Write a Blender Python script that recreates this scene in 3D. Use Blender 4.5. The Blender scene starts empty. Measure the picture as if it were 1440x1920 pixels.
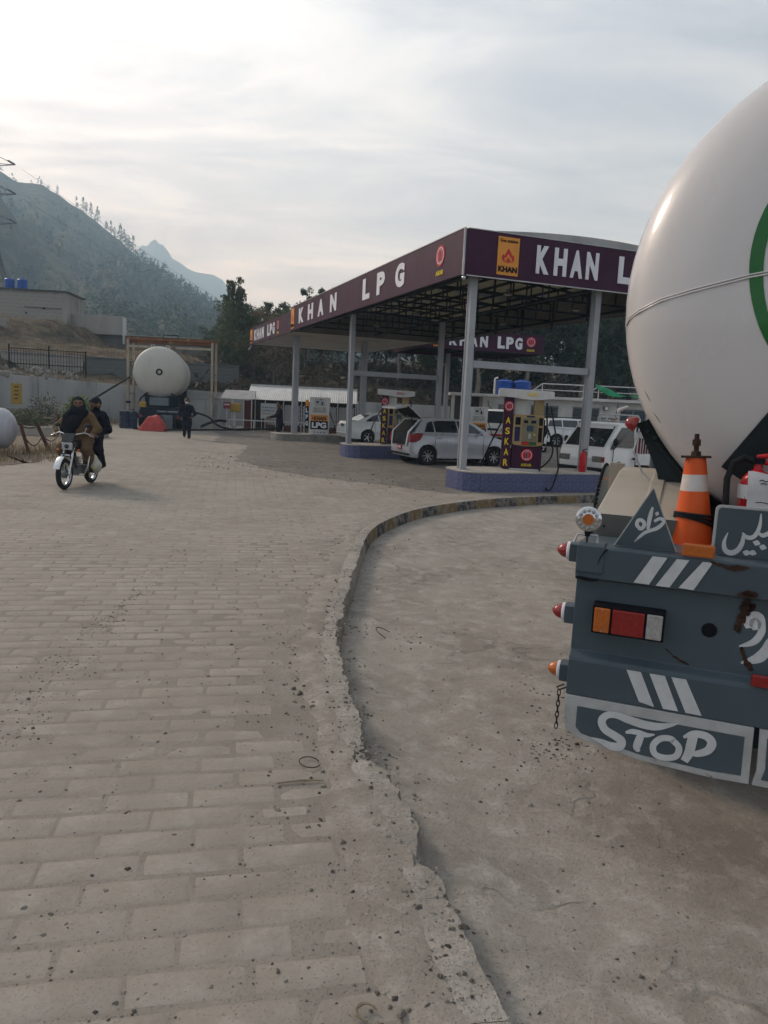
import bpy, bmesh, math, random
import numpy as np
from mathutils import Vector, Matrix

R = math.radians
scene = bpy.context.scene
col = scene.collection
rnd = random.Random(7)

# ------------------------------------------------------------------ camera
CAM_H, PITCH, ROLL = 1.9, 8.34, 2.69
p_, r_ = R(PITCH), R(ROLL)
fw = Vector((0, math.cos(p_), -math.sin(p_)))
up0 = Vector((0, math.sin(p_), math.cos(p_)))
ri = Vector((math.cos(r_), 0, 0)) + up0 * math.sin(r_)
up = Vector((-math.sin(r_), 0, 0)) + up0 * math.cos(r_)
cam_data = bpy.data.cameras.new('camera')
cam = bpy.data.objects.new('camera', cam_data)
col.objects.link(cam)
m3 = Matrix((ri, up, -fw)).transposed()
cam.matrix_world = Matrix.Translation((0, 0, CAM_H)) @ m3.to_4x4()
cam_data.sensor_fit = 'HORIZONTAL'
cam_data.sensor_width = 36
cam_data.lens = 1385 / 1440 * 36
cam_data.clip_start = 0.05
cam_data.clip_end = 9000
scene.camera = cam

# ------------------------------------------------------------------ sky, sun, exposure
SUN_EL, SUN_AZ = 31.0, -46.0      # azimuth from +Y, negative to the left
sun_dir = Vector((math.sin(R(SUN_AZ)) * math.cos(R(SUN_EL)), math.cos(R(SUN_AZ)) * math.cos(R(SUN_EL)), math.sin(R(SUN_EL))))
world = bpy.data.worlds.new('World')
scene.world = world
world.use_nodes = True
wt = world.node_tree
wt.nodes.clear()


def nd(t, ty, **kw):
    n = t.nodes.new(ty)
    for k, v in kw.items():
        if k.startswith('i_'):
            n.inputs[k[2:].replace('_', ' ')].default_value = v
        else:
            setattr(n, k, v)
    return n


def lk(t, a, b):
    t.links.new(a, b)


def vmath(t, op, a, b):
    n = t.nodes.new('ShaderNodeMath')
    n.operation = op
    for i, v in enumerate((a, b)):
        if v is None:
            continue
        if isinstance(v, (int, float)):
            n.inputs[i].default_value = v
        else:
            lk(t, v, n.inputs[i])
    return n.outputs[0]


def ramp(t, fac, stops):
    n = t.nodes.new('ShaderNodeValToRGB')
    e = n.color_ramp.elements
    while len(e) < len(stops):
        e.new(0.5)
    for k, (pos, c) in enumerate(stops):
        e[k].position = pos
        e[k].color = (c[0], c[1], c[2], 1) if isinstance(c, (tuple, list)) else (c, c, c, 1)
    lk(t, fac, n.inputs[0])
    return n.outputs[0]


def mixc(t, fac, a, b, blend='MIX'):
    n = t.nodes.new('ShaderNodeMix')
    n.data_type = 'RGBA'
    n.blend_type = blend
    n.clamp_factor = True
    for s, v in ((n.inputs[0], fac), (n.inputs[6], a), (n.inputs[7], b)):
        if isinstance(v, (int, float)):
            s.default_value = v
        elif isinstance(v, (tuple, list)):
            s.default_value = (v[0], v[1], v[2], 1)
        else:
            lk(t, v, s)
    return n.outputs[2]


sky = nd(wt, 'ShaderNodeTexSky', sky_type='NISHITA', sun_disc=False)
sky.sun_elevation = R(SUN_EL)
sky.sun_rotation = R(SUN_AZ)
sky.air_density, sky.dust_density, sky.ozone_density = 1.2, 4.0, 1.0
tc = nd(wt, 'ShaderNodeTexCoord')
sep = nd(wt, 'ShaderNodeSeparateXYZ')
lk(wt, tc.outputs['Generated'], sep.inputs[0])
# project the view direction on a flat cloud deck so the streaks flatten towards the horizon
den = vmath(wt, 'ADD', vmath(wt, 'MAXIMUM', sep.outputs[2], 0.0), 0.16)
cmb = nd(wt, 'ShaderNodeCombineXYZ')
lk(wt, vmath(wt, 'DIVIDE', sep.outputs[0], den), cmb.inputs[0])
lk(wt, vmath(wt, 'DIVIDE', sep.outputs[1], den), cmb.inputs[1])
mp = nd(wt, 'ShaderNodeMapping')
mp.inputs['Rotation'].default_value = (0, 0, R(24))
mp.inputs['Scale'].default_value = (0.55, 1.25, 1)
lk(wt, cmb.outputs[0], mp.inputs[0])
n1 = nd(wt, 'ShaderNodeTexNoise', i_Scale=1.9, i_Detail=5.0, i_Roughness=0.58, i_Distortion=0.5)
lk(wt, mp.outputs[0], n1.inputs[0])
n2 = nd(wt, 'ShaderNodeTexNoise', i_Scale=0.55, i_Detail=1.0, i_Roughness=0.5)
lk(wt, mp.outputs[0], n2.inputs[0])
cl = vmath(wt, 'ADD', vmath(wt, 'MULTIPLY', n1.outputs[0], 0.62), vmath(wt, 'MULTIPLY', n2.outputs[0], 0.38))
tint = ramp(wt, cl, [(0.38, (0.64, 0.675, 0.74)), (0.49, (0.92, 0.935, 0.96)), (0.58, (1.26, 1.24, 1.19))])
# aureole of the veiled sun, with broken cloud edges
dotn = nd(wt, 'ShaderNodeVectorMath', operation='DOT_PRODUCT')
nrm = nd(wt, 'ShaderNodeVectorMath', operation='NORMALIZE')
lk(wt, tc.outputs['Generated'], nrm.inputs[0])
lk(wt, nrm.outputs[0], dotn.inputs[0])
dotn.inputs[1].default_value = sun_dir
dd = vmath(wt, 'MAXIMUM', dotn.outputs['Value'], 0.0)
wide = vmath(wt, 'POWER', dd, 2.0)
tight = vmath(wt, 'POWER', dd, 18.0)
brk = ramp(wt, cl, [(0.42, 0.0), (0.58, 1.0)])
glow = vmath(wt, 'ADD', vmath(wt, 'ADD', vmath(wt, 'MULTIPLY', wide, 3.5), 2.9), vmath(wt, 'MULTIPLY', vmath(wt, 'MULTIPLY', tight, 9.0), brk))
# hazy air thickens and whitens towards the horizon all round
hz_up = vmath(wt, 'POWER', vmath(wt, 'SUBTRACT', 1.0, vmath(wt, 'MAXIMUM', sep.outputs[2], 0.0)), 5.0)
glow = vmath(wt, 'MULTIPLY', glow, vmath(wt, 'ADD', 1.0, vmath(wt, 'MULTIPLY', hz_up, 0.7)))
gcol = mixc(wt, 1.0, glow, (0.87, 0.945, 1.04), 'MULTIPLY')
lay = mixc(wt, 1.0, tint, gcol, 'MULTIPLY')
tot = mixc(wt, 0.92, sky.outputs[0], lay)
bg = nd(wt, 'ShaderNodeBackground', i_Strength=0.15)
lk(wt, tot, bg.inputs[0])
wo = nd(wt, 'ShaderNodeOutputWorld')
lk(wt, bg.outputs[0], wo.inputs[0])

sun_data = bpy.data.lights.new('sun', 'SUN')
sun_data.energy = 1.5
sun_data.angle = R(10)
sun_data.color = (1.0, 0.93, 0.82)
sun = bpy.data.objects.new('sun', sun_data)
col.objects.link(sun)
sun.rotation_euler = (-sun_dir).to_track_quat('-Z', 'Y').to_euler()

scene.view_settings.view_transform = 'Standard'
scene.view_settings.look = 'None'
scene.view_settings.gamma = 1
scene.view_settings.use_curve_mapping = False
scene.view_settings.exposure = 0.28
scene.cycles.max_bounces = 4
scene.cycles.diffuse_bounces = 2
scene.cycles.glossy_bounces = 2
scene.cycles.transmission_bounces = 3
scene.cycles.use_adaptive_sampling = True
scene.cycles.adaptive_threshold = 0.02
world.cycles.sampling_method = 'MANUAL'
world.cycles.sample_map_resolution = 512
scene.cycles.volume_bounces = 2

# ------------------------------------------------------------------ materials
MATS = {}


def M(name, c1, c2=None, scale=4.0, rough=0.6, bump=0.0, bscale=None, metal=0.0, c3=None, s3=None, t3=(0.58, 0.68), coat=0.0, stretch=None, detail=5.0, lo=0.35, hi=0.65, spec=None, trans=0.0, co='Object'):
    """one procedural material: two colours mixed by noise, a third in patches, fine bump"""
    if name in MATS:
        return MATS[name]
    m = bpy.data.materials.new(name)
    m.use_nodes = True
    t = m.node_tree
    b = t.nodes['Principled BSDF']
    b.inputs['Roughness'].default_value = rough
    b.inputs['Metallic'].default_value = metal
    b.inputs['Specular IOR Level'].default_value = spec if spec is not None else (0.06 if max(c1) < 0.06 and rough > 0.4 else 0.28)
    b.inputs['Coat Weight'].default_value = coat
    b.inputs['Transmission Weight'].default_value = trans
    tcn = nd(t, 'ShaderNodeTexCoord')
    vec = tcn.outputs[co]
    if co == 'World':
        vec = tcn.outputs['Object']
    if stretch:
        mpn = nd(t, 'ShaderNodeMapping')
        mpn.inputs['Scale'].default_value = stretch
        lk(t, vec, mpn.inputs[0])
        vec = mpn.outputs[0]
    if c2 is None:
        c2 = tuple(v * 0.82 for v in c1)
    n = nd(t, 'ShaderNodeTexNoise', i_Scale=scale, i_Detail=detail, i_Roughness=0.6)
    lk(t, vec, n.inputs[0])
    c = mixc(t, ramp(t, n.outputs[0], [(lo, 0.0), (hi, 1.0)]), c1, c2)
    if c3:
        q = nd(t, 'ShaderNodeTexNoise', i_Scale=s3 or scale * 0.6, i_Detail=7.0, i_Roughness=0.7)
        lk(t, vec, q.inputs[0])
        c = mixc(t, ramp(t, q.outputs[0], [(t3[0], 0.0), (t3[1], 1.0)]), c, c3)
    lk(t, c, b.inputs['Base Color'])
    rr = ramp(t, n.outputs[0], [(0.3, max(0.02, rough - 0.08)), (0.7, min(1, rough + 0.08))])
    lk(t, rr, b.inputs['Roughness'])
    if bump:
        g = nd(t, 'ShaderNodeTexNoise', i_Scale=bscale or scale * 6, i_Detail=4.0, i_Roughness=0.65)
        lk(t, vec, g.inputs[0])
        bn = nd(t, 'ShaderNodeBump', i_Strength=1.0, i_Distance=bump)
        lk(t, g.outputs[0], bn.inputs['Height'])
        lk(t, bn.outputs[0], b.inputs['Normal'])
    MATS[name] = m
    return m


# ------------------------------------------------------------------ mesh builder
class MB:
    def __init__(s):
        s.v, s.f, s.m, s.mi = [], [], [], 0

    def add(s, vs, fs):
        n = len(s.v)
        s.v += [tuple(v) for v in vs]
        s.f += [[n + i for i in f] for f in fs]
        s.m += [s.mi] * len(fs)
        return s

    def mat(s, i):
        s.mi = i
        return s

    def box(s, x0, x1, y0, y1, z0, z1, Mx=None):
        vs = [(x, y, z) for z in (z0, z1) for y in (y0, y1) for x in (x0, x1)]
        if Mx is not None:
            vs = [Mx @ Vector(v) for v in vs]
        return s.add(vs, [(0, 2, 3, 1), (4, 5, 7, 6), (0, 1, 5, 4), (2, 6, 7, 3), (0, 4, 6, 2), (1, 3, 7, 5)])

    def bar(s, p0, p1, w, h=None, upv=(0, 0, 1)):
        """a rectangular bar from p0 to p1"""
        h = w if h is None else h
        a, b = Vector(p0), Vector(p1)
        d = (b - a).normalized()
        u = Vector(upv)
        if abs(d.dot(u)) > 0.98:
            u = Vector((0, 1, 0))
        x = d.cross(u).normalized()
        y = x.cross(d).normalized()
        vs = []
        for q in (a, b):
            for sx, sy in ((-1, -1), (1, -1), (1, 1), (-1, 1)):
                vs.append(q + x * sx * w / 2 + y * sy * h / 2)
        return s.add(vs, [(3, 2, 1, 0), (4, 5, 6, 7), (0, 1, 5, 4), (1, 2, 6, 5), (2, 3, 7, 6), (3, 0, 4, 7)])

    def cyl(s, p0, p1, r0, r1=None, n=12, caps=True):
        r1 = r0 if r1 is None else r1
        return s.tube([p0, p1], [r0, r1], n, caps)

    def tube(s, pts, r, n=6, caps=True, closed=False):
        pts = [Vector(q) for q in pts]
        k = len(pts)
        rs = r if isinstance(r, (list, tuple)) else [r] * k
        vs, fs = [], []
        x = None
        for i, q in enumerate(pts):
            if closed:
                d = (pts[(i + 1) % k] - pts[i - 1])
            else:
                d = (pts[min(i + 1, k - 1)] - pts[max(i - 1, 0)])
            d = d.normalized() if d.length > 1e-9 else Vector((0, 0, 1))
            if x is None:
                u = Vector((0, 0, 1)) if abs(d.z) < 0.9 else Vector((1, 0, 0))
                x = d.cross(u).normalized()
            else:
                x = (x - d * x.dot(d))
                x = x.normalized() if x.length > 1e-6 else d.orthogonal().normalized()
            y = d.cross(x)
            for j in range(n):
                a = 2 * math.pi * j / n
                vs.append(q + (x * math.cos(a) + y * math.sin(a)) * rs[i])
        m = k if closed else k - 1
        for i in range(m):
            for j in range(n):
                a, b = i * n + j, i * n + (j + 1) % n
                c, e = ((i + 1) % k) * n + (j + 1) % n, ((i + 1) % k) * n + j
                fs.append((a, b, c, e))
        if caps and not closed:
            fs.append(tuple(range(n - 1, -1, -1)))
            fs.append(tuple((k - 1) * n + j for j in range(n)))
        return s.add(vs, fs)

    def lathe(s, prof, n=24, Mx=None):
        """prof: (r, z) pairs turned about the z axis"""
        Mx = Mx or Matrix()
        vs, fs, rings = [], [], []
        for r, z in prof:
            if r < 1e-6:
                rings.append([len(vs)])
                vs.append(Mx @ Vector((0, 0, z)))
            else:
                rings.append(list(range(len(vs), len(vs) + n)))
                for j in range(n):
                    a = 2 * math.pi * j / n
                    vs.append(Mx @ Vector((r * math.cos(a), r * math.sin(a), z)))
        for A, B in zip(rings, rings[1:]):
            for j in range(n):
                k = (j + 1) % n
                if len(A) == 1 and len(B) == 1:
                    continue
                if len(A) == 1:
                    fs.append((A[0], B[j], B[k]))
                elif len(B) == 1:
                    fs.append((A[j], B[0], A[k]))
                else:
                    fs.append((A[j], B[j], B[k], A[k]))
        return s.add(vs, fs)

    def prism(s, poly, d0, d1, Mx=None, scale1=None):
        """polygon in local xy, pulled from z = d0 to z = d1"""
        Mx = Mx or Matrix()
        n = len(poly)
        if scale1:
            cx = sum(q[0] for q in poly) / n
            cy = sum(q[1] for q in poly) / n
            top = [(cx + (q[0] - cx) * scale1, cy + (q[1] - cy) * scale1) for q in poly]
        else:
            top = poly
        vs = [Mx @ Vector((x, y, d0)) for x, y in poly] + [Mx @ Vector((x, y, d1)) for x, y in top]
        fs = [tuple(range(n - 1, -1, -1)), tuple(range(n, 2 * n))]
        fs += [(i, (i + 1) % n, n + (i + 1) % n, n + i) for i in range(n)]
        return s.add(vs, fs)

    def sph(s, c, rx, ry=None, rz=None, nu=14, nv=8, Mx=None):
        ry = rx if ry is None else ry
        rz = rx if rz is None else rz
        Mx = Mx or Matrix()
        c = Vector(c)
        vs, fs = [], []
        for i in range(1, nv):
            a = math.pi * i / nv
            for j in range(nu):
                b = 2 * math.pi * j / nu
                vs.append(Mx @ (c + Vector((rx * math.sin(a) * math.cos(b), ry * math.sin(a) * math.sin(b), rz * math.cos(a)))))
        t, u = len(vs), len(vs) + 1
        vs += [Mx @ (c + Vector((0, 0, rz))), Mx @ (c - Vector((0, 0, rz)))]
        for i in range(nv - 2):
            for j in range(nu):
                k = (j + 1) % nu
                fs.append((i * nu + j, (i + 1) * nu + j, (i + 1) * nu + k, i * nu + k))
        for j in range(nu):
            k = (j + 1) % nu
            fs.append((t, j, k))
            fs.append((u, (nv - 2) * nu + k, (nv - 2) * nu + j))
        return s.add(vs, fs)

    def loft(s, rings, closed=True, cap=True):
        n = len(rings[0])
        vs = [v for r in rings for v in r]
        fs = []
        for i in range(len(rings) - 1):
            for j in range(n if closed else n - 1):
                k = (j + 1) % n
                fs.append((i * n + j, i * n + k, (i + 1) * n + k, (i + 1) * n + j))
        if cap:
            fs.append(tuple(range(n - 1, -1, -1)))
            fs.append(tuple((len(rings) - 1) * n + j for j in range(n)))
        return s.add(vs, fs)

    def mesh(s, name, mats, smooth=0, fix=True):
        me = bpy.data.meshes.new(name)
        me.from_pydata([tuple(v) for v in s.v], [], s.f)
        for m in (mats if isinstance(mats, (list, tuple)) else [mats]):
            me.materials.append(m)
        if any(s.m):
            me.polygons.foreach_set('material_index', s.m)
        if fix:
            bm = bmesh.new()
            bm.from_mesh(me)
            bmesh.ops.recalc_face_normals(bm, faces=bm.faces)
            bm.to_mesh(me)
            bm.free()
        if smooth:
            me.polygons.foreach_set('use_smooth', [True] * len(me.polygons))
            me.set_sharp_from_angle(angle=R(smooth))
        me.update()
        return me

    def build(s, name, mats, parent=None, smooth=0, loc=None, rot=None, bevel=0.0, seg=2, fix=True):
        return link(name, s.mesh(name, mats, smooth, fix), parent, loc, rot, bevel, seg)


def link(name, me, parent=None, loc=None, rot=None, bevel=0.0, seg=2):
    o = bpy.data.objects.new(name, me)
    col.objects.link(o)
    if parent is not None:
        o.parent = parent
    if loc is not None:
        o.location = loc
    if rot is not None:
        o.rotation_euler = rot
    if bevel:
        b = o.modifiers.new('bevel', 'BEVEL')
        b.width = bevel
        b.segments = seg
        b.limit_method = 'ANGLE'
        b.angle_limit = R(35)
        b.harden_normals = False
    return o


def tag(o, label, cat, group=None, kind=None):
    if label:
        o['label'] = label
    if cat:
        o['category'] = cat
    if group:
        o['group'] = group
    if kind:
        o['kind'] = kind
    return o


def thing(name, label, cat, loc=(0, 0, 0), rz=0.0, group=None):
    o = bpy.data.objects.new(name, None)
    col.objects.link(o)
    o.location = loc
    o.rotation_euler = (0, 0, rz)
    o.empty_display_size = 0.3
    return tag(o, label, cat, group)


def copy_tree(o, parent=None):
    c = o.copy()
    col.objects.link(c)
    c.parent = parent
    for ch in list(o.children):
        copy_tree(ch, c)
    return c


RX90 = Matrix.Rotation(R(90), 4, 'X')     # local xy plane -> xz plane, facing -y


def face_mat(loc, rz=0.0):
    return Matrix.Translation(loc) @ Matrix.Rotation(rz, 4, 'Z') @ RX90


# lettering: meshes made from Blender's built-in font before the scene fills up
def text_mesh(txt, size=1.0, sx=1.0, bold=0.0, depth=0.004, spacing=1.0):
    cu = bpy.data.curves.new('lettering', 'FONT')
    cu.body = txt
    cu.size = size
    cu.extrude = depth
    cu.offset = bold
    cu.space_character = spacing
    cu.align_x, cu.align_y = 'CENTER', 'CENTER'
    cu.resolution_u = 4
    ob = bpy.data.objects.new('lettering', cu)
    col.objects.link(ob)
    dg = bpy.context.evaluated_depsgraph_get()
    dg.update()
    me = bpy.data.meshes.new_from_object(ob.evaluated_get(dg))
    bpy.data.objects.remove(ob)
    bpy.data.curves.remove(cu)
    vs = [v.co.copy() for v in me.vertices]
    x0, x1 = min(v.x for v in vs), max(v.x for v in vs)
    y0, y1 = min(v.y for v in vs), max(v.y for v in vs)
    for v in me.vertices:
        v.co.x = (v.co.x - (x0 + x1) / 2) * sx
        v.co.y -= (y0 + y1) / 2
    me['w'] = (x1 - x0) * sx
    me['h'] = y1 - y0
    return me


def fit_text(me, w, h):
    """a copy scaled to the given width and height"""
    m = me.copy()
    a, b = w / me['w'], h / me['h']
    for v in m.vertices:
        v.co.x *= a
        v.co.y *= b
    return m


def put_text(me, name, mat, parent, loc, rot, w=None, h=None):
    m = fit_text(me, w, h) if w else me.copy()
    m.materials.clear()
    m.materials.append(mat)
    return link(name, m, parent, loc, rot)


TXT = {k: text_mesh(k, 1.0, 1.0, b, 0.006) for k, b in {
    'K': .055, 'H': .055, 'A': .055, 'N': .055, 'L': .055, 'P': .055, 'G': .055, 'S': .05, 'R': .05,
    'KHAN': .04, 'LPG': .05, 'ASKAR': .015, '1': .05, 'PETROL': .02, 'Gas station': .0, 'LPG CNG': .02,
    'Double Supports': .02, 'and Safety Eyes': .02, 'SUPER': .02, 'RL 8880': .02, '9115': .02, 'DANGER': .03}.items()}


TXS = {k: text_mesh(k, 1.0, 1.0, .02, 0.006) for k in 'ASKR'}


# brush lettering: polylines with a width at each point, laid in local xy
def brush(mb, pts, ws, Mx, d=0.003, z0=0.0):
    P_ = []
    # smooth with Catmull-Rom
    q = [Vector((a, b, w)) for (a, b), w in zip(pts, ws)]
    q = [q[0]] + q + [q[-1]]
    for i in range(1, len(q) - 2):
        for k in range(5):
            t = k / 5
            a, b, c, e = q[i - 1], q[i], q[i + 1], q[i + 2]
            P_.append(0.5 * ((2 * b) + (c - a) * t + (2 * a - 5 * b + 4 * c - e) * t * t + (3 * b - a - 3 * c + e) * t ** 3))
    P_.append(q[-2])
    rings = []
    for i, v in enumerate(P_):
        a, b = P_[max(i - 1, 0)], P_[min(i + 1, len(P_) - 1)]
        dx, dy = b.x - a.x, b.y - a.y
        l = math.hypot(dx, dy) or 1
        nx, ny = -dy / l * v.z / 2, dx / l * v.z / 2
        rings.append([Mx @ Vector((v.x + nx, v.y + ny, z0)), Mx @ Vector((v.x - nx, v.y - ny, z0)), Mx @ Vector((v.x - nx, v.y - ny, z0 + d)), Mx @ Vector((v.x + nx, v.y + ny, z0 + d))])
    return mb.loft(rings)


# blended round bodies (people, cloth): surface of softly joined tapered capsules
def blend_mesh(name, prims, mats, res=0.018, k=0.02, smooth=180, jitter=0.0, folds=0.0):
    """prims: (a, b, ra, rb, material index[, (sx, sy, sz)])"""
    lo = np.full(3, 1e9)
    hi = -lo
    for q in prims:
        for pt, r in ((q[0], q[2]), (q[1], q[3])):
            lo = np.minimum(lo, np.array(pt) - r * 1.5 - 4 * res)
            hi = np.maximum(hi, np.array(pt) + r * 1.5 + 4 * res)
    n = np.ceil((hi - lo) / res).astype(int) + 1
    ax = [lo[i] + np.arange(n[i]) * res for i in range(3)]
    X, Y, Z = np.meshgrid(*ax, indexing='ij')
    acc = np.zeros(X.shape)
    best = np.full(X.shape, 1e9)
    ids = np.zeros(X.shape, int)
    for q in prims:
        a, b, ra, rb, mi = q[:5]
        sc = np.array(q[5]) if len(q) > 5 else np.ones(3)
        a, b = np.array(a, float), np.array(b, float)
        mrg = max(ra, rb) * 1.6 + 6 * k + 2 * res
        i0 = np.maximum(((np.minimum(a, b) - mrg - lo) / res).astype(int), 0)
        i1 = np.minimum(((np.maximum(a, b) + mrg - lo) / res).astype(int) + 2, n)
        sl = tuple(slice(i0[j], i1[j]) for j in range(3))
        c = (a + b) / 2
        px, py, pz = [((W[sl] - c[j]) * sc[j]) for j, W in enumerate((X, Y, Z))]
        A, B = (a - c) * sc, (b - c) * sc
        ab = B - A
        L2 = max(ab @ ab, 1e-12)
        t = np.clip(((px - A[0]) * ab[0] + (py - A[1]) * ab[1] + (pz - A[2]) * ab[2]) / L2, 0, 1)
        d = np.sqrt((px - A[0] - t * ab[0]) ** 2 + (py - A[1] - t * ab[1]) ** 2 + (pz - A[2] - t * ab[2]) ** 2) - (ra + (rb - ra) * t)
        acc[sl] += np.exp(np.clip(-d / k, -40, 40))
        w = d < best[sl]
        ids[sl] = np.where(w, mi, ids[sl])
        best[sl] = np.minimum(best[sl], d)
    D = -k * np.log(np.maximum(acc, 1e-17))
    if folds:       # soft creases of loose cloth
        D = D + folds * (np.sin(26 * X + 9 * np.sin(6 * Z + 4 * Y)) * np.sin(21 * Y - 14 * Z) + 0.7 * np.sin(38 * Z + 11 * np.sin(9 * X + 5 * Y))) * (ids > 0)
    ins = D < 0
    nx, ny, nz = n
    cs = sum(ins[i:nx - 1 + i, j:ny - 1 + j, l:nz - 1 + l].astype(int) for i in (0, 1) for j in (0, 1) for l in (0, 1))
    act = (cs > 0) & (cs < 8)
    ci = np.argwhere(act)
    idx = -np.ones(act.shape, int)
    idx[act] = np.arange(len(ci))
    pos = np.zeros((len(ci), 3))
    cnt = np.zeros(len(ci))
    corners = [(i, j, l) for i in (0, 1) for j in (0, 1) for l in (0, 1)]
    for c0 in corners:
        for axis in range(3):
            if c0[axis]:
                continue
            c1 = list(c0)
            c1[axis] = 1
            d0 = D[ci[:, 0] + c0[0], ci[:, 1] + c0[1], ci[:, 2] + c0[2]]
            d1 = D[ci[:, 0] + c1[0], ci[:, 1] + c1[1], ci[:, 2] + c1[2]]
            x = (d0 < 0) != (d1 < 0)
            t = np.where(x, d0 / np.where(x, d0 - d1, 1), 0)
            o = np.array(c0, float)[None, :].repeat(len(ci), 0)
            o[:, axis] += t
            pos[x] += o[x]
            cnt[x] += 1
    V = lo + (ci + pos / cnt[:, None]) * res
    faces, fm = [], []
    for axis in range(3):
        u, w = (axis + 1) % 3, (axis + 2) % 3
        s0 = [slice(1, -1)] * 3
        s1 = list(s0)
        s0[axis], s1[axis] = slice(0, -1), slice(1, None)
        x = np.argwhere(ins[tuple(s0)] != ins[tuple(s1)])
        off = np.array([1, 1, 1])
        off[axis] = 0
        x = x + off
        fl = ins[x[:, 0], x[:, 1], x[:, 2]]
        eu, ew = np.zeros(3, int), np.zeros(3, int)
        eu[u], ew[w] = 1, 1
        q = [x - eu - ew, x - ew, x, x - eu]
        quad = np.stack([idx[a[:, 0], a[:, 1], a[:, 2]] for a in q], 1)
        quad[~fl] = quad[~fl][:, ::-1]
        faces.append(quad)
        fm.append(ids[x[:, 0], x[:, 1], x[:, 2]])
    F = np.concatenate(faces)
    FM = np.concatenate(fm)
    ok = (F >= 0).all(1)
    F, FM = F[ok], FM[ok]
    if jitter:
        V = V + np.random.default_rng(3).normal(0, jitter, V.shape)
    me = bpy.data.meshes.new(name)
    me.from_pydata(V.tolist(), [], F.tolist())
    for m in mats:
        me.materials.append(m)
    me.polygons.foreach_set('material_index', FM.tolist())
    me.polygons.foreach_set('use_smooth', [True] * len(F))
    me.update()
    return me


# the forecourt's own axes: x to the right along the front of the canopy, y into depth
SA = R(20.5)
SC, SS = math.cos(SA), math.sin(SA)


def S(x, y, z=0.0):
    return Vector((1.54 + x * SC - y * SS, 16.86 + x * SS + y * SC, z))


def smoothstep(a, b, x):
    t = max(0.0, min(1.0, (x - a) / (b - a)))
    return t * t * (3 - 2 * t)


def vnoise(x, y, s=0):
    """cheap smooth value noise"""
    def h(i, j):
        n = math.sin(i * 127.1 + j * 311.7 + s * 74.7) * 43758.5453
        return n - math.floor(n)
    i, j = math.floor(x), math.floor(y)
    u, v = x - i, y - j
    u, v = u * u * (3 - 2 * u), v * v * (3 - 2 * v)
    return (h(i, j) * (1 - u) + h(i + 1, j) * u) * (1 - v) + (h(i, j + 1) * (1 - u) + h(i + 1, j + 1) * u) * v


def fbm(x, y, s=0, o=4):
    a, f, t = 0.5, 1.0, 0.0
    for i in range(o):
        t += a * vnoise(x * f, y * f, s + i)
        a *= 0.5
        f *= 2.03
    return t
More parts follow.
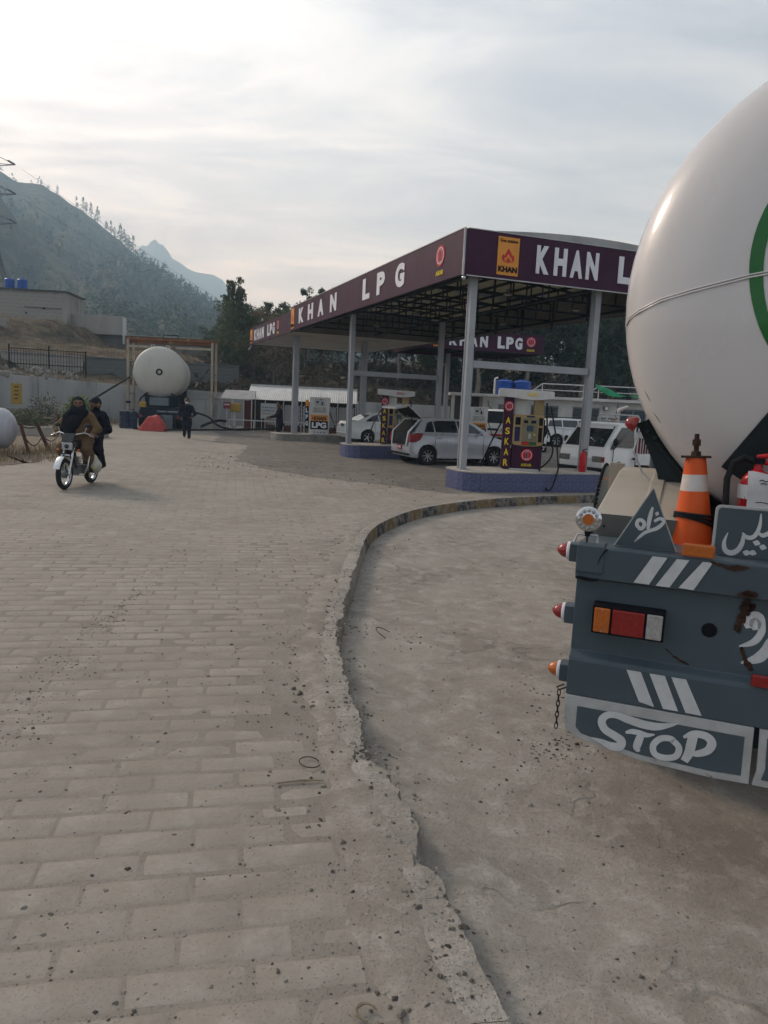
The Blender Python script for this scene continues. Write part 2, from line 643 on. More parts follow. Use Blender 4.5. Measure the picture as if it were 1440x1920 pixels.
# ================================================================== ground, pavement, lane, kerb
def ground_mat(name, base, dark, light, sc=1.0, block=None, joints=None, bump=0.004, rand=0.0, speck=0.5, cracks=0.0):
    m = bpy.data.materials.new(name)
    m.use_nodes = True
    t = m.node_tree
    b = t.nodes['Principled BSDF']
    b.inputs['Specular IOR Level'].default_value = 0.25
    g = nd(t, 'ShaderNodeNewGeometry')
    pos = g.outputs['Position']
    big = nd(t, 'ShaderNodeTexNoise', i_Scale=0.45 * sc, i_Detail=3.0, i_Roughness=0.6, i_Distortion=0.4)
    mid = nd(t, 'ShaderNodeTexNoise', i_Scale=2.6 * sc, i_Detail=4.0, i_Roughness=0.65, i_Distortion=0.3)
    fin = nd(t, 'ShaderNodeTexNoise', i_Scale=38.0, i_Detail=2.0, i_Roughness=0.7)
    for n in (big, mid, fin):
        lk(t, pos, n.inputs[0])
    c = mixc(t, ramp(t, big.outputs[0], [(0.38, 0.0), (0.64, 0.75)]), base, dark)
    c = mixc(t, ramp(t, mid.outputs[0], [(0.48, 0.0), (0.70, 0.8)]), c, light)
    c = mixc(t, ramp(t, mid.outputs[0], [(0.28, 0.65), (0.42, 0.0)]), c, dark)
    gr = nd(t, 'ShaderNodeTexNoise', i_Scale=95.0, i_Detail=1.0, i_Roughness=0.6)
    lk(t, pos, gr.inputs[0])
    c = mixc(t, ramp(t, gr.outputs[0], [(0.63, 0.0), (0.75, speck * 0.55)]), c, tuple(v * 0.45 for v in dark))
    c = mixc(t, ramp(t, fin.outputs[0], [(0.35, 0.35), (0.55, 0.0)]), c, dark)
    h = vmath(t, 'ADD', vmath(t, 'MULTIPLY', fin.outputs[0], 0.6), vmath(t, 'MULTIPLY', mid.outputs[0], 1.6))
    h = vmath(t, 'SUBTRACT', h, ramp(t, gr.outputs[0], [(0.60, 0.0), (0.74, 0.35)]))
    if cracks:
        vo = nd(t, 'ShaderNodeTexVoronoi', feature='DISTANCE_TO_EDGE', i_Scale=0.55)
        wv = nd(t, 'ShaderNodeVectorMath', operation='ADD')
        wn = nd(t, 'ShaderNodeTexNoise', i_Scale=1.7, i_Detail=3.0, i_Roughness=0.7)
        lk(t, pos, wn.inputs[0])
        ws = nd(t, 'ShaderNodeVectorMath', operation='SCALE')
        ws.inputs['Scale'].default_value = 0.7
        lk(t, wn.outputs['Color'], ws.inputs[0])
        lk(t, pos, wv.inputs[0])
        lk(t, ws.outputs[0], wv.inputs[1])
        lk(t, wv.outputs[0], vo.inputs['Vector'])
        cr = vmath(t, 'MULTIPLY', ramp(t, vo.outputs['Distance'], [(0.004, 1.0), (0.014, 0.0)]), ramp(t, big.outputs[0], [(0.46, 0.0), (0.56, cracks)]))
        c = mixc(t, cr, c, tuple(v * 0.4 for v in dark))
        h = vmath(t, 'SUBTRACT', h, vmath(t, 'MULTIPLY', cr, 2.0))
    if joints:
        ang, rowh, ln, jc = joints
        mpn = nd(t, 'ShaderNodeMapping')
        mpn.inputs['Rotation'].default_value = (0, 0, -ang)
        lk(t, pos, mpn.inputs[0])
        br = nd(t, 'ShaderNodeTexBrick', offset=0.5)
        br.inputs['Color1'].default_value = (0, 0, 0, 1)
        br.inputs['Color2'].default_value = (0.35, 0.35, 0.35, 1)
        br.inputs['Mortar'].default_value = (1, 1, 1, 1)
        br.inputs['Scale'].default_value = 1.0
        br.inputs['Mortar Size'].default_value = 0.012
        br.inputs['Mortar Smooth'].default_value = 0.5
        br.inputs['Brick Width'].default_value = ln
        br.inputs['Row Height'].default_value = rowh
        lk(t, mpn.outputs[0], br.inputs['Vector'])
        jf = vmath(t, 'MULTIPLY', br.outputs[1], ramp(t, mid.outputs[0], [(0.36, 0.85), (0.6, 0.25)]))
        c = mixc(t, jf, c, jc)
        h = vmath(t, 'SUBTRACT', h, vmath(t, 'MULTIPLY', br.outputs[1], 1.6))
    if block:          # dust packed against the edges of each block
        hx, hy, jc = block
        tcb = nd(t, 'ShaderNodeTexCoord')
        sb_ = nd(t, 'ShaderNodeSeparateXYZ')
        lk(t, tcb.outputs['Object'], sb_.inputs[0])
        ey = vmath(t, 'ADD', vmath(t, 'SUBTRACT', vmath(t, 'ABSOLUTE', sb_.outputs[1], None), hy), vmath(t, 'MULTIPLY', vmath(t, 'SUBTRACT', fin.outputs[0], 0.5), 0.05))
        ex = vmath(t, 'ADD', vmath(t, 'SUBTRACT', vmath(t, 'ABSOLUTE', sb_.outputs[0], None), hx), vmath(t, 'MULTIPLY', vmath(t, 'SUBTRACT', fin.outputs[0], 0.55), 0.05))
        mr_ = nd(t, 'ShaderNodeMapRange')
        mr_.inputs['From Min'].default_value = -0.026
        mr_.inputs['From Max'].default_value = 0.004
        lk(t, vmath(t, 'MAXIMUM', ey, vmath(t, 'SUBTRACT', ex, 0.004)), mr_.inputs[0])
        c = mixc(t, vmath(t, 'MULTIPLY', mr_.outputs[0], ramp(t, mid.outputs[0], [(0.35, 1.0), (0.62, 0.35)])), c, jc)
    if rand:
        oi = nd(t, 'ShaderNodeObjectInfo')
        c = mixc(t, vmath(t, 'MULTIPLY', oi.outputs['Random'], rand), c, dark)
    lk(t, c, b.inputs['Base Color'])
    b.inputs['Roughness'].default_value = 0.92
    bn = nd(t, 'ShaderNodeBump', i_Strength=1.0, i_Distance=bump)
    lk(t, h, bn.inputs['Height'])
    lk(t, bn.outputs[0], b.inputs['Normal'])
    MATS[name] = m
    return m


PV, PD, PL = (0.298, 0.268, 0.228), (0.220, 0.195, 0.163), (0.345, 0.317, 0.278)
BR_ANG, ROW, LEN = R(11.5), 0.166, 0.40
m_brick = ground_mat('paver', PV, PD, PL, rand=0.28, sc=1.6, block=(LEN / 2, ROW / 2, (0.205, 0.178, 0.146)))
m_brick_b = ground_mat('paver_beyond', PV, PD, PL, sc=1.6)
m_joint = ground_mat('joint_dust', (0.240, 0.215, 0.182), (0.185, 0.164, 0.137), (0.285, 0.257, 0.22), bump=0.006, speck=0.8)
m_pave_far = ground_mat('paver_far', PV, PD, PL, joints=(BR_ANG, ROW, LEN, (0.175, 0.15, 0.12)), bump=0.006)
m_lane = ground_mat('lane_concrete', (0.300, 0.273, 0.238), (0.192, 0.171, 0.146), (0.385, 0.359, 0.322), sc=2.0, bump=0.007, cracks=0.3)
m_asph = ground_mat('asphalt', (0.18, 0.163, 0.142), (0.115, 0.104, 0.092), (0.25, 0.225, 0.19), sc=1.0, bump=0.012, speck=0.9)
m_kerb = ground_mat('kerb_concrete', (0.305, 0.278, 0.242), (0.18, 0.163, 0.142), (0.38, 0.354, 0.318), sc=2.2, bump=0.01)
m_soil = ground_mat('soil', (0.20, 0.158, 0.115), (0.125, 0.098, 0.07), (0.26, 0.21, 0.155), sc=0.4, bump=0.03)


m_drift = ground_mat('drift_dust', (0.272, 0.244, 0.208), (0.178, 0.157, 0.131), (0.345, 0.317, 0.28), sc=2.5, bump=0.006, speck=0.6)


def paint_worn(name, colr):
    m = ground_mat(name, colr, tuple(v * 0.7 for v in colr), tuple(min(1, v * 1.15) for v in colr), sc=2.0, bump=0.008, speck=0.3)
    t = m.node_tree
    b = t.nodes['Principled BSDF']
    src = b.inputs['Base Color'].links[0].from_socket
    g = nd(t, 'ShaderNodeNewGeometry')
    n = nd(t, 'ShaderNodeTexNoise', i_Scale=7.0, i_Detail=8.0, i_Roughness=0.7)
    lk(t, g.outputs['Position'], n.inputs[0])
    lk(t, mixc(t, ramp(t, n.outputs[0], [(0.46, 0.0), (0.58, 0.85)]), src, (0.24, 0.21, 0.175)), b.inputs['Base Color'])
    return m


m_kerb_y = paint_worn('kerb_ochre', (0.185, 0.125, 0.055))
m_kerb_k = paint_worn('kerb_black', (0.05, 0.05, 0.055))

# the kerb line, from beside the camera to the canopy and on to the right
KP = [(1.05, -3.0), (0.86, -0.5), (0.66, 1.0), (0.50, 2.0), (0.41, 2.35), (0.31, 2.79), (0.17, 3.35), (0.0, 3.9), (-0.18, 4.83), (-0.30, 5.74), (-0.31, 7.07), (-0.27, 9.3),
      (-0.16, 11.0), (0.17, 12.35), (0.78, 13.75), (1.95, 15.25), (3.25, 16.3), (4.9, 17.25), (8.0, 18.6), (13.0, 20.6), (20, 23.4), (34, 29)]


def catmull(pts, step):
    q = [Vector((a, b, 0)) for a, b in pts]
    q = [q[0] * 2 - q[1]] + q + [q[-1] * 2 - q[-2]]
    out = []
    for i in range(1, len(q) - 2):
        n = max(2, int((q[i + 1] - q[i]).length / step))
        for k in range(n):
            t = k / n
            a, b, c, e = q[i - 1], q[i], q[i + 1], q[i + 2]
            out.append(0.5 * ((2 * b) + (c - a) * t + (2 * a - 5 * b + 4 * c - e) * t * t + (3 * b - a - 3 * c + e) * t ** 3))
    out.append(q[-2])
    return out


KL = catmull(KP, 0.045)
KN = []
for i, v in enumerate(KL):
    d = (KL[min(i + 1, len(KL) - 1)] - KL[max(i - 1, 0)]).normalized()
    KN.append(Vector((-d.y, d.x, 0)))       # to the left of travel: on to the pavement


def kerb_dist(x, y):
    """signed distance from the kerb edge, positive on the pavement side"""
    best, sg = 1e9, 1
    for i in range(0, len(KL), 3):
        v = KL[i]
        d = (v.x - x) ** 2 + (v.y - y) ** 2
        if d < best:
            best = d
            sg = (x - v.x) * KN[i].x + (y - v.y) * KN[i].y
    return math.copysign(math.sqrt(best), sg)


def tagstruct(o):
    o['kind'] = 'structure'
    return o


# broad ground sheet to the horizon
tagstruct(MB().add([(-4000, -400, -0.32), (4000, -400, -0.32), (4000, 7000, -0.32), (-4000, 7000, -0.32)], [(0, 1, 2, 3)]).build('ground', m_soil))

edge = [v + n * 0.12 for v, n in zip(KL, KN)]
poly = [(v.x, v.y, -0.0021) for v in edge] + [(60, 40, -0.0021), (60, 90, -0.0021), (-60, 90, -0.0021), (-60, -3, -0.0021)]
pave = tagstruct(MB().add(poly, [tuple(range(len(poly)))]).build('pavement', m_joint, fix=False))

LANE_Z = -0.18
lb = MB()
nx_, ny_ = 60, 100
gv, gf = [], []
for j in range(ny_ + 1):
    for i in range(nx_ + 1):
        x = -1.5 + 15.5 * (i / nx_) ** 1.3
        y = -3 + 27 * (j / ny_) ** 1.25
        kd = -kerb_dist(x, y) if (x < 6) else 9
        z = LANE_Z + 0.018 * (fbm(x * 0.8, y * 0.8, 3) - 0.45)
        z += 0.075 * smoothstep(0.5, 0.0, abs(kd)) * (0.45 + 0.9 * fbm(x * 1.3, y * 1.3, 5)) * smoothstep(9, 4, y)
        z += 0.085 * math.exp(-((x - 0.95) / 0.35) ** 2 - ((y - 1.95) / 0.18) ** 2)
        gv.append((x, y, z))
for j in range(ny_):
    for i in range(nx_):
        a = j * (nx_ + 1) + i
        gf.append((a, a + 1, a + nx_ + 2, a + nx_ + 1))
lb.add(gv, gf)
tagstruct(lb.build('service_lane', m_lane, smooth=180, fix=False))

# pavers: the nearest ones are single blocks, the next ones one mesh, the rest the material
def paver_shape(seed, ln, rowh, gap=0.012):
    r2 = random.Random(seed)
    hx, hy = ln / 2 - gap * r2.uniform(.1, .3), rowh / 2 - gap * .45
    ring = []
    for a, b, n in (((-hx, -hy), (hx, -hy), 4), ((hx, -hy), (hx, hy), 2), ((hx, hy), (-hx, hy), 4), ((-hx, hy), (-hx, -hy), 2)):
        for k in range(n):
            t = k / n
            jx, jy = r2.uniform(-.004, .004), r2.uniform(-.004, .004)
            if k == 0:
                jx -= math.copysign(r2.uniform(.0, .006), a[0])
                jy -= math.copysign(r2.uniform(.0, .004), a[1])
            ring.append((a[0] + (b[0] - a[0]) * t + jx, a[1] + (b[1] - a[1]) * t + jy))
    n = len(ring)
    vs = [(x, y, -0.02) for x, y in ring] + [(x, y, -0.0036) for x, y in ring]
    vs += [(x * (1 - 0.014 / abs(hx) * 1.2), y * (1 - 0.018 / hy), 0) for x, y in ring] + [(0, 0, 0.0012)]
    fs = []
    for k in range(n):
        q = (k + 1) % n
        fs += [(k, q, n + q, n + k), (n + k, n + q, 2 * n + q, 2 * n + k), (2 * n + k, 2 * n + q, 3 * n)]
    return vs, fs


pv_mesh = []
for k in range(10):
    vs, fs = paver_shape(100 + k, LEN, ROW)
    pv_mesh.append(MB().add(vs, fs).mesh('paver', m_brick, smooth=50, fix=False))
ca, sa = math.cos(BR_ANG), math.sin(BR_ANG)
near_b, mid_b = [], []
for row in range(-20, 125):
    off = (0.5 if row % 2 else 0.0) * LEN + vnoise(row * 3.3, 1.7) * 0.09
    for c in range(-60, 30):
        u, v = c * LEN + off, row * ROW + 0.06
        x, y = u * ca - v * sa, u * sa + v * ca
        if y < 1.4 or y > 14.2 or x < -0.58 * y - 0.6 or x > 3:
            continue
        kd = kerb_dist(x, y)
        if kd < 0.34:
            continue
        (near_b if y < 6.9 else mid_b).append((y, x, kd))
near_b.sort()
mid_b = near_b[300:] + mid_b
near_b = near_b[:300]
for y, x, kd in near_b:
    o = link('paver', pv_mesh[rnd.randrange(10)], pave, (x, y, rnd.uniform(-.0025, .0015) - 0.004 * smoothstep(0.7, 0.3, kd)),
             (rnd.uniform(-.006, .006), rnd.uniform(-.004, .004), BR_ANG + rnd.uniform(-.012, .012) + (math.pi if rnd.random() < .5 else 0)))
jm = MB()
for y, x, kd in mid_b:
    vs, fs = paver_shape(rnd.randrange(12), LEN, ROW)
    Mx = Matrix.Translation((x, y, rnd.uniform(-.0025, .0015))) @ Matrix.Rotation(BR_ANG + rnd.uniform(-.01, .01), 4, 'Z') @ Matrix.Rotation(rnd.uniform(-.006, .006), 4, 'X')
    jm.add([Mx @ Vector(q) for q in vs], fs)
o = jm.build('pavers_beyond', m_brick_b, pave, smooth=50, fix=False)
o['kind'] = 'stuff'
far = [(x, y) for x, y in ((-9.2, 13.6), (-4, 13.9), (-0.25, 13.85))]
kf = [v + n * 0.16 for v, n in zip(KL, KN) if v.y > 13.9]
fp = [(-30, 8.0, -0.0005), (-9.0, 12.2, -0.0005), (0.35, 14.15, -0.0005)] + [(v.x, v.y, -0.0005) for v in kf] + [(60, 39, -0.0005), (60, 88, -0.0005), (-60, 88, -0.0005), (-60, 8, -0.0005)]
tagstruct(MB().add(fp, [tuple(range(len(fp)))]).build('forecourt_paving', m_pave_far, fix=False))

# rough asphalt apron round the pump islands
ap = [(-9.2, 39.5), (-8.3, 36.5), (-7.2, 30.6), (-5.6, 29.6), (-4.9, 25.0), (-4.6, 22.0), (-3.0, 19.6), (-1.6, 18.2), (0.2, 17.2), (1.5, 16.3), (3.0, 17.0), (4.9, 17.8), (8, 19.3), (20, 24.4), (45, 35), (45, 60), (-9, 60)]
apv = []
for i in range(len(ap)):
    a, b = ap[i], ap[(i + 1) % len(ap)]
    n = max(2, int(math.hypot(b[0] - a[0], b[1] - a[1]) / 0.22)) if i < 12 else 1
    for k in range(n):
        t = k / n
        j = 0.32 if i < 9 else 0.03
        x, y = a[0] + (b[0] - a[0]) * t, a[1] + (b[1] - a[1]) * t
        apv.append((x + (fbm(x * 1.9, y * 1.9, 9) - .47) * j * 2, y + (fbm(x * 1.9, y * 1.9, 12) - .47) * j * 3, 0.0035))
tagstruct(MB().add(apv, [tuple(range(len(apv)))]).build('asphalt_apron', m_asph, fix=False))

# kerb stones, bare and crumbling near the camera, painted ochre and black further on
kerb = bpy.data.objects.new('kerb', None)
col.objects.link(kerb)
tagstruct(kerb)
seg, i0 = 0, 0
acc_l = 0.0
paint_i = 0
while i0 < len(KL) - 3:
    ln, i1 = 0.0, i0
    want = 0.55 if KL[i0].y < 9.0 else 0.62
    while ln < want and i1 < len(KL) - 1:
        ln += (KL[i1 + 1] - KL[i1]).length
        i1 += 1
    y = KL[i0].y
    bare = y < 9.6
    rings = []
    r3 = random.Random(seg)
    for i in range(i0, i1 + 1):
        t = (i - i0) / max(1, i1 - i0)
        v, n = KL[i], KN[i]
        w = 0.22 + (0.05 * (fbm(v.x * 4, v.y * 4, 2) - .45) if bare else 0)
        er = 0.08 * max(0.0, fbm(v.x * 3.1, v.y * 3.1, 31) - .43) * smoothstep(9.6, 6, y) * 2.0      # broken edge
        er += 0.07 * (fbm(v.x * 11, v.y * 11, 7) - .45) * smoothstep(10.5, 8, y)
        zt = 0.006 + (0.016 * (fbm(v.x * 6, v.y * 6, 4) - .5) if bare else 0.0)
        zt -= 0.05 * smoothstep(0.03, 0.12, er)
        if i == i0 or i == i1:
            er += 0.002
            zt -= 0.002
        tr = Vector((0, 0, 0))
        if i == i1:
            tr = (KL[i] - KL[max(i - 1, 0)]) * (-0.05 if bare else -0.15)
        rings.append([v + tr - n * 0.015 + Vector((0, 0, -0.22)), v + tr - n * (0.004 - er * 0.55) + Vector((0, 0, zt - 0.055)), v + tr + n * (0.012 + er) + Vector((0, 0, zt)),
                      v + tr + n * (w * 0.55 + er * .5) + Vector((0, 0, zt + 0.006)), v + tr + n * w + Vector((0, 0, zt - 0.009)), v + tr + n * (w + .01) + Vector((0, 0, -0.06)), v + tr + n * (w + .01) + Vector((0, 0, -0.22))])
    mt = m_kerb if bare else (m_kerb_y if paint_i % 2 else m_kerb_k)
    if not bare:
        paint_i += 1
        mb = MB()
        mb.loft(rings)
        # the paint covers the face; the walked-on top is bare
        mi = []
        for f in mb.f:
            cz = sum(mb.v[q][2] for q in f) / len(f)
            nn = (Vector(mb.v[f[1]]) - Vector(mb.v[f[0]])).cross(Vector(mb.v[f[2]]) - Vector(mb.v[f[0]]))
            mi.append(1 if abs(nn.z) > 0.75 * nn.length else 0)
        mb.m = mi
        mb.build('kerb_stone', [mt, m_kerb], kerb, smooth=40)
    else:
        MB().loft(rings).build('kerb_stone', m_kerb, kerb, smooth=40)
    seg += 1
    i0 = i1

# dust drifted over the joint between kerb and pavers
for part_, (a0, a1, sd) in enumerate(((0.9, 14.5, 3),)):
    vs, fs = [], []
    idx = [i for i, v in enumerate(KL) if a0 <= v.y <= a1]
    for i in idx:
        v, n = KL[i], KN[i]
        w0 = 0.10 + 0.16 * (fbm(v.x * 3 + 7, v.y * 3, sd) - .3)
        w1 = 0.28 + 0.42 * max(0.0, fbm(v.x * 1.6, v.y * 1.6, sd + 4) - .28) + 0.10 * (fbm(v.x * 9, v.y * 9, sd + 2) - .45)
        for k in range(6):
            f = k / 5
            d = w0 + (w1 - w0) * f
            h = 0.0135 * math.sin(math.pi * f) * (0.5 + fbm(v.x * 6, v.y * 6 + f * 3, 4)) + (0.006 if d < .24 else 0.0) * (1 - f)
            q = v + n * d
            vs.append((q.x, q.y, -0.004 + h + (0.004 if f in (0.0,) else 0)))
    for a in range(len(idx) - 1):
        for k in range(5):
            b = a * 6 + k
            fs.append((b, b + 1, b + 7, b + 6))
    tagstruct(MB().add(vs, fs).build('dust_drift', m_drift, smooth=180, fix=False))

# loose grit, pebbles and crumbs: nobody could count them
m_pebble = M('pebble', (0.20, 0.175, 0.15), (0.10, 0.09, 0.08), scale=30, rough=0.9)
tp_ = m_pebble.node_tree
gp_ = nd(tp_, 'ShaderNodeNewGeometry')
lk(tp_, ramp(tp_, gp_.outputs['Random Per Island'], [(0.0, (0.055, 0.047, 0.04)), (0.35, (0.12, 0.103, 0.085)), (0.75, (0.20, 0.175, 0.145)), (1.0, (0.33, 0.30, 0.26))]), tp_.nodes['Principled BSDF'].inputs['Base Color'])
gm = MB()


def pebble(x, y, z, r):
    ang = rnd.uniform(0, 6.28)
    a, b, h = r * rnd.uniform(.7, 1.3), r * rnd.uniform(.5, 1.0), r * rnd.uniform(.4, .8)
    c, s_ = math.cos(ang), math.sin(ang)
    q = [(-a, -b * .6, 0), (a * .8, -b, 0), (a, b * .7, 0), (-a * .6, b, 0), (-a * .5, -b * .3, h), (a * .5, -b * .3, h * .8), (a * .3, b * .5, h)]
    gm.add([(x + u * c - v * s_, y + u * s_ + v * c, z + w - .001) for u, v, w in q], [(0, 1, 5, 4), (1, 2, 6, 5), (2, 3, 6), (3, 0, 4, 6), (4, 5, 6)])


for k in range(2600):
    i = rnd.randrange(int(len(KL) * .30))
    v, n = KL[i], KN[i]
    if v.y < 1.2 or v.y > 11:
        continue
    side = rnd.random()
    if side < .72:
        d = abs(rnd.gauss(0.22, 0.17))
        z = 0.002 if d > .2 else 0.012
    else:
        d = -abs(rnd.gauss(0.03, 0.16)) - .02
        z = LANE_Z + .05
        z = LANE_Z + 0.055 * smoothstep(0.5, 0.0, -d) * smoothstep(9, 4, v.y)
    pebble(v.x + n.x * d, v.y + n.y * d, z, min(0.018, 0.0025 + abs(rnd.gauss(0, 0.0048))))
for k in range(2600):
    y = 1.7 + 12 * rnd.random() ** 1.6
    x = rnd.uniform(-0.6 * y, 0.35 * y + .4)
    kd = kerb_dist(x, y)
    pebble(x, y, 0.0 if kd > 0 else LANE_Z + .004, min(0.017, 0.002 + abs(rnd.gauss(0, 0.0042))))
for k in range(700):
    a = rnd.uniform(0, 1)
    x, y = -5.5 + a * 7.5 + rnd.gauss(0, .6), 22.5 - a * 5.5 + rnd.gauss(0, 1.3)
    if kerb_dist(x, y) > .3:
        pebble(x, y, 0.003, 0.006 + abs(rnd.gauss(0, .011)))
def ground_at(px, py, z=0.0):
    d = fw + ri * ((px - 720) / 1385) + up * ((960 - py) / 1385)
    t = (z - CAM_H) / d.z
    return d.x * t, d.y * t


a, b = ground_at(-40, 1400), ground_at(345, 1030)
for k in range(1500):         # a spilled trail of crumbs across the pavers
    t = rnd.random()
    w = .10 + .05 * math.sin(t * 9)
    pebble(a[0] + (b[0] - a[0]) * t + rnd.gauss(0, w), a[1] + (b[1] - a[1]) * t + rnd.gauss(0, w * .6), 0.0, .0015 + abs(rnd.gauss(0, .0035)))
for cx, cy, nn, w in ((745, 1195, 60, .16), (1000, 1310, 60, .22), (1040, 1395, 130, .14), (850, 1330, 50, .25), (735, 1440, 60, .12), (1140, 1230, 30, .2), (720, 1290, 70, .10), (900, 1500, 50, .3), (1000, 1870, 60, .16), (760, 1020, 40, .3), (930, 1080, 40, .4)):
    c = ground_at(cx, cy, LANE_Z)
    for k in range(nn):
        pebble(c[0] + rnd.gauss(0, w), c[1] + rnd.gauss(0, w * 1.3), LANE_Z + .004, .0025 + abs(rnd.gauss(0, .0055)))
for cx, cy, nn, w in ((640, 1180, 160, .10), (640, 1240, 120, .08), (560, 1210, 60, .3), (620, 1300, 120, .12), (660, 1340, 120, .08), (690, 1420, 90, .07), (750, 1690, 120, .06), (840, 1860, 80, .06), (480, 1060, 60, .3), (560, 1020, 90, .4)):
    c = ground_at(cx, cy)
    for k in range(nn):
        pebble(c[0] + rnd.gauss(0, w), c[1] + rnd.gauss(0, w * 1.6), 0.004, .0025 + abs(rnd.gauss(0, .006)))
o = gm.build('loose_grit', m_pebble, fix=False)
tag(o, 'dark pebbles and crumbs scattered over the paving and along the kerb', 'grit', kind='stuff')

# single scraps on the ground
m_wire = M('old_wire', (0.05, 0.04, 0.035), rough=0.7)
m_stick = M('dry_stick', (0.30, 0.25, 0.18), (0.2, 0.16, 0.11), scale=20, rough=0.9)
m_scrap = M('pale_scrap', (0.55, 0.52, 0.47), (0.4, 0.37, 0.33), scale=25, rough=0.85)


def ring_pts(c, rx, ry, a0, a1, n, ang=0.0, lift=0.0):
    out = []
    for k in range(n + 1):
        a = a0 + (a1 - a0) * k / n
        u, v = rx * math.cos(a), ry * math.sin(a)
        out.append((c[0] + u * math.cos(ang) - v * math.sin(ang), c[1] + u * math.sin(ang) + v * math.cos(ang), c[2] + lift * math.sin(math.pi * k / n)))
    return out


tag(MB().tube(ring_pts((-0.33, 3.66, 0.006), .055, .06, 0.3, 5.9, 16, .3, .012), .003, 5).build('wire_loop', m_wire, smooth=60),
    'thin dark wire loop lying on the pavers left of the broken kerb', 'wire')
tag(MB().tube([(-0.47, 3.44, .008), (-.36, 3.47, .012), (-.24, 3.49, .008)], [.004, .006, .003], 5).build('twig', m_stick),
    'straight pale twig on the pavers below the wire loop', 'twig')
tag(MB().tube(ring_pts((0.02, 2.06, 0.012), .035, .03, 0.2, 4.6, 10, .3, .01), [.004] * 4 + [.007] * 4 + [.004] * 3, 5).build('bark_curl', m_stick, smooth=60),
    'curled strip of bark on the pavers at the bottom near the kerb', 'bark')
tag(MB().tube([(1.26, 2.13, LANE_Z + .012), (1.31, 2.09, LANE_Z + .02), (1.36, 2.07, LANE_Z + .012)], [.006, .009, .005], 5).build('wood_chip', m_scrap),
    'pale wood chip on the lane at the bottom right', 'chip')
tag(MB().sph((0, 0, 0), .012, .009, .006, 8, 5).build('white_pebble', m_scrap, loc=(.66, 2.9, LANE_Z + .01)), 'small white pebble on the lane right of the kerb', 'pebble')
tag(MB().tube(ring_pts((0.08, 6.4, LANE_Z + .03), .07, .15, 0.4, 3.6, 12, .6, .03), .004, 5).build('dry_root', m_wire, smooth=60),
    'curled dark root in the dirt at the foot of the kerb', 'root')
# ================================================================== terraces, hills, woods
def land_mat(name, cols, scale, bump=0.5):
    m = bpy.data.materials.new(name)
    m.use_nodes = True
    t = m.node_tree
    b = t.nodes['Principled BSDF']
    b.inputs['Specular IOR Level'].default_value = 0.1
    b.inputs['Roughness'].default_value = 0.95
    g = nd(t, 'ShaderNodeNewGeometry')
    n1_ = nd(t, 'ShaderNodeTexNoise', i_Scale=scale, i_Detail=8.0, i_Roughness=0.65, i_Distortion=0.6)
    n2_ = nd(t, 'ShaderNodeTexNoise', i_Scale=scale * 7, i_Detail=6.0, i_Roughness=0.7)
    for n in (n1_, n2_):
        lk(t, g.outputs['Position'], n.inputs[0])
    c = ramp(t, n1_.outputs[0], [(0.30 + 0.35 * k / max(1, len(cols) - 1), q) for k, q in enumerate(cols)])
    c = mixc(t, ramp(t, n2_.outputs[0], [(0.42, 0.7), (0.6, 0.0)]), c, tuple(v * 0.45 for v in cols[0]))
    lk(t, c, b.inputs['Base Color'])
    bn = nd(t, 'ShaderNodeBump', i_Strength=1.0, i_Distance=bump)
    lk(t, n2_.outputs[0], bn.inputs['Height'])
    lk(t, bn.outputs[0], b.inputs['Normal'])
    MATS[name] = m
    return m


m_bank = land_mat('dry_bank', [(0.055, 0.050, 0.034), (0.10, 0.078, 0.053), (0.15, 0.115, 0.078), (0.105, 0.062, 0.045)], 0.16, 0.25)
m_hill = land_mat('scrub_hill', [(0.030, 0.042, 0.022), (0.050, 0.060, 0.030), (0.085, 0.080, 0.045), (0.15, 0.115, 0.07)], 0.010, 5.0)
m_mtn = land_mat('bare_mountain', [(0.05, 0.06, 0.045), (0.09, 0.085, 0.065)], 0.0034, 14.0)

WALL = [(-26.5, 30.0), (-23.4, 36.0), (-20.0, 42.5), (-18.0, 46.0), (-8.6, 50.0), (-2.0, 53.5), (12.0, 60.0), (40.0, 68.0)]


def wall_dist(x, y):
    best, sg = 1e18, 1
    for (ax, ay), (bx, by) in zip(WALL, WALL[1:]):
        dx, dy = bx - ax, by - ay
        t = max(0.0, min(1.0, ((x - ax) * dx + (y - ay) * dy) / (dx * dx + dy * dy)))
        qx, qy = ax + dx * t, ay + dy * t
        d = (x - qx) ** 2 + (y - qy) ** 2
        if d < best:
            best = d
            sg = dx * (y - ay) - dy * (x - ax)
    return math.copysign(math.sqrt(best), sg)


def terr_h(x, y):
    s = wall_dist(x, y)
    if s < 0.12:
        return -0.5
    le = smoothstep(-27, -31, x)            # the higher bank on the far left
    z = 1.55 + 0.8 * smoothstep(-15, -20, x) * smoothstep(0.1, 1.0, s)
    z += 0.6 * smoothstep(0, 8, s)
    z += 1.3 * smoothstep(8.4, 9.2, s)
    z += 1.2 * smoothstep(10, 19, s)
    z += 2.5 * smoothstep(19, 26, s) * le
    z += smoothstep(60, 120, s) * 2.0 + smoothstep(-12, 5, x) * smoothstep(6, 60, s) * 3.5
    n = fbm(x * 0.35, y * 0.35, 21)
    return z + (n - 0.47) * 0.7 + (fbm(x * 1.6, y * 1.6, 22) - .47) * 0.35


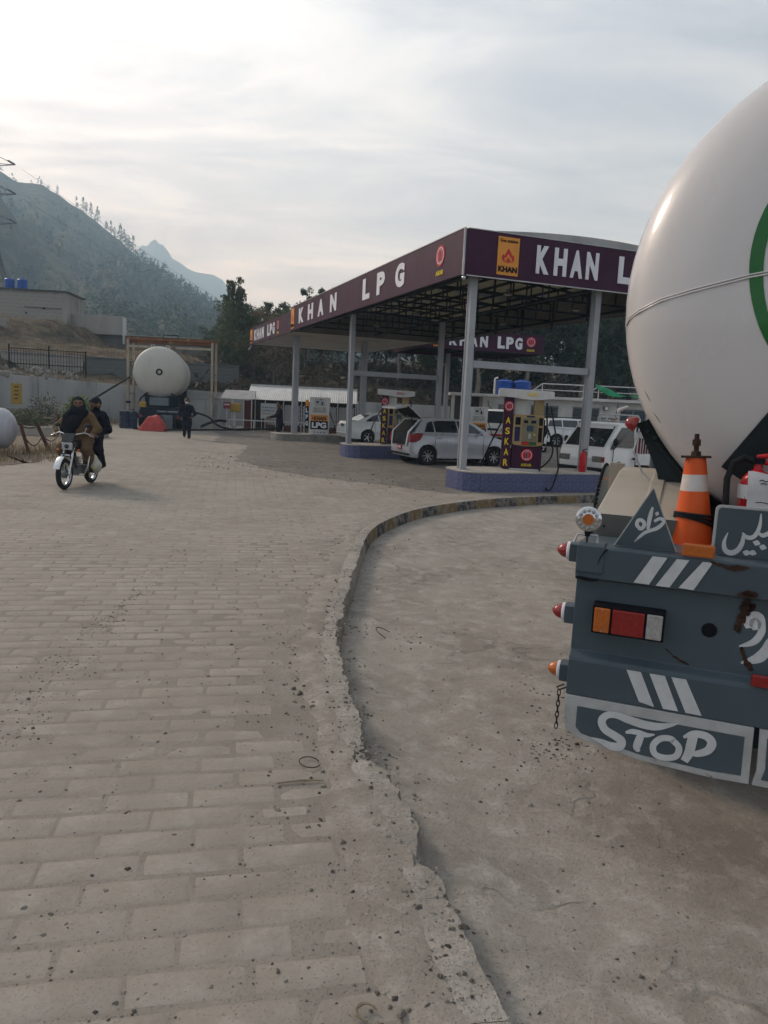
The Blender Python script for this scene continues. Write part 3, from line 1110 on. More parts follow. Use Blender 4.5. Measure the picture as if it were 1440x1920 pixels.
tv, tf = [], []
NX, NY = 130, 120
for j in range(NY + 1):
    y = 28 + 120 * (j / NY) ** 1.5
    for i in range(NX + 1):
        x = -62 + 124 * (i / NX)
        tv.append((x, y, terr_h(x, y)))
for j in range(NY):
    for i in range(NX):
        a = j * (NX + 1) + i
        q = (a, a + 1, a + NX + 2, a + NX + 1)
        if min(tv[k][2] for k in q) > -0.4:
            tf.append(q)
tagstruct(MB().add(tv, tf).build('terraced_bank', m_bank, smooth=180, fix=False))


def ridge_land(name, ridge, foot_y, foot_z, mat, seed, amp, nx=140, ny=46, back=160.0):
    """a slope from a foot line up to a ridge polyline of (x, y, z)"""
    xs = [q[0] for q in ridge]
    zmax = max(q[2] for q in ridge if abs(q[0] / q[1]) < .6)
    vs, fs = [], []

    def ridge_at(x):
        for a, b in zip(ridge, ridge[1:]):
            if a[0] <= x <= b[0]:
                t = (x - a[0]) / (b[0] - a[0])
                return a[1] + (b[1] - a[1]) * t, a[2] + (b[2] - a[2]) * t
        return ridge[-1][1:]
    rows = ny + 8
    for j in range(rows + 1):
        for i in range(nx + 1):
            x = xs[0] + (xs[-1] - xs[0]) * i / nx
            ry, rz = ridge_at(x)
            fac = max(0.06, min(1.0, (rz - foot_z) / zmax)) ** 1.3
            rz += fac * amp * .16 * (fbm(x / amp * 3.2, 1.3, seed + 2, 5) - .47)
            if j <= ny:
                t = j / ny
                y = foot_y + (ry - foot_y) * t
                xx = x * (y / ry)            # the fall lines run towards the valley
                prof = t ** 1.12
                z = foot_z + (rz - foot_z) * prof
                k = math.sin(math.pi * min(1, t * 1.0)) ** 0.8
                z += fac * k * amp * ((fbm(x / amp * 0.55 + t * 0.6, t * 2.2, seed) - .47) * 1.7 + (fbm(x / amp * 2.1, t * 8, seed + 5) - .47) * .6)
                z += fac * (0.10 * amp) * (fbm(x / amp * 4, j * .7, seed + 9) - .47) * (0.4 + 0.6 * k)
            else:
                t = (j - ny) / 8
                y = ry + back * t
                xx = x * (y / ry)
                z = rz * (1 - t * 1.15)
            vs.append((xx, y, z))
    for j in range(rows):
        for i in range(nx):
            a = j * (nx + 1) + i
            fs.append((a, a + 1, a + nx + 2, a + nx + 1))
    return tagstruct(MB().add(vs, fs).build(name, mat, smooth=180, fix=False)), vs, nx, ny


def ray_pt(px, py, Y):
    """where a sight line of the survey photograph meets the plane y = Y"""
    d = fw + ri * ((px - 720) / 1385) + up * ((960 - py) / 1385)
    return Vector((0, 0, CAM_H)) + d * (Y / d.y)


HILL = [(-760, 120), (-430, 205), (-230, 262), (-110, 300), (-40, 312), (0, 322), (28, 341), (60, 343), (82, 345), (94, 357), (110, 364), (140, 386), (170, 407), (205, 436), (232, 458), (252, 476), (278, 500), (300, 514), (330, 536), (360, 556), (390, 574), (420, 592), (460, 608), (520, 626), (640, 645), (900, 668), (1500, 700)]
def hill_y(px):
    return 774 - 270 * smoothstep(100, 560, px)


hr = []
for px, py in HILL:
    Y = hill_y(px)
    q = ray_pt(px, py, Y)
    hr.append((q.x, q.y, q.z))
hill, hv, hnx, hny = ridge_land('wooded_hill', hr, 150.0, 4.0, m_hill, 41, 46.0, nx=300, back=290.0)
MT = [(-300, 620), (60, 560), (150, 545), (210, 505), (236, 478), (255, 468), (266, 460), (276, 459), (286, 448), (292, 447), (299, 456), (305, 456), (316, 470), (322, 483), (330, 488), (345, 498), (360, 507), (380, 512), (400, 516), (418, 526), (432, 545), (450, 566), (480, 582), (540, 604), (640, 630), (900, 660), (1500, 690)]
mr = []
for px, py in MT:
    q = ray_pt(px, py, 2250)
    mr.append((q.x, q.y, q.z))
ridge_land('far_mountain', mr, 1100.0, 10.0, m_mtn, 77, 108.0, nx=420, ny=44, back=540)

# ------------------------------------------------------------------ foliage
def leaf_mat(name, c1, c2, tr=0.35):
    m = bpy.data.materials.new(name)
    m.use_nodes = True
    t = m.node_tree
    b = t.nodes['Principled BSDF']
    g = nd(t, 'ShaderNodeNewGeometry')
    n = nd(t, 'ShaderNodeTexNoise', i_Scale=1.3, i_Detail=4.0, i_Roughness=0.7)
    lk(t, g.outputs['Position'], n.inputs[0])
    c = mixc(t, ramp(t, n.outputs[0], [(0.35, 0.0), (0.65, 1.0)]), c1, c2)
    c = mixc(t, vmath(t, 'MULTIPLY', g.outputs['Random Per Island'], 0.6), c, tuple(v * 1.6 for v in c2))
    lk(t, c, b.inputs['Base Color'])
    b.inputs['Roughness'].default_value = 0.65
    b.inputs['Specular IOR Level'].default_value = 0.25
    tl = nd(t, 'ShaderNodeBsdfTranslucent')
    lk(t, c, tl.inputs[0])
    mx = nd(t, 'ShaderNodeMixShader', i_Fac=tr)
    lk(t, b.outputs[0], mx.inputs[1])
    lk(t, tl.outputs[0], mx.inputs[2])
    lk(t, mx.outputs[0], t.nodes['Material Output'].inputs[0])
    MATS[name] = m
    return m


m_leaf_dark = leaf_mat('leaf_dark', (0.028, 0.042, 0.022), (0.050, 0.066, 0.032))
m_leaf_mid = leaf_mat('leaf_olive', (0.045, 0.060, 0.028), (0.075, 0.088, 0.042))
m_leaf_dry = leaf_mat('leaf_russet', (0.085, 0.055, 0.035), (0.14, 0.095, 0.06))
m_leaf_pine = leaf_mat('leaf_pine', (0.022, 0.034, 0.020), (0.036, 0.050, 0.027), 0.15)
m_leaf_palm = leaf_mat('leaf_palm', (0.07, 0.12, 0.035), (0.11, 0.16, 0.05))
m_grass_dry = leaf_mat('dry_grass_blade', (0.13, 0.098, 0.055), (0.18, 0.14, 0.085))
m_bark = M('bark', (0.11, 0.09, 0.07), (0.06, 0.05, 0.04), scale=6, rough=0.9, bump=0.01, stretch=(1, 1, 0.25))
m_bark_pale = M('bark_pale', (0.26, 0.24, 0.21), (0.15, 0.13, 0.11), scale=5, rough=0.85, stretch=(1, 1, 0.3))


def leaf(mb, c, size, rg, droop=0.0):
    """one slim leaf spray of two triangles"""
    a = rg.uniform(0, 6.283)
    e = rg.uniform(-0.9, 0.9) - droop
    d = Vector((math.cos(a) * math.cos(e), math.sin(a) * math.cos(e), math.sin(e)))
    s_ = d.orthogonal().normalized()
    s_.rotate(Matrix.Rotation(rg.uniform(0, 6.28), 3, d))
    L, W = size * rg.uniform(.7, 1.3), size * rg.uniform(.25, .45)
    q = Vector(c)
    mb.add([q - d * L / 2, q + s_ * W / 2, q + d * L / 2, q - s_ * W / 2], [(0, 1, 2, 3)])


def tree_meshes(seed, h, spread, kind, n_leaf, bark, leafm, leaf_size):
    """returns (trunk mesh, crown mesh); kinds: round, tall, weep, bare"""
    rg = random.Random(seed)
    tm, cm = MB(), MB()
    lean = Vector((rg.uniform(-.06, .06), rg.uniform(-.06, .06), 0))
    n = 8
    base_r = h * 0.020 + 0.03
    pts = [Vector((0, 0, -0.4)) + (lean * h * (k / n) ** 1.3) + Vector((rg.uniform(-.02, .02) * h * (k > 0), rg.uniform(-.02, .02) * h * (k > 0), (h * .93 + .4) * k / n)) for k in range(n + 1)]
    tm.tube(pts, [base_r * (1 - .88 * k / n) for k in range(n + 1)], 7)
    tips = []
    nl = {'round': 13, 'tall': 15, 'weep': 13, 'bare': 16}[kind]
    for b in range(nl):
        t = {'round': .30, 'tall': .30, 'weep': .32, 'bare': .25}[kind] + .66 * b / nl
        k = t * n
        i = int(k)
        o = pts[i].lerp(pts[min(i + 1, n)], k - i)
        az = b * 2.4 + rg.uniform(-.5, .5)
        reach = spread * {'round': math.sin(math.pi * (0.15 + .8 * (t - .28) / .72)) ** .7, 'tall': .35 + .65 * (1 - t), 'weep': .45 + .5 * math.sin(math.pi * t), 'bare': .5 + .4 * (1 - t)}[kind] * rg.uniform(.7, 1.15)
        rise = {'round': .55, 'tall': .9, 'weep': .6, 'bare': .9}[kind] * reach * rg.uniform(.5, 1.2)
        d = Vector((math.cos(az), math.sin(az), 0))
        q = [o, o + d * reach * .45 + Vector((0, 0, rise * .55)), o + d * reach + Vector((0, 0, rise))]
        r0 = base_r * (1 - .8 * t) * .55
        tm.tube(q, [r0, r0 * .6, r0 * .2], 5)
        tips.append((q[1], reach * .30))
        tips.append((q[2], reach * .36))
        for s_ in range(3 if kind != 'bare' else 5):
            f = rg.uniform(.35, .95)
            o2 = o + d * reach * f + Vector((0, 0, rise * f))
            a2 = az + rg.choice((-1, 1)) * rg.uniform(.4, 1.3)
            e2 = o2 + Vector((math.cos(a2), math.sin(a2), rg.uniform(.1, .9))) * reach * rg.uniform(.25, .45)
            tm.tube([o2, (o2 + e2) / 2 + Vector((0, 0, .03 * h)), e2], [r0 * .4, r0 * .3, r0 * .12], 4)
            tips.append((e2, reach * .32))
    tips.append((pts[-1], spread * .22))
    tips.append((pts[-2], spread * .28))
    for k in range(n_leaf):
        c, rr = rg.choice(tips)
        v = Vector((rg.gauss(0, 1), rg.gauss(0, 1), rg.gauss(0, .75)))
        v = c + v.normalized() * rr * rg.random() ** .45
        if kind == 'weep':
            dn = rg.random() ** 1.5 * h * .20
            v = c + Vector((rg.gauss(0, .42) * rr, rg.gauss(0, .42) * rr, -dn + .03 * h))
            leaf(cm, v, leaf_size * 1.25, rg, 1.2)
        else:
            leaf(cm, v, leaf_size, rg, .25)
    return tm.mesh('trunk', bark, smooth=60, fix=False), cm.mesh('crown', leafm, fix=False)


TREES = {
    'willow': tree_meshes(1, 9.4, 1.45, 'weep', 5600, m_bark, m_leaf_mid, .24),
    'gum': tree_meshes(2, 12, 3.2, 'tall', 5200, m_bark_pale, m_leaf_dark, .42),
    'gum2': tree_meshes(3, 13, 3.0, 'tall', 4200, m_bark_pale, m_leaf_dark, .44),
    'round': tree_meshes(4, 8, 3.4, 'round', 6000, m_bark, m_leaf_dark, .34),
    'olive': tree_meshes(5, 7, 2.7, 'round', 4200, m_bark, m_leaf_mid, .30),
    'russet': tree_meshes(6, 6, 2.6, 'round', 2600, m_bark, m_leaf_dry, .22),
    'bare': tree_meshes(8, 5.5, 1.8, 'bare', 120, m_bark, m_leaf_dry, .16),
}


def tree(kind, x, y, sc, rz, name, label, group=None, z=None, zs=1.0):
    t = thing(name, label, 'tree', (x, y, terr_h(x, y) - .1 if z is None else z), rz, group)
    t.scale = (sc, sc, sc * zs)
    link('trunk', TREES[kind][0], t)
    link('crown', TREES[kind][1], t)
    return t


def at(px, Y, Z=0):
    q = ray_pt(px, 760, Y)
    return q.x


# the trees between the tanker gantry and the canopy
tree('willow', at(452, 62), 62, 1.06, .4, 'weeping_tree', 'tall feathery drooping tree left of the canopy end', z=1.9)
tree('olive', at(476, 60), 60, .98, 1.4, 'olive_tree', 'rounded olive tree just right of the drooping tree', z=2.2)
tree('olive', at(424, 66), 66, 0.62, 2.2, 'olive_tree', 'low olive tree at the left foot of the drooping tree', z=2.6)
tree('round', at(372, 84), 84, .42, .9, 'bushy_tree', 'dark bushy tree rising behind the right gantry post', z=3.5)
tree('gum2', at(528, 92), 92, .92, 2.9, 'slim_tree', 'sparse tree top showing over the lower canopy roof', z=1.8)
tree('round', at(566, 96), 96, 1.18, 1.9, 'bushy_tree', 'dark tree crown peeping over the fascia left of KHAN', z=3.0)
tree('russet', at(512, 57), 57, .98, .3, 'russet_tree', 'rust brown leaved tree behind the corrugated shed', z=2.2)
tree('bare', at(522, 54), 54, .55, 1.3, 'bare_tree', 'small leafless tree above the white corrugated roof', z=1.7)
tree('bare', at(607, 57), 57, .75, 2.3, 'bare_tree', 'leafless tree seen between the two pale canopy posts', z=1.8)
GW = 'dark trees standing behind the filling station'
spots = [(398, 72, 'round', .46), (420, 78, 'gum', .40), (446, 75, 'round', .52), (468, 82, 'gum2', .5), (492, 72, 'round', .66), (512, 80, 'gum', .62), (540, 76, 'round', .72), (556, 70, 'olive', .8), (580, 84, 'gum2', .70), (600, 74, 'round', .75), (622, 80, 'gum', .72), (648, 72, 'round', .82),
         (672, 70, 'gum2', .68), (700, 76, 'gum', .80), (722, 70, 'round', .86), (748, 66, 'gum', .74), (772, 74, 'gum2', .84), (796, 68, 'round', .9), (820, 64, 'gum', .84), (846, 72, 'gum2', .92), (866, 66, 'round', .9), (890, 62, 'gum', .88), (914, 70, 'gum2', 1.0), (938, 64, 'round', 1.0),
         (960, 68, 'gum', 1.0), (984, 62, 'gum2', .95), (1010, 70, 'gum', 1.1), (1030, 62, 'round', 1.05), (1056, 66, 'gum2', 1.06), (1080, 62, 'gum', 1.02), (1104, 70, 'gum2', 1.15), (1128, 63, 'round', 1.1), (1150, 66, 'gum', 1.1), (1176, 61, 'gum2', 1.05), (1205, 66, 'gum', 1.1), (1240, 62, 'round', 1.1)]
for k, (px, Y, kd, sc) in enumerate(spots):
    lab = {'round': 'dense dark round tree in the wood behind the station', 'gum': 'tall dark gum tree in the wood behind the station', 'gum2': 'slender pale stemmed tree in the wood behind the station', 'olive': 'lighter olive tree in the wood behind the station'}[kd]
    lab = lab.replace('in the wood behind the station', 'in the wood behind the corrugated shed' if px < 650 else ('in the wood seen between the canopy posts' if px < 900 else 'in the wood behind the white shop'))
    tree(kd, at(px, Y), Y + rnd.uniform(-1, 1), sc * rnd.uniform(.94, 1.06), rnd.uniform(0, 6.28), 'wood_tree', lab, GW)

# scrub: undergrowth below the wood and dry grass on the terraces
gb = MB()
rg = random.Random(31)
for k in range(26000):
    x, y = rg.uniform(-16, 34), rg.uniform(52, 82)
    if wall_dist(x, y) < .8:
        continue
    c = Vector((x, y, terr_h(x, y) + abs(rg.gauss(0, .5))))
    leaf(gb, c, rg.uniform(.3, .75), rg)
tag(gb.build('undergrowth', [leaf_mat('scrub_leaf', (0.032, 0.030, 0.020), (0.060, 0.044, 0.030))], fix=False), 'dark reddish scrub covering the slope under the wood', 'scrub', kind='stuff')
gb = MB()


def tuft(mb, x, y, z, h, n, rg, spr=.12):
    for q in range(n):
        a, l = rg.uniform(0, 6.28), rg.uniform(.1, .5)
        b = Vector((x + rg.gauss(0, spr), y + rg.gauss(0, spr), z - .02))
        d = Vector((math.cos(a) * l, math.sin(a) * l, 1)) * h * rg.uniform(.5, 1.1)
        s_ = Vector((-math.sin(a), math.cos(a), 0)) * h * .035
        mb.add([b - s_, b + s_, b + d], [(0, 1, 2)])


for k in range(5200):
    x, y = rg.uniform(-48, -9), rg.uniform(38, 82)
    s_ = wall_dist(x, y)
    if s_ < .5 or fbm(x * .3, y * .3, 4) < .40:
        continue
    tuft(gb, x, y, terr_h(x, y), rg.uniform(.2, .55), 5, rg, .2)
tag(gb.build('dry_grass', m_grass_dry, fix=False), 'dry yellow grass growing on the terraced bank', 'grass', kind='stuff')

# trees on the hill: the crest ones singly, the wooded slope as one mass
def hill_tree_mesh(seed, n, kind):
    rg = random.Random(seed)
    mb = MB()
    mb.mat(1).cyl((0, 0, -1), (0, 0, 5.2), .22, .05, 4)
    mb.mat(0)
    for k in range(n):
        t = rg.random()
        if kind == 0:      # pointed
            z, r = 1.6 + 6.6 * t, 1.9 * (1 - t) ** .8 + .15
        else:              # rounder with gaps
            z, r = 2.4 + 5.2 * t, 1.7 * math.sin(math.pi * (.15 + .8 * t))
        a = rg.uniform(0, 6.28)
        r *= rg.random() ** .5
        leaf(mb, (r * math.cos(a), r * math.sin(a), z), 1.25, rg, .2)
    return mb.mesh('hill_tree', [m_leaf_pine, m_bark], fix=False)


HT = [hill_tree_mesh(200 + k, 90, k % 2) for k in range(5)]
GC = 'trees standing out along the crest of the wooded hill'
crest = [(108, .9), (144, .7), (156, 1.5), (162, 1.1), (171, 1.3), (183, 1.5), (200, .9), (208, 1.2), (215, 1.1), (226, 1.7), (233, 1.5), (240, 1.1), (250, 1.5), (266, .9), (288, .9), (296, 1.2), (309, 1.6), (316, 1.1), (322, 1.0), (331, 1.3), (340, 1.6), (347, 1.2), (356, 1.2), (364, 1.3), (371, 1.3), (380, 1.2), (387, 1.4), (396, 1.3), (404, 1.3), (411, 1.1), (418, 1.2)]


def hill_pt(px):
    for (a, b), (c, e) in zip(HILL, HILL[1:]):
        if a <= px <= c:
            py = b + (e - b) * (px - a) / (c - a)
            return ray_pt(px, py, hill_y(px))


for k, (px, s_) in enumerate(crest):
    q = hill_pt(px)
    far_s = q.y / 400 * 1.1
    t = link('crest_tree', HT[k % 5], None, (q.x, q.y, q.z - 1.2), (0, 0, rnd.uniform(0, 6)))
    s2 = s_ * .50 * far_s * 1.2
    t.scale = (s2 * .85, s2 * .85, s2 * rnd.uniform(.95, 1.2))
    lab = 'tall dark tree on the crest of the wooded hill' if s_ >= 1.3 else 'small dark tree on the crest of the wooded hill'
    lab = lab.replace('the crest of the wooded hill', 'the upper hill crest above the block house' if px < 262 else 'the lower hill crest above the rusty gantry')
    if k == 0:
        lab = 'lone small tree high on the bare crest at the left'
    tag(t, lab, 'tree', GC)
wm = MB()
rg = random.Random(77)
n_t = 0
while n_t < 3600:
    i, j = rg.randrange(10, hnx - 2), rg.randrange(2, hny)
    a = Vector(hv[j * (hnx + 1) + i])
    b = Vector(hv[(j + 1) * (hnx + 1) + i + 1])
    c = a.lerp(b, rg.random())
    c.x += rg.uniform(-5, 5)
    t = j / hny
    rpx = 720 + 1385 * c.x / c.y
    if rpx < -60 or rpx > 700:
        continue
    dens = .05 + .95 * smoothstep(120, 330, rpx + (1 - t) * 40) + .3 * (fbm(c.x * .02, c.y * .02, 8) > .52)
    if rg.random() > dens:
        continue
    n_t += 1
    h = rg.uniform(4.2, 10.0) * (.5 + c.y / 1400)
    for q in range(13):
        tt = rg.random()
        aa = rg.uniform(0, 6.28)
        r = .34 * h * (1 - tt) ** .7 * rg.random() ** .5
        leaf(wm, c + Vector((r * math.cos(aa), r * math.sin(aa), h * (.1 + .9 * tt) - .4)), h * .30, rg, .1)
tag(wm.build('hillside_woodland', m_leaf_pine, fix=False), 'dark pine wood covering the slope of the hill', 'woodland', kind='stuff')
# ================================================================== filling station
m_maroon = M('fascia_maroon', (0.050, 0.012, 0.036), (0.040, 0.010, 0.029), scale=0.7, rough=0.5, spec=0.18)
m_white = M('white_letter', (0.74, 0.74, 0.77), (0.66, 0.66, 0.69), scale=3, rough=0.5)
m_trim = M('pale_trim', (0.50, 0.50, 0.50), (0.36, 0.36, 0.36), scale=4, rough=0.5)
m_post = M('post_grey_paint', (0.34, 0.355, 0.375), (0.28, 0.29, 0.31), scale=1.6, rough=0.5, c3=(0.26, 0.25, 0.24), s3=5, t3=(0.63, 0.72))
m_steel = M('dark_steel', (0.030, 0.032, 0.036), (0.020, 0.021, 0.024), scale=3, rough=0.55)
m_sheet = M('roof_sheet', (0.46, 0.43, 0.33), (0.33, 0.31, 0.24), scale=0.9, rough=0.7, stretch=(1, 0.3, 1))
tsh = m_sheet.node_tree        # ribbed fibreglass lets some daylight through
tlb = nd(tsh, 'ShaderNodeBsdfTranslucent')
tlb.inputs[0].default_value = (0.50, 0.46, 0.34, 1)
tmx = nd(tsh, 'ShaderNodeMixShader', i_Fac=0.30)
lk(tsh, tsh.nodes['Principled BSDF'].outputs[0], tmx.inputs[1])
lk(tsh, tlb.outputs[0], tmx.inputs[2])
lk(tsh, tmx.outputs[0], tsh.nodes['Material Output'].inputs[0])
m_lining = M('fascia_back', (0.20, 0.185, 0.165), (0.13, 0.12, 0.11), scale=0.8, rough=0.8)
m_soffit = M('soffit_panel', (0.52, 0.49, 0.43), (0.42, 0.39, 0.34), scale=0.8, rough=0.7)
m_orange = M('logo_orange', (0.72, 0.30, 0.045), (0.62, 0.25, 0.04), scale=3, rough=0.5)
m_black = M('ink_black', (0.012, 0.012, 0.016), rough=0.5)
m_red = M('logo_red', (0.55, 0.02, 0.03), (0.45, 0.015, 0.025), scale=5, rough=0.45)
m_navy = M('logo_navy', (0.015, 0.016, 0.075), rough=0.45)
m_yellow = M('letter_yellow', (0.80, 0.60, 0.03), (0.70, 0.50, 0.03), scale=5, rough=0.5)
m_glass = M('dark_glass', (0.012, 0.014, 0.017), rough=0.08, spec=0.6)
m_chrome = M('chrome', (0.62, 0.62, 0.62), rough=0.2, metal=1.0)
m_rubber = M('rubber', (0.016, 0.016, 0.017), (0.03, 0.03, 0.03), scale=20, rough=0.75)

FZ0, FZ1 = 4.80, 5.77
FH = FZ1 - FZ0


def flame_poly(w, h):
    L = [(0.0, 0.0), (-.28, .06), (-.46, .22), (-.48, .42), (-.36, .58), (-.30, .44), (-.20, .62), (-.10, .82), (.02, 1.0), (.06, .84), (.20, .66), (.30, .50), (.38, .56), (.46, .40), (.44, .20), (.26, .05)]
    return [(x * w, y * h) for x, y in L]


def logo_panel(parent, Mx, w, h, full=True):
    """orange badge with a flame, KHAN below"""
    pb = MB().prism([(-w / 2, -h / 2), (w / 2, -h / 2), (w / 2, h / 2), (-w / 2, h / 2)], 0.004, 0.016, Mx).build('badge', m_orange, parent)
    d = 0.017
    for k, (sc, mt) in enumerate(((1.0, m_red), (.62, m_orange), (.36, m_red))):
        F = [(x, y - h * .02 - .16 * h + (1 - sc) * .02 * h) for x, y in flame_poly(w * .62 * sc, h * .40 * sc)]
        MB().prism(F, d + .004 * k, d + .004 * k + .004, Mx).build('flame', mt, pb)
    t = fit_text(TXT['KHAN'], w * .88, h * .155)
    t.transform(Mx @ Matrix.Translation((0, -h * .345, d + .006)))
    t.materials.clear()
    t.materials.append(m_black)
    link('lettering', t, pb)
    if full:
        t = fit_text(TXT['Gas station'], w * .82, h * .085)
        t.transform(Mx @ Matrix.Translation((0, h * .405, d + .006)))
        t.materials.clear()
        t.materials.append(m_black)
        link('lettering', t, pb)
    return pb


def one_badge(parent, Mx, r, word=True, sx=1.0):
    """red roundel with a white ring and a navy figure one"""
    def disc(rad, d0, d1, mt, name, par, hole=0.0):
        n = 32
        mb = MB()
        if hole:
            vs, fs = [], []
            for k in range(n):
                a = 2 * math.pi * k / n
                for rr, z in ((rad, d0), (rad, d1), (hole, d1), (hole, d0)):
                    vs.append(Mx @ Vector((rr * sx * math.cos(a), rr * math.sin(a), z)))
            for k in range(n):
                q = (k + 1) % n
                for e in range(4):
                    fs.append((k * 4 + e, q * 4 + e, q * 4 + (e + 1) % 4, k * 4 + (e + 1) % 4))
            mb.add(vs, fs)
        else:
            mb.prism([(rad * sx * math.cos(2 * math.pi * k / n), rad * math.sin(2 * math.pi * k / n)) for k in range(n)], d0, d1, Mx)
        return mb.build(name, mt, par)
    b = disc(r, .003, .010, m_red, 'roundel', parent)
    disc(r * .80, .0105, .014, m_white, 'ring', b, r * .72)
    one = [(-.20, .18), (-.20, .30), (0.0, .52), (.16, .52), (.16, -.38), (.24, -.38), (.24, -.52), (-.16, -.52), (-.16, -.38), (-.04, -.38), (-.04, .24)]
    MB().prism([(x * r * 1.12 * sx, y * r * 1.12) for x, y in one], .0105, .013, Mx, 1.0).build('figure_outline', m_white, b)
    MB().prism([(x * r * .92 * sx, y * r * .98) for x, y in one], .0135, .018, Mx).build('figure', m_navy, b)
    if word:
        t = fit_text(TXT['ASKAR'], r * 1.75 * sx, r * .46)
        t.transform(Mx @ Matrix.Translation((0, -r * 1.62, .007)))
        t.materials.clear()
        t.materials.append(m_yellow)
        link('lettering', t, b)
    return b


def letters(parent, word, Mx, xs, w, h, mat, zc=0.0):
    for ch, x in zip(word, xs):
        t = fit_text(TXT[ch], w, h)
        t.transform(Mx @ Matrix.Translation((x, zc, .008)))
        t.materials.clear()
        t.materials.append(mat)
        link('letter', t, parent)


def column(parent, x, y, z0, z1, w=.15, d=.20, name='column'):
    """H-section steel post with a base plate"""
    mb = MB()
    mb.box(x - w / 2, x + w / 2, y - d / 2, y - d / 2 + .035, z0 + .02, z1)
    mb.box(x - w / 2, x + w / 2, y + d / 2 - .035, y + d / 2, z0 + .02, z1)
    mb.box(x - w / 2 + .02, x + w / 2 - .02, y - d / 2 + .036, y + d / 2 - .036, z0 + .02, z1)
    mb.box(x - w * .8, x + w * .8, y - d * .75, y + d * .75, z0, z0 + .018)
    return mb.build(name, m_post, parent)


# ---- near canopy
cp = thing('fuel_canopy', 'large maroon canopy with open steel roof frame and KHAN LPG in tall white letters', 'canopy', S(0, 0), SA)
CW, CD = 7.0, 16.8
for (cx, cy) in ((.4, .4), (3.75, .4), (.45, 9.5), (3.8, 9.5)):
    column(cp, cx, cy, .461, 4.93)
for cy in (.4, 9.5):
    MB().box(.50, 3.66, cy - .06, cy + .06, 2.82, 2.98).build('tie_beam', m_post, cp, bevel=.006)
# fascia panels with their light trims
fl = MB().box(-.06, 0.0, .062, CD, FZ0, FZ1).build('fascia_panel', m_maroon, cp)
ff = MB().box(-.06, CW, 0.0, .06, FZ0, FZ1).build('fascia_panel', m_maroon, cp)
fr = MB().box(CW - .06, CW, .062, CD, FZ0, FZ1).build('fascia_panel', m_maroon, cp)
fb = MB().box(0.002, CW - .062, CD - .06, CD, FZ0, FZ1).build('fascia_panel', m_maroon, cp)
MB().box(CW - .10, CW - .064, .07, CD - .07, FZ0 + .01, FZ1 - .02).build('lining', m_lining, fr)
MB().box(0.01, CW - .11, CD - .10, CD - .064, FZ0 + .01, FZ1 - .02).build('lining', m_lining, fb)
MB().box(0.004, .04, .07, CD - .11, FZ0 + .01, FZ1 - .02).build('lining', m_lining, fl)
MB().box(.05, CW - .12, .064, .10, FZ0 + .01, FZ1 - .02).build('lining', m_lining, ff)
MB().box(-.075, -.035, -.015, .025, FZ0 - .02, FZ1 + .02).build('corner_trim', m_trim, cp)
MB().box(.03, CW + .01, -.012, .03, FZ0 - .025, FZ0 - .003).build('edge_trim', m_trim, cp)
MB().box(.03, CW + .01, -.012, .03, FZ1 + .003, FZ1 + .022).build('edge_trim', m_trim, cp)
MB().box(-.072, -.03, .03, CD, FZ1 + .003, FZ1 + .022).build('edge_trim', m_trim, cp)
# lettering on the left fascia: read from far to near
ML = Matrix.Translation((-.062, 0, (FZ0 + FZ1) / 2)) @ Matrix.Rotation(R(-90), 4, 'Z') @ RX90
letters(fl, 'KHAN', ML, [-14.85, -13.35, -11.85, -10.2], .78, .60, m_white, .0)
letters(fl, 'LPG', ML, [-6.65, -5.35, -3.85], .66, .62, m_white, .02)
logo_panel(fl, ML @ Matrix.Translation((-16.35, 0, 0)), .55, .84, False)
one_badge(fl, ML @ Matrix.Translation((-1.25, .10, 0)), .24, True)
MF = Matrix.Translation((0, -.002, (FZ0 + FZ1) / 2)) @ RX90
logo_panel(ff, MF @ Matrix.Translation((1.03, .0, 0)), .54, .82)
letters(ff, 'KHAN', MF, [1.93, 2.40, 2.84, 3.27], .34, .62, m_white, .02)
letters(ff, 'LPG', MF, [4.18, 4.62, 5.10], .34, .62, m_white, .02)
one_badge(ff, MF @ Matrix.Translation((6.0, .1, 0)), .24)
# roof sheets, slightly arched across the width, and the steel frame below
m_roof_top = M('roof_outer', (0.40, 0.40, 0.39), (0.30, 0.30, 0.29), scale=1, rough=0.6)
for k in range(16):
    y0, y1 = .12 + k * (CD - .24) / 16, .12 + (k + 1) * (CD - .24) / 16 - .03
    vs, fs = [], []
    nseg = 28
    for j in range(nseg + 1):
        x = .05 + (CW - .10) * j / nseg
        z = 5.72 + .22 * math.sin(math.pi * j / nseg) + (.018 if j % 2 else 0)
        for yy in (y0, y1):
            for dz in (0, .012):
                vs.append((x, yy, z + dz))
    for j in range(nseg):
        a = j * 4
        fs += [(a, a + 4, a + 6, a + 2), (a + 1, a + 3, a + 7, a + 5), (a, a + 1, a + 5, a + 4), (a + 2, a + 6, a + 7, a + 3)]
    MB().add(vs, fs).build('roof_sheet', m_sheet if k % 4 else m_roof_top, cp)
gfl = [(.06 + (CW - .12) * j / 28, 5.755 + .22 * math.sin(math.pi * j / 28)) for j in range(29)]
MB().prism(gfl + [(CW - .06, 5.70), (.06, 5.70)], -.012, 0, Matrix.Translation((0, .104, 0)) @ RX90).build('gable_flashing', m_roof_top, cp)
for k in range(9):
    x = .3 + k * .8
    z = 5.60 + .22 * math.sin(math.pi * (x - .05) / (CW - .1)) - .03
    MB().box(x - .025, x + .025, .11, CD - .11, z - .03, z + .05).build('purlin', m_steel, cp)
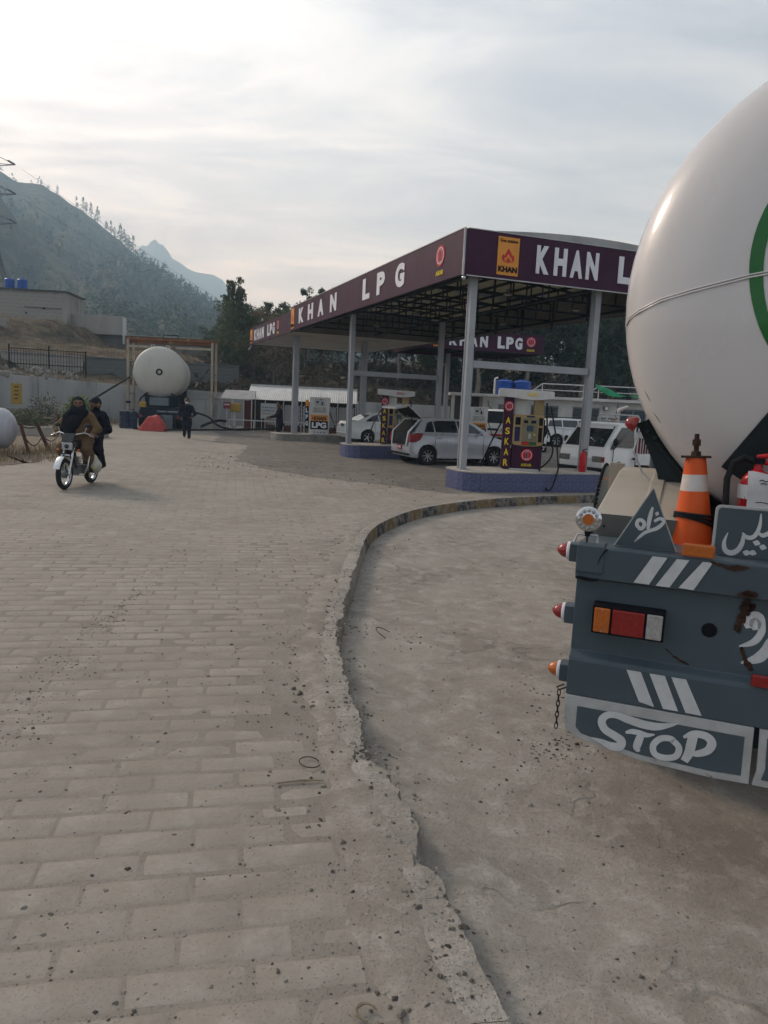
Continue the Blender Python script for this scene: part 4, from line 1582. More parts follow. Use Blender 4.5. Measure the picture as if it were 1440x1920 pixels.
for k in range(8):
    y = .9 + k * 2.15
    mb = MB()
    mb.box(.12, CW - .12, y - .03, y + .03, 4.94, 5.0)
    top = []
    for j in range(13):
        x = .15 + (CW - .3) * j / 12
        top.append((x, y, 5.53 + .22 * math.sin(math.pi * j / 12)))
    for a, b in zip(top, top[1:]):
        mb.bar(a, b, .05, .06)
    for j, (x, yy, z) in enumerate(top):
        mb.bar((x, y, 4.98), (x, y, z), .035)
    mb.build('roof_truss', m_steel, cp)
for x in (.4, 3.78, 6.7):
    MB().box(x - .07, x + .07, .13, CD - .13, 4.86, 4.925).build('main_beam', m_steel, cp)
for k in range(8):
    y = 1.2 + k * 2.0
    MB().box(CW - .15, CW - .105, y - .03, y + .03, FZ0 - .01, FZ1 - .05).build('fascia_stud', m_steel, cp)
# floodlights hung under the frame
m_lamp = M('lamp_body', (0.20, 0.20, 0.20), rough=0.5)
for k, (x, y) in enumerate(((2.2, 2.0), (5.2, 3.4), (2.0, 7.6), (5.4, 8.0), (2.2, 12.0), (5.3, 12.6))):
    q = MB().lathe([(0, .10), (.04, .10), (.05, .04), (.11, -.02), (.115, -.05), (0, -.05)], 12).build('flood_lamp', m_lamp, cp, smooth=40, loc=(x, y, 4.84))
    MB().lathe([(.095, -.053), (0, -.056)], 12).build('lamp_glass', M('lamp_glass', (0.7, 0.7, 0.68), rough=0.2), q)
MB().sph((0, 0, 0), .05, nu=10, nv=6).build('bell', m_chrome, cp, smooth=180, loc=(-.02, .02, FZ0 - .075))

# ---- the lower flat canopy behind it
c2 = thing('fuel_canopy', 'flat pale soffit canopy behind the big one with small KHAN LPG on its maroon edge', 'canopy', S(0, CD + .05), SA)
D2 = 10.2
f2 = MB().box(0.0, .08, 0.0, D2, FZ0 - .02, FZ1 - .12).build('fascia_panel', m_maroon, c2)
MB().box(.082, CW, 0.0, .08, FZ0, FZ1 - .12).build('fascia_panel', m_maroon, c2)
MB().box(.082, CW, D2 - .08, D2, FZ0, FZ1 - .12).build('fascia_panel', m_maroon, c2)
MB().box(CW - .08, CW - .002, .082, D2 - .082, FZ0, FZ1 - .12).build('fascia_panel', m_maroon, c2)
MB().box(.085, CW - .085, .085, D2 - .085, FZ1 - .30, FZ1 - .22).build('roof_deck', m_roof_top, c2)
for i in range(5):
    for j in range(7):
        x0, y0 = .09 + i * (CW - .18) / 5, .09 + j * (D2 - .18) / 7
        MB().box(x0, x0 + (CW - .18) / 5 - .012, y0, y0 + (D2 - .18) / 7 - .012, FZ0 + .02, FZ0 + .05).build('soffit_panel', m_soffit, c2)
for (cx, cy) in ((.8, 19.2 - CD - .05), (4.15, 19.2 - CD - .05)):
    column(c2, cx, cy, .31, FZ0 + .0, .26, .26)
ML2 = Matrix.Translation((-.002, 0, (FZ0 + FZ1) / 2 - .07)) @ Matrix.Rotation(R(-90), 4, 'Z') @ RX90
logo_panel(f2, ML2 @ Matrix.Translation((-9.7, 0, 0)), .62, .72, False)
letters(f2, 'KHAN', ML2, [-8.55, -7.85, -7.15, -6.45], .56, .55, m_white)
letters(f2, 'LPG', ML2, [-5.0, -4.4, -3.75], .48, .55, m_white)
one_badge(f2, ML2 @ Matrix.Translation((-2.75, .08, 0)), .22)
q = MB().cyl((0, 0, 0), (-.18, -.10, -.28), .05, .06, 10).build('hanging_lamp', m_lamp, c2, loc=(.1, D2 - .1, FZ0 - .03))

# ---- third canopy at the back right
C3A = R(14)
c3 = thing('fuel_canopy', 'distant maroon canopy with KHAN LPG seen through the posts of the near one', 'canopy', (1.4, 37.85, 0), C3A)
W3, D3 = 6.75, 5.5
f3 = MB().box(0, W3, 0, .07, FZ0, FZ1).build('fascia_panel', m_maroon, c3)
MB().box(0, .07, .072, D3, FZ0, FZ1).build('fascia_panel', m_maroon, c3)
MB().box(W3 - .07, W3, .072, D3, FZ0, FZ1).build('fascia_panel', m_maroon, c3)
MB().box(.072, W3 - .072, D3 - .07, D3, FZ0, FZ1).build('fascia_panel', m_maroon, c3)
MB().box(.075, W3 - .075, .075, D3 - .075, FZ1 - .2, FZ1 - .12).build('roof_deck', m_roof_top, c3)
for k in range(4):
    MB().box(.08, W3 - .08, .8 + k * 1.3, .88 + k * 1.3, FZ0 + .1, FZ0 + .25).build('roof_truss', m_steel, c3)
for cx, cy in ((3.05, .8), (3.05, 4.6)):
    column(c3, cx, cy, .21, FZ0 + .1, .22, .22)
MF3 = Matrix.Translation((0, -.002, (FZ0 + FZ1) / 2)) @ RX90
letters(f3, 'KHAN', MF3, [1.75, 2.3, 2.85, 3.4], .42, .60, m_white)
letters(f3, 'LPG', MF3, [4.35, 4.82, 5.32], .40, .60, m_white)
one_badge(f3, MF3 @ Matrix.Translation((6.0, .12, 0)), .26)
logo_panel(f3, MF3 @ Matrix.Translation((.95, 0, 0)), .5, .8, False)

# ------------------------------------------------------------------ pump islands
def tile_mat():
    m = M('blue_tile', (0.060, 0.068, 0.150), (0.095, 0.105, 0.20), scale=9, rough=0.4, c3=(0.17, 0.175, 0.26), s3=16, t3=(0.50, 0.66), detail=7)
    return m


m_tile = tile_mat()
m_isl = M('island_concrete', (0.42, 0.39, 0.35), (0.30, 0.28, 0.25), scale=2.5, rough=0.85, bump=.004)
m_isl_rough = M('island_rough', (0.30, 0.28, 0.245), (0.19, 0.175, 0.155), scale=4, rough=0.9, bump=.02)


def stadium(x0, x1, y0, y1, r, n=8):
    out = []
    for cx, cy, a0 in ((x1 - r, y0 + r, -90), (x1 - r, y1 - r, 0), (x0 + r, y1 - r, 90), (x0 + r, y0 + r, 180)):
        for k in range(n + 1):
            a = R(a0 + 90 * k / n)
            out.append((cx + r * math.cos(a), cy + r * math.sin(a)))
    return out


def island(x0, x1, y0, y1, h, label, tiles=True, body=None, rr=.35):
    cx, cy = (x0 + x1) / 2, (y0 + y1) / 2
    t = thing('pump_island', label, 'island', S(cx, cy), SA)
    hx, hy = (x1 - x0) / 2, (y1 - y0) / 2
    P_ = stadium(-hx, hx, -hy, hy, rr)
    MB().prism(P_, -.05, h - .035).build('core', body or (m_tile if tiles else m_isl), t)
    MB().prism(stadium(-hx - .015, hx + .015, -hy - .015, hy + .015, rr), h - .033, h).build('top_slab', m_isl, t, bevel=.008)
    if tiles:
        # walk the outline and set square tiles
        L = P_ + [P_[0]]
        acc, out = 0.0, []
        ln = [math.hypot(b[0] - a[0], b[1] - a[1]) for a, b in zip(L, L[1:])]
        tot = sum(ln)
        n = int(tot / .205)
        tw = tot / n

        def walk(d):
            for (a, b), l in zip(zip(L, L[1:]), ln):
                if d <= l:
                    return Vector((a[0] + (b[0] - a[0]) * d / l, a[1] + (b[1] - a[1]) * d / l, 0))
                d -= l
            return Vector((L[-1][0], L[-1][1], 0))
        rows = 2
        th = (h - .04) / rows
        tm = MB().box(-tw / 2 + .002, tw / 2 - .002, -.012, 0, .002, th - .002).mesh('tile', m_tile)
        for k in range(n):
            a, b = walk(k * tw), walk((k + 1) * tw)
            d = (b - a).normalized()
            if -d.x > .8:          # the side turned away from the forecourt stays bare
                continue
            for r in range(rows):
                link('tile', tm, t, ((a + b) / 2) + Vector((0, 0, r * th)), (rnd.uniform(-.01, .01), 0, math.atan2(d.y, d.x)))
    return t


island(.20, 4.10, -.28, 1.15, .46, 'blue tiled pump island nearest the kerb', rr=.45)
island(.28, 4.2, 8.85, 10.25, .46, 'blue tiled pump island behind the silver hatchback', rr=.45)
i3 = island(-.2, 4.6, 18.4, 20.0, .31, 'low bare concrete pump island at the back left', tiles=False, body=m_isl_rough, rr=.3)
i4 = thing('pump_island', 'low kerbed island under the distant canopy', 'island', (4.55, 39.6, 0), C3A)
MB().prism(stadium(-1.6, 1.6, -.6, 2.6, .25), -.05, .21).build('core', m_isl_rough, i4, bevel=.01)

# ------------------------------------------------------------------ dispensers
m_gold = M('pump_beige', (0.38, 0.27, 0.12), (0.31, 0.22, 0.10), scale=4, rough=0.42)
m_pumpw = M('pump_white', (0.60, 0.585, 0.56), (0.50, 0.49, 0.47), scale=3, rough=0.45)
m_facep = M('pump_plate', (0.235, 0.205, 0.13), (0.18, 0.16, 0.10), scale=5, rough=0.4)
m_screen = M('screen_glass', (0.02, 0.03, 0.05), (0.06, 0.10, 0.14), scale=25, rough=0.15)
m_green = M('button_green', (0.015, 0.10, 0.03), rough=0.4)
m_redb = M('button_red', (0.42, 0.02, 0.02), rough=0.4)


def sag(a, b, drop, n=14, side=(0, 0, 0)):
    a, b, sd = Vector(a), Vector(b), Vector(side)
    return [a.lerp(b, k / n) + sd * math.sin(math.pi * k / n) + Vector((0, 0, -drop * math.sin(math.pi * k / n))) for k in range(n + 1)]


def askar_pump(loc, rz, label, word, hose_to, hose_drop, roof_col):
    """petrol pump: side column with ASKAR, beige dial head, maroon base and a swelling white sign above"""
    t = thing('fuel_dispenser', label, 'fuel pump', loc, rz)
    t.scale = (.95, .95, .96)
    # local: front faces -y, width along x
    W, Dp = 1.02, .50
    MB().box(-.30, .46, -.22, .22, .03, .66).build('base_cabinet', m_maroon, t, bevel=.008)
    MB().box(-.34, .50, -.24, .24, .0, .03).build('plinth', m_pumpw, t)
    sc = MB().box(-.56, -.315, -.26, .26, .03, 1.80).build('side_column', m_maroon, t, bevel=.008)
    sl = Matrix.Translation((-.562, 0, 0)) @ Matrix.Rotation(R(-90), 4, 'Z') @ RX90
    # ASKAR runs down the face turned to the road (front of the column)
    fc = Matrix.Translation((-.4375, -.2605, 0)) @ RX90
    one_badge(sc, fc @ Matrix.Translation((0, 1.58, 0)), .125, False, .9)
    for k, ch in enumerate('ASKAR'):
        q = fit_text(TXS[ch], .115, .165)
        q.transform(fc @ Matrix.Translation((0, 1.23 - k * .265, .006)))
        q.materials.clear()
        q.materials.append(m_yellow)
        link('letter', q, sc)
    bc = Matrix.Translation((.09, -.2205, 0)) @ RX90
    one_badge(t, bc @ Matrix.Translation((0, .38, 0)), .155)
    # head with dials
    hd = MB().prism([(-.305, .66), (-.305, 1.36), (-.26, 1.39), (.42, 1.39), (.46, 1.36), (.46, .66), (.42, .63), (.25, .60), (-.05, .60), (-.26, .63)], .26, -.24, RX90).build('dial_head', m_gold, t, bevel=.012)
    fp = MB().box(-.07, .30, -.275, -.262, .70, 1.30).build('dial_plate', m_facep, hd)
    MB().box(.04, .20, -.285, -.276, .98, 1.12).build('screen', m_screen, fp)
    MB().box(-.04, .06, -.283, -.276, 1.18, 1.25).build('counter', m_black, fp)
    MB().box(.14, .26, -.283, -.276, 1.18, 1.25).build('counter', m_black, fp)
    MB().box(.09, .15, -.31, -.276, .80, .92).build('card_tray', m_trim, fp)
    MB().cyl((.24, -.276, .90), (.24, -.30, .90), .022, .018, 10).build('knob', m_yellow, fp)
    MB().box(-.07, .115, -.284, -.264, .635, .715).build('button_panel', m_redb, hd)
    MB().box(.118, .30, -.284, -.264, .635, .715).build('button_panel', m_green, hd)
    MB().box(.02, .22, -.272, -.2615, 1.325, 1.365).build('name_strip', m_navy, hd)
    MB().box(-.255, -.125, -.272, -.262, 1.13, 1.32).build('price_window', m_black, hd)
    MB().box(-.255, -.125, -.272, -.262, .72, 1.08).build('grade_window', m_navy, hd)
    MB().box(.335, .43, -.272, -.262, 1.13, 1.32).build('price_window', m_black, hd)
    MB().box(.335, .43, -.272, -.262, .72, 1.08).build('grade_window', m_black, hd)
    # posts carrying the sign
    MB().box(-.29, .0, -.10, .18, 1.39, 1.80).build('post_panel', m_pumpw, t)
    MB().box(.20, .44, -.10, .18, 1.39, 1.80).build('post_panel', m_gold, t)
    poly = [(-.72, 1.82), (-.34, 1.80), (-.1, 1.765), (.15, 1.75), (.4, 1.765), (.62, 1.80), (.66, 1.82), (.66, 1.96), (.62, 1.985), (-.70, 2.02), (-.72, 2.0)]
    sg = MB().prism(poly, .33, -.33, RX90).build('sign_head', roof_col, t, bevel=.012)
    put_text(TXT[word], 'lettering', m_yellow if word == 'SUPER' else m_redb, sg, (.12, -.332, 1.885), (R(90), 0, 0), .26, .085)
    # hooks, nozzle, hoses
    MB().tube([(.46, -.20, .62), (.50, -.24, .60), (.50, -.24, .54), (.47, -.23, .53)], .014, 6).build('hook', m_trim, t)
    MB().tube([(-.31, -.20, .62), (-.33, -.25, .60), (-.33, -.25, .54)], .014, 6).build('hook', m_trim, t)
    nz = MB()
    nz.tube([(.49, -.10, .86), (.53, -.12, 1.0), (.51, -.10, 1.14)], [.045, .06, .03], 8)
    nz.tube([(.54, -.12, .98), (.60, -.14, .93), (.57, -.13, .82)], .014, 6)
    nz.build('nozzle', m_rubber, t, smooth=60)
    MB().box(.462, .50, -.16, .0, .70, 1.28).build('nozzle_holder', m_black, t)
    MB().cyl((.52, 0, 1.70), (.56, -.02, 1.10), .022, .022, 8).build('hose_riser', m_rubber, t)
    for k, (a, b, dr, sd) in enumerate(hose_to):
        MB().tube(sag(a, b, dr, 18, sd), .021, 7).build('hose', m_rubber, t, smooth=60)
    return t


askar_pump(S(2.14, .60, .462), R(-7), 'maroon petrol pump with ASKAR column on the near blue island', 'SUPER',
           [((.56, -.02, 1.10), (.42, -.26, .05), 0.10, (.22, -.25, 0)), ((.42, -.26, .05), (.86, -.62, .10), .50, (0, -.42, 0)), ((.86, -.62, .10), (.60, -.20, 1.62), 0.02, (.04, 0, 0)), ((-.58, .1, 1.2), (-1.15, .55, -.42), .12, (-.1, .1, 0))], .9, m_pumpw)
askar_pump(S(2.18, 9.45, .462), R(-1), 'maroon petrol pump marked PETROL behind the silver car tailgate', 'PETROL',
           [((.56, -.02, 1.10), (.62, -.40, .20), .35, (.2, -.1, 0)), ((-.58, -.05, 1.25), (-.95, -.30, .05), .05, (-.12, 0, 0))], .9, m_pumpw)


def lpg_pump(loc, rz, label):
    t = thing('fuel_dispenser', label, 'fuel pump', loc, rz)
    bd = MB().box(-.47, .47, -.26, .26, .0, 1.74).build('cabinet', m_pumpw, t, bevel=.015)
    MB().box(-.24, .26, -.272, -.262, 1.33, 1.68).build('display_panel', m_trim, t)
    for x, z, w, h in ((-.10, 1.52, .13, .10), (.13, 1.46, .08, .17), (.06, 1.63, .06, .05)):
        MB().box(x - w / 2, x + w / 2, -.281, -.273, z - h / 2, z + h / 2).build('display', m_glass, t)
    MB().box(-.30, .32, -.272, -.262, 1.02, 1.27).build('nozzle_bay', M('bay', (0.20, 0.19, 0.17), (0.5, 0.48, 0.45), scale=14, rough=.5), t)
    ob = MB().box(-.40, .42, -.272, -.262, .64, .92).build('orange_panel', m_orange, t)
    put_text(TXT['KHAN'], 'lettering', m_black, ob, (.05, -.274, .76), (R(90), 0, 0), .56, .19)
    MB().prism(flame_poly(.10, .16), 0, .004, Matrix.Translation((-.30, -.273, .70)) @ RX90).build('flame', m_redb, ob)
    bb = MB().box(-.40, .42, -.272, -.262, .24, .635).build('black_panel', m_black, t)
    put_text(TXT['LPG'], 'lettering', m_white, bb, (.01, -.274, .44), (R(90), 0, 0), .68, .27)
    for k in range(4):
        MB().box(-.25 + k * .16, -.17 + k * .16, -.268, -.2605, .09, .13).build('vent', m_black, t)
    MB().box(.475, .51, -.10, .06, .92, 1.10).build('nozzle_socket', m_black, t)
    # narrow sign board on the left with LPG running down
    sb = MB().box(-.66, -.50, -.24, -.20, .25, 1.60).build('side_board', m_black, t)
    MB().box(-.66, -.50, -.246, -.241, 1.30, 1.60).build('orange_panel', m_orange, t)
    for k, ch in enumerate('LPG'):
        q = fit_text(TXT[ch], .11, .22)
        q.transform(Matrix.Translation((-.58, -.242, 1.12 - k * .31)) @ RX90)
        q.materials.clear()
        q.materials.append(m_white)
        link('letter', q, sb)
    MB().tube(sag((.50, -.05, 1.0), (.62, -.2, .25), .3, 12, (.2, -.1, 0)), .02, 6).build('hose', m_rubber, t, smooth=60)
    return t


lpg_pump(S(1.95, 18.95, .312), R(2), 'white LPG dispenser with orange KHAN panel on the back left island')
lpg_pump((4.75, 39.4, .212), R(-4), 'white LPG dispenser under the distant canopy, right of the silver car roof')
# ================================================================== buildings and yard
m_wallw = M('white_wash', (0.58, 0.57, 0.54), (0.47, 0.46, 0.43), scale=1.2, rough=0.85, c3=(0.33, 0.31, 0.28), s3=1.5, t3=(0.60, 0.75), bump=.004)
m_slab = M('roof_slab', (0.60, 0.585, 0.56), (0.48, 0.47, 0.45), scale=1.5, rough=0.8)
m_rail = M('rail_white', (0.62, 0.62, 0.62), (0.48, 0.47, 0.46), scale=4, rough=0.5)
m_tankb = M('tank_blue', (0.02, 0.085, 0.36), (0.015, 0.07, 0.30), scale=3, rough=0.4)
m_tarpg = M('tarp_green', (0.015, 0.27, 0.115), (0.01, 0.18, 0.08), scale=3, rough=0.55)
m_block = M('cement_block', (0.34, 0.315, 0.28), (0.26, 0.24, 0.215), scale=1.5, rough=0.95, bump=.02, c3=(0.15, 0.135, 0.12), s3=.6, t3=(0.56, 0.7))
m_plast = M('cement_plaster', (0.33, 0.31, 0.28), (0.25, 0.235, 0.21), scale=.7, rough=0.95, c3=(0.115, 0.108, 0.10), s3=.8, t3=(0.54, 0.7), stretch=(1, 1, .35))
m_retw = M('retaining_plaster', (0.36, 0.365, 0.36), (0.28, 0.28, 0.275), scale=.6, rough=0.9, c3=(0.19, 0.185, 0.175), s3=1.2, t3=(0.56, 0.72), stretch=(1, 1, .22), bump=.01)

bl = thing('shop_building', 'long white single storey shop with flat roof and railings behind the pumps', 'building', (4.2, 46.3, 0), R(-2.5))
# local x to the right, front at y = 0
WZ = 2.62
ops = [(2.55, 3.15, 0.0, 2.2), (4.55, 6.25, .85, 2.25), (7.1, 8.75, .85, 2.25), (10.0, 11.6, .85, 2.25)]
segs = [0.0 + 1.6]
xs0 = 1.6
mbw = MB()
cur = xs0
for a, b, z0, z1 in ops:
    mbw.box(cur, a, 0, .22, 0, WZ)
    if z0 > 0:
        mbw.box(a, b, 0, .22, 0, z0)
    mbw.box(a, b, 0, .22, z1, WZ)
    cur = b
mbw.box(cur, 14.5, 0, .22, 0, WZ)
mbw.box(xs0, xs0 + .22, .225, 5.0, 0, WZ)
mbw.box(14.28, 14.5, .225, 5.0, 0, WZ)
mbw.box(xs0, 14.5, 5.0, 5.2, 0, WZ)
mbw.build('wall', m_wallw, bl)
MB().box(-.5, 14.9, -.45, 5.3, WZ + .003, WZ + .17).build('roof', m_slab, bl, bevel=.01)
MB().box(-.35, -.15, -.1, .1, 0, WZ).build('veranda_post', m_wallw, bl)
MB().box(-.3, 1.595, 3.0, 3.1, 0, WZ).build('veranda_wall', M('veranda_dark', (0.10, 0.10, 0.095), rough=.9), bl)
m_blind = M('blind_blue', (0.045, 0.06, 0.085), (0.03, 0.04, 0.06), scale=3, rough=0.5)
for k, (a, b, z0, z1) in enumerate(ops):
    nm = 'door' if z0 == 0 else 'window'
    w = MB().box(a, b, .10, .13, z0, z1).build(nm, m_glass, bl)
    fm = MB()
    fm.box(a - .0, a + .06, .04, .10, z0, z1).box(b - .06, b, .04, .10, z0, z1).box(a + .062, b - .062, .04, .10, z1 - .06, z1)
    if nm == 'window':
        fm.box(a + .062, b - .062, .04, .10, z0, z0 + .06).box((a + b) / 2 - .03, (a + b) / 2 + .03, .045, .10, z0 + .062, z1 - .062)
    fm.build('frame', M('frame_grey', (0.22, 0.22, 0.22), rough=.5), w)
    if nm == 'window':
        for j in range(3):
            z = z1 - .18 - j * .16
            MB().box(a + .07, b - .07, .088, .098, z - .05, z + .05).build('blind_slat', m_blind, w)
put_text(TXT['LPG CNG'], 'lettering', m_navy, bl, (9.32, -.004, 1.52), (R(90), 0, 0), 1.15, .34)
put_text(TXT['LPG'], 'lettering', m_black, bl, (9.1, -.004, 1.08), (R(90), 0, 0), .55, .28)
put_text(TXT['LPG'], 'lettering', m_black, bl, (9.72, -.004, 1.08), (R(90), 0, 0), .45, .28)
q = MB().box(8.98, 9.22, -.22, -.03, 2.12, 2.36).build('wall_lamp', m_black, bl)
MB().box(9.0, 9.2, -.235, -.222, 2.14, 2.34).build('lamp_glass', M('lamp_glass', (0.7, 0.7, 0.68), rough=.2), q)
MB().tube([(9.85, -.02, 2.55), (9.8, -.02, 2.1), (9.72, -.02, 1.75)], .02, 5).build('cable', m_black, bl)
MB().tube([(1.9, -.02, 2.4), (1.95, -.03, 2.1), (2.2, -.03, 1.85), (2.55, -.03, 1.78)], .018, 5).build('cable', m_black, bl)

# roof railings: sloping stair-rail pieces, one thing each
def railing(x0, x1, label):
    t = thing('roof_railing', label, 'railing', bl.matrix_world @ Vector((0, 0, 0)), 0)
    t.location = Vector((4.2, 46.3, WZ + .18)) + Matrix.Rotation(R(-2.5), 3, 'Z') @ Vector((x0, .9, 0))
    t.rotation_euler = (0, 0, R(-2.5))
    L = x1 - x0
    MB().tube([(0, 0, .02), (1.0, 0, .80), (L, 0, .80)], .035, 6).build('top_rail', m_rail, t)
    MB().tube([(.55, 0, .42), (L, 0, .42)], .028, 6).build('mid_rail', m_rail, t)
    n = max(2, int(L / 1.35))
    for k in range(n):
        x = 1.0 + (L - 1.0) * k / (n - 1) - (.02 if k == n - 1 else 0)
        MB().cyl((x, 0, -.005), (x, 0, .78), .03, .03, 6).build('post', m_rail, t)
    return t


railing(4.3, 7.9, 'left white pipe railing on the shop roof beside the blue tanks')
railing(7.8, 11.4, 'middle white pipe railing on the shop roof under the green tarpaulin')
railing(11.2, 14.6, 'right white pipe railing on the shop roof next to the tank truck')


def water_tank(loc, r, h, label, group=None):
    t = thing('water_tank', label, 'water tank', loc, 0, group)
    prof = [(r * .97, 0)]
    for k in range(6):
        z = h * .86 * k / 6
        prof += [(r, z + .02), (r, z + h * .10), (r * .975, z + h * .115), (r * .975, z + h * .135)]
    prof += [(r, h * .87), (r * .85, h * .93), (r * .35, h * .97)]
    MB().lathe([(0, 0)] + prof, 24).build('drum', m_tankb, t, smooth=35)
    MB().lathe([(r * .34, h * .97), (r * .34, h * 1.03), (0, h * 1.03)], 16).build('lid', m_tankb, t, smooth=35)
    return t


rb = Vector((4.2, 46.3, WZ + .175))
water_tank(rb + Vector((3.05, 1.2, 0)), .52, .98, 'left blue water tank on the white shop roof')
water_tank(rb + Vector((4.15, 1.15, 0)), .55, .98, 'right blue water tank on the white shop roof')
tag(MB().tube([rb + Vector((2.42, 1.1, .0)), rb + Vector((2.42, 1.1, 1.0)), rb + Vector((2.6, 1.1, 1.05))], .07, 8).build('vent_pipe', m_rail, smooth=60), 'short white pipe beside the blue tanks on the shop roof', 'pipe')
# green tarpaulin over the railing
tv_, tf_ = [], []
for i in range(25):
    for j in range(7):
        u, v = i / 24, j / 6
        x = 8.55 + 3.4 * u
        z = .95 - .82 * u ** .55 + .10 * math.sin(u * 9 + v * 2)
        y = .82 - .25 * v + .05 * math.sin(u * 14 + v * 5)
        z -= v * (.30 - .22 * u)
        tv_.append(rb + Matrix.Rotation(R(-2.5), 3, 'Z') @ Vector((x, y, max(.02, z))))
for i in range(24):
    for j in range(6):
        a = i * 7 + j
        tf_.append((a, a + 1, a + 8, a + 7))
o = MB().add(tv_, tf_).build('tarpaulin', m_tarpg, smooth=180)
o.modifiers.new('thick', 'SOLIDIFY').thickness = .012
tag(o, 'bright green tarpaulin slumped over the shop roof railing', 'tarpaulin')

# ------------------------------------------------------------------ left retaining wall
wl = thing('retaining_wall', 'long grey plastered retaining wall running behind the yard', 'wall', (0, 0, 0))
wt_top = [2.75, 2.62, 2.5, 2.35, 2.05, 1.95, 1.9, 1.9]
for k, ((ax, ay), (bx, by)) in enumerate(zip(WALL[:-2], WALL[1:-1])):
    a, b = Vector((ax, ay, 0)), Vector((bx, by, 0))
    d = (b - a).normalized()
    n = Vector((-d.y, d.x, 0))
    np_ = max(1, int((b - a).length / 3.2))
    for j in range(np_):
        t0, t1 = j / np_, (j + 1) / np_
        z0, z1 = wt_top[k] + (wt_top[k + 1] - wt_top[k]) * t0, wt_top[k] + (wt_top[k + 1] - wt_top[k]) * t1
        p0, p1 = a.lerp(b, t0), a.lerp(b, t1) - d * .03
        vs = []
        for q, z in ((p0, z0), (p1, z1)):
            vs += [q - n * .12 + Vector((0, 0, -.2)), q + n * .30 + Vector((0, 0, -.2)), q + n * .18 + Vector((0, 0, z)), q - n * .02 + Vector((0, 0, z))]
        MB().add(vs, [(3, 2, 1, 0), (4, 5, 6, 7), (0, 1, 5, 4), (1, 2, 6, 5), (2, 3, 7, 6), (3, 0, 4, 7)]).build('wall_bay', m_retw, wl, bevel=.015)
# plinth along the foot of the left stretch
a, b = Vector((-23.4, 36.0, 0)), Vector((-18.0, 46.0, 0))
d = (b - a).normalized()
n = Vector((-d.y, d.x, 0))
Mx = Matrix(((d.x, n.x, 0, a.x), (d.y, n.y, 0, a.y), (0, 0, 1, 0), (0, 0, 0, 1)))
MB().box(0, (b - a).length, -.55, -.14, -.1, .75, Mx).build('plinth', m_plast, wl, bevel=.03)
# yellow notice painted board on that wall
bp = ray_pt(31, 738, 38.6)
sb = thing('notice_board', 'small ochre notice board with dark writing on the grey wall', 'sign', (bp.x, bp.y, 0), math.atan2(d.y, d.x))
m_ochre = M('ochre_board', (0.42, 0.27, 0.05), (0.33, 0.21, 0.045), scale=6, rough=.7, c3=(0.16, 0.10, 0.04), s3=12, t3=(.58, .66))
MB().box(-.30, .30, -.02, .012, .98, 2.05).build('board', m_ochre, sb)
for k in range(4):
    MB().box(-.15 + .02 * (k % 2), .14 - .03 * k, -.026, -.021, 1.85 - k * .2, 1.90 - k * .2).build('writing', m_black, sb)
# rubble lying along the wall top: single stones
m_stone = M('rubble', (0.30, 0.27, 0.23), (0.14, 0.13, 0.115), scale=5, rough=.95)
st = []
for k in range(6):
    r2 = random.Random(60 + k)
    mb = MB().sph((0, 0, 0), 1, .8, .65, 7, 5)
    mb.v = [tuple(c * r2.uniform(.7, 1.2) for c in v) for v in mb.v]
    st.append(mb.mesh('rubble_stone', m_stone))
GR = 'rubble stones heaped on the retaining wall'
for k in range(130):
    t = rnd.random() ** .8
    q = Vector((-24.5, 33.9, 0)).lerp(Vector((-18.6, 45.2, 0)), t)
    off = rnd.random() ** 1.4
    top = 2.62 - .28 * t
    s_ = rnd.uniform(.09, .24)
    o = link('rubble_stone', st[k % 6], None, q + n * (.02 + off * 1.5) + Vector((0, 0, top + off * .62 + s_ * .2)), (rnd.uniform(0, 3), rnd.uniform(0, 3), rnd.uniform(0, 6)))
    o.scale = (s_, s_, s_ * .8)
    tag(o, 'grey rubble stone in the heap on top of the left retaining wall', 'stone', GR)

# ------------------------------------------------------------------ block building with blue tanks, top left
def house(name, label, loc, rz, L, Wd, H, wallm, rows=True):
    t = thing(name, label, 'building', loc, rz)
    MB().box(0, L, 0, Wd, -1.5, H).build('wall', wallm, t)
    return t


hb_ = thing('block_house', 'bare cement block house with flat roof on the terrace at the left', 'building', (-41.0, 73.5, 7.3), R(5))
HL, HW, HH = 9.0, 5.6, 3.9
MB().box(.0, HL, .12, HW, -2.0, HH).build('wall', m_plast, hb_)
# courses of cement blocks on the two faces in view
bm_ = MB().box(-.195, .195, -.012, .1, -.092, .092).mesh('block', m_block)
nb = 0
for r in range(int(HH / .36)):
    for c in range(int(HL / .72)):
        x = .36 + c * .72 + (.36 if r % 2 else 0)
        if x > HL - .3:
            continue
        if nb < 290:
            o = link('block', bm_, hb_, (x, .118, .2 + r * .36), (0, 0, 0))
            o.scale = (1.82, 1 + .5 * rnd.random(), 1.90)
            nb += 1
MB().box(-.15, HL + .18, -.12, HW + .15, HH + .002, HH + .12).build('roof', M('roof_dark', (0.09, 0.085, 0.08), rough=.9), hb_)
MB().box(HL - .38, HL + .03, -.01, .113, -1, HH - .02).build('corner_pier', m_plast, hb_)
MB().box(5.0, 8.5, -.03, .1, 2.35, 2.47).build('lintel', m_plast, hb_)
for x, z, w, h in ((2.3, 2.35, .3, .22), (5.2, 1.75, .18, .16), (6.9, 2.25, .22, .14), (.9, 1.95, .14, .2)):
    MB().box(x - w / 2, x + w / 2, -.022, -.0, z - h / 2, z + h / 2).build('vent_hole', m_black, hb_)
MB().tube([(1.45, -.04, HH), (1.5, -.05, 2.6), (1.75, -.05, 1.6), (1.8, -.05, .3)], [.05, .07, .09, .05], 5).build('crack_stain', m_plast, hb_)
c_, s2_ = math.cos(R(5)), math.sin(R(5))
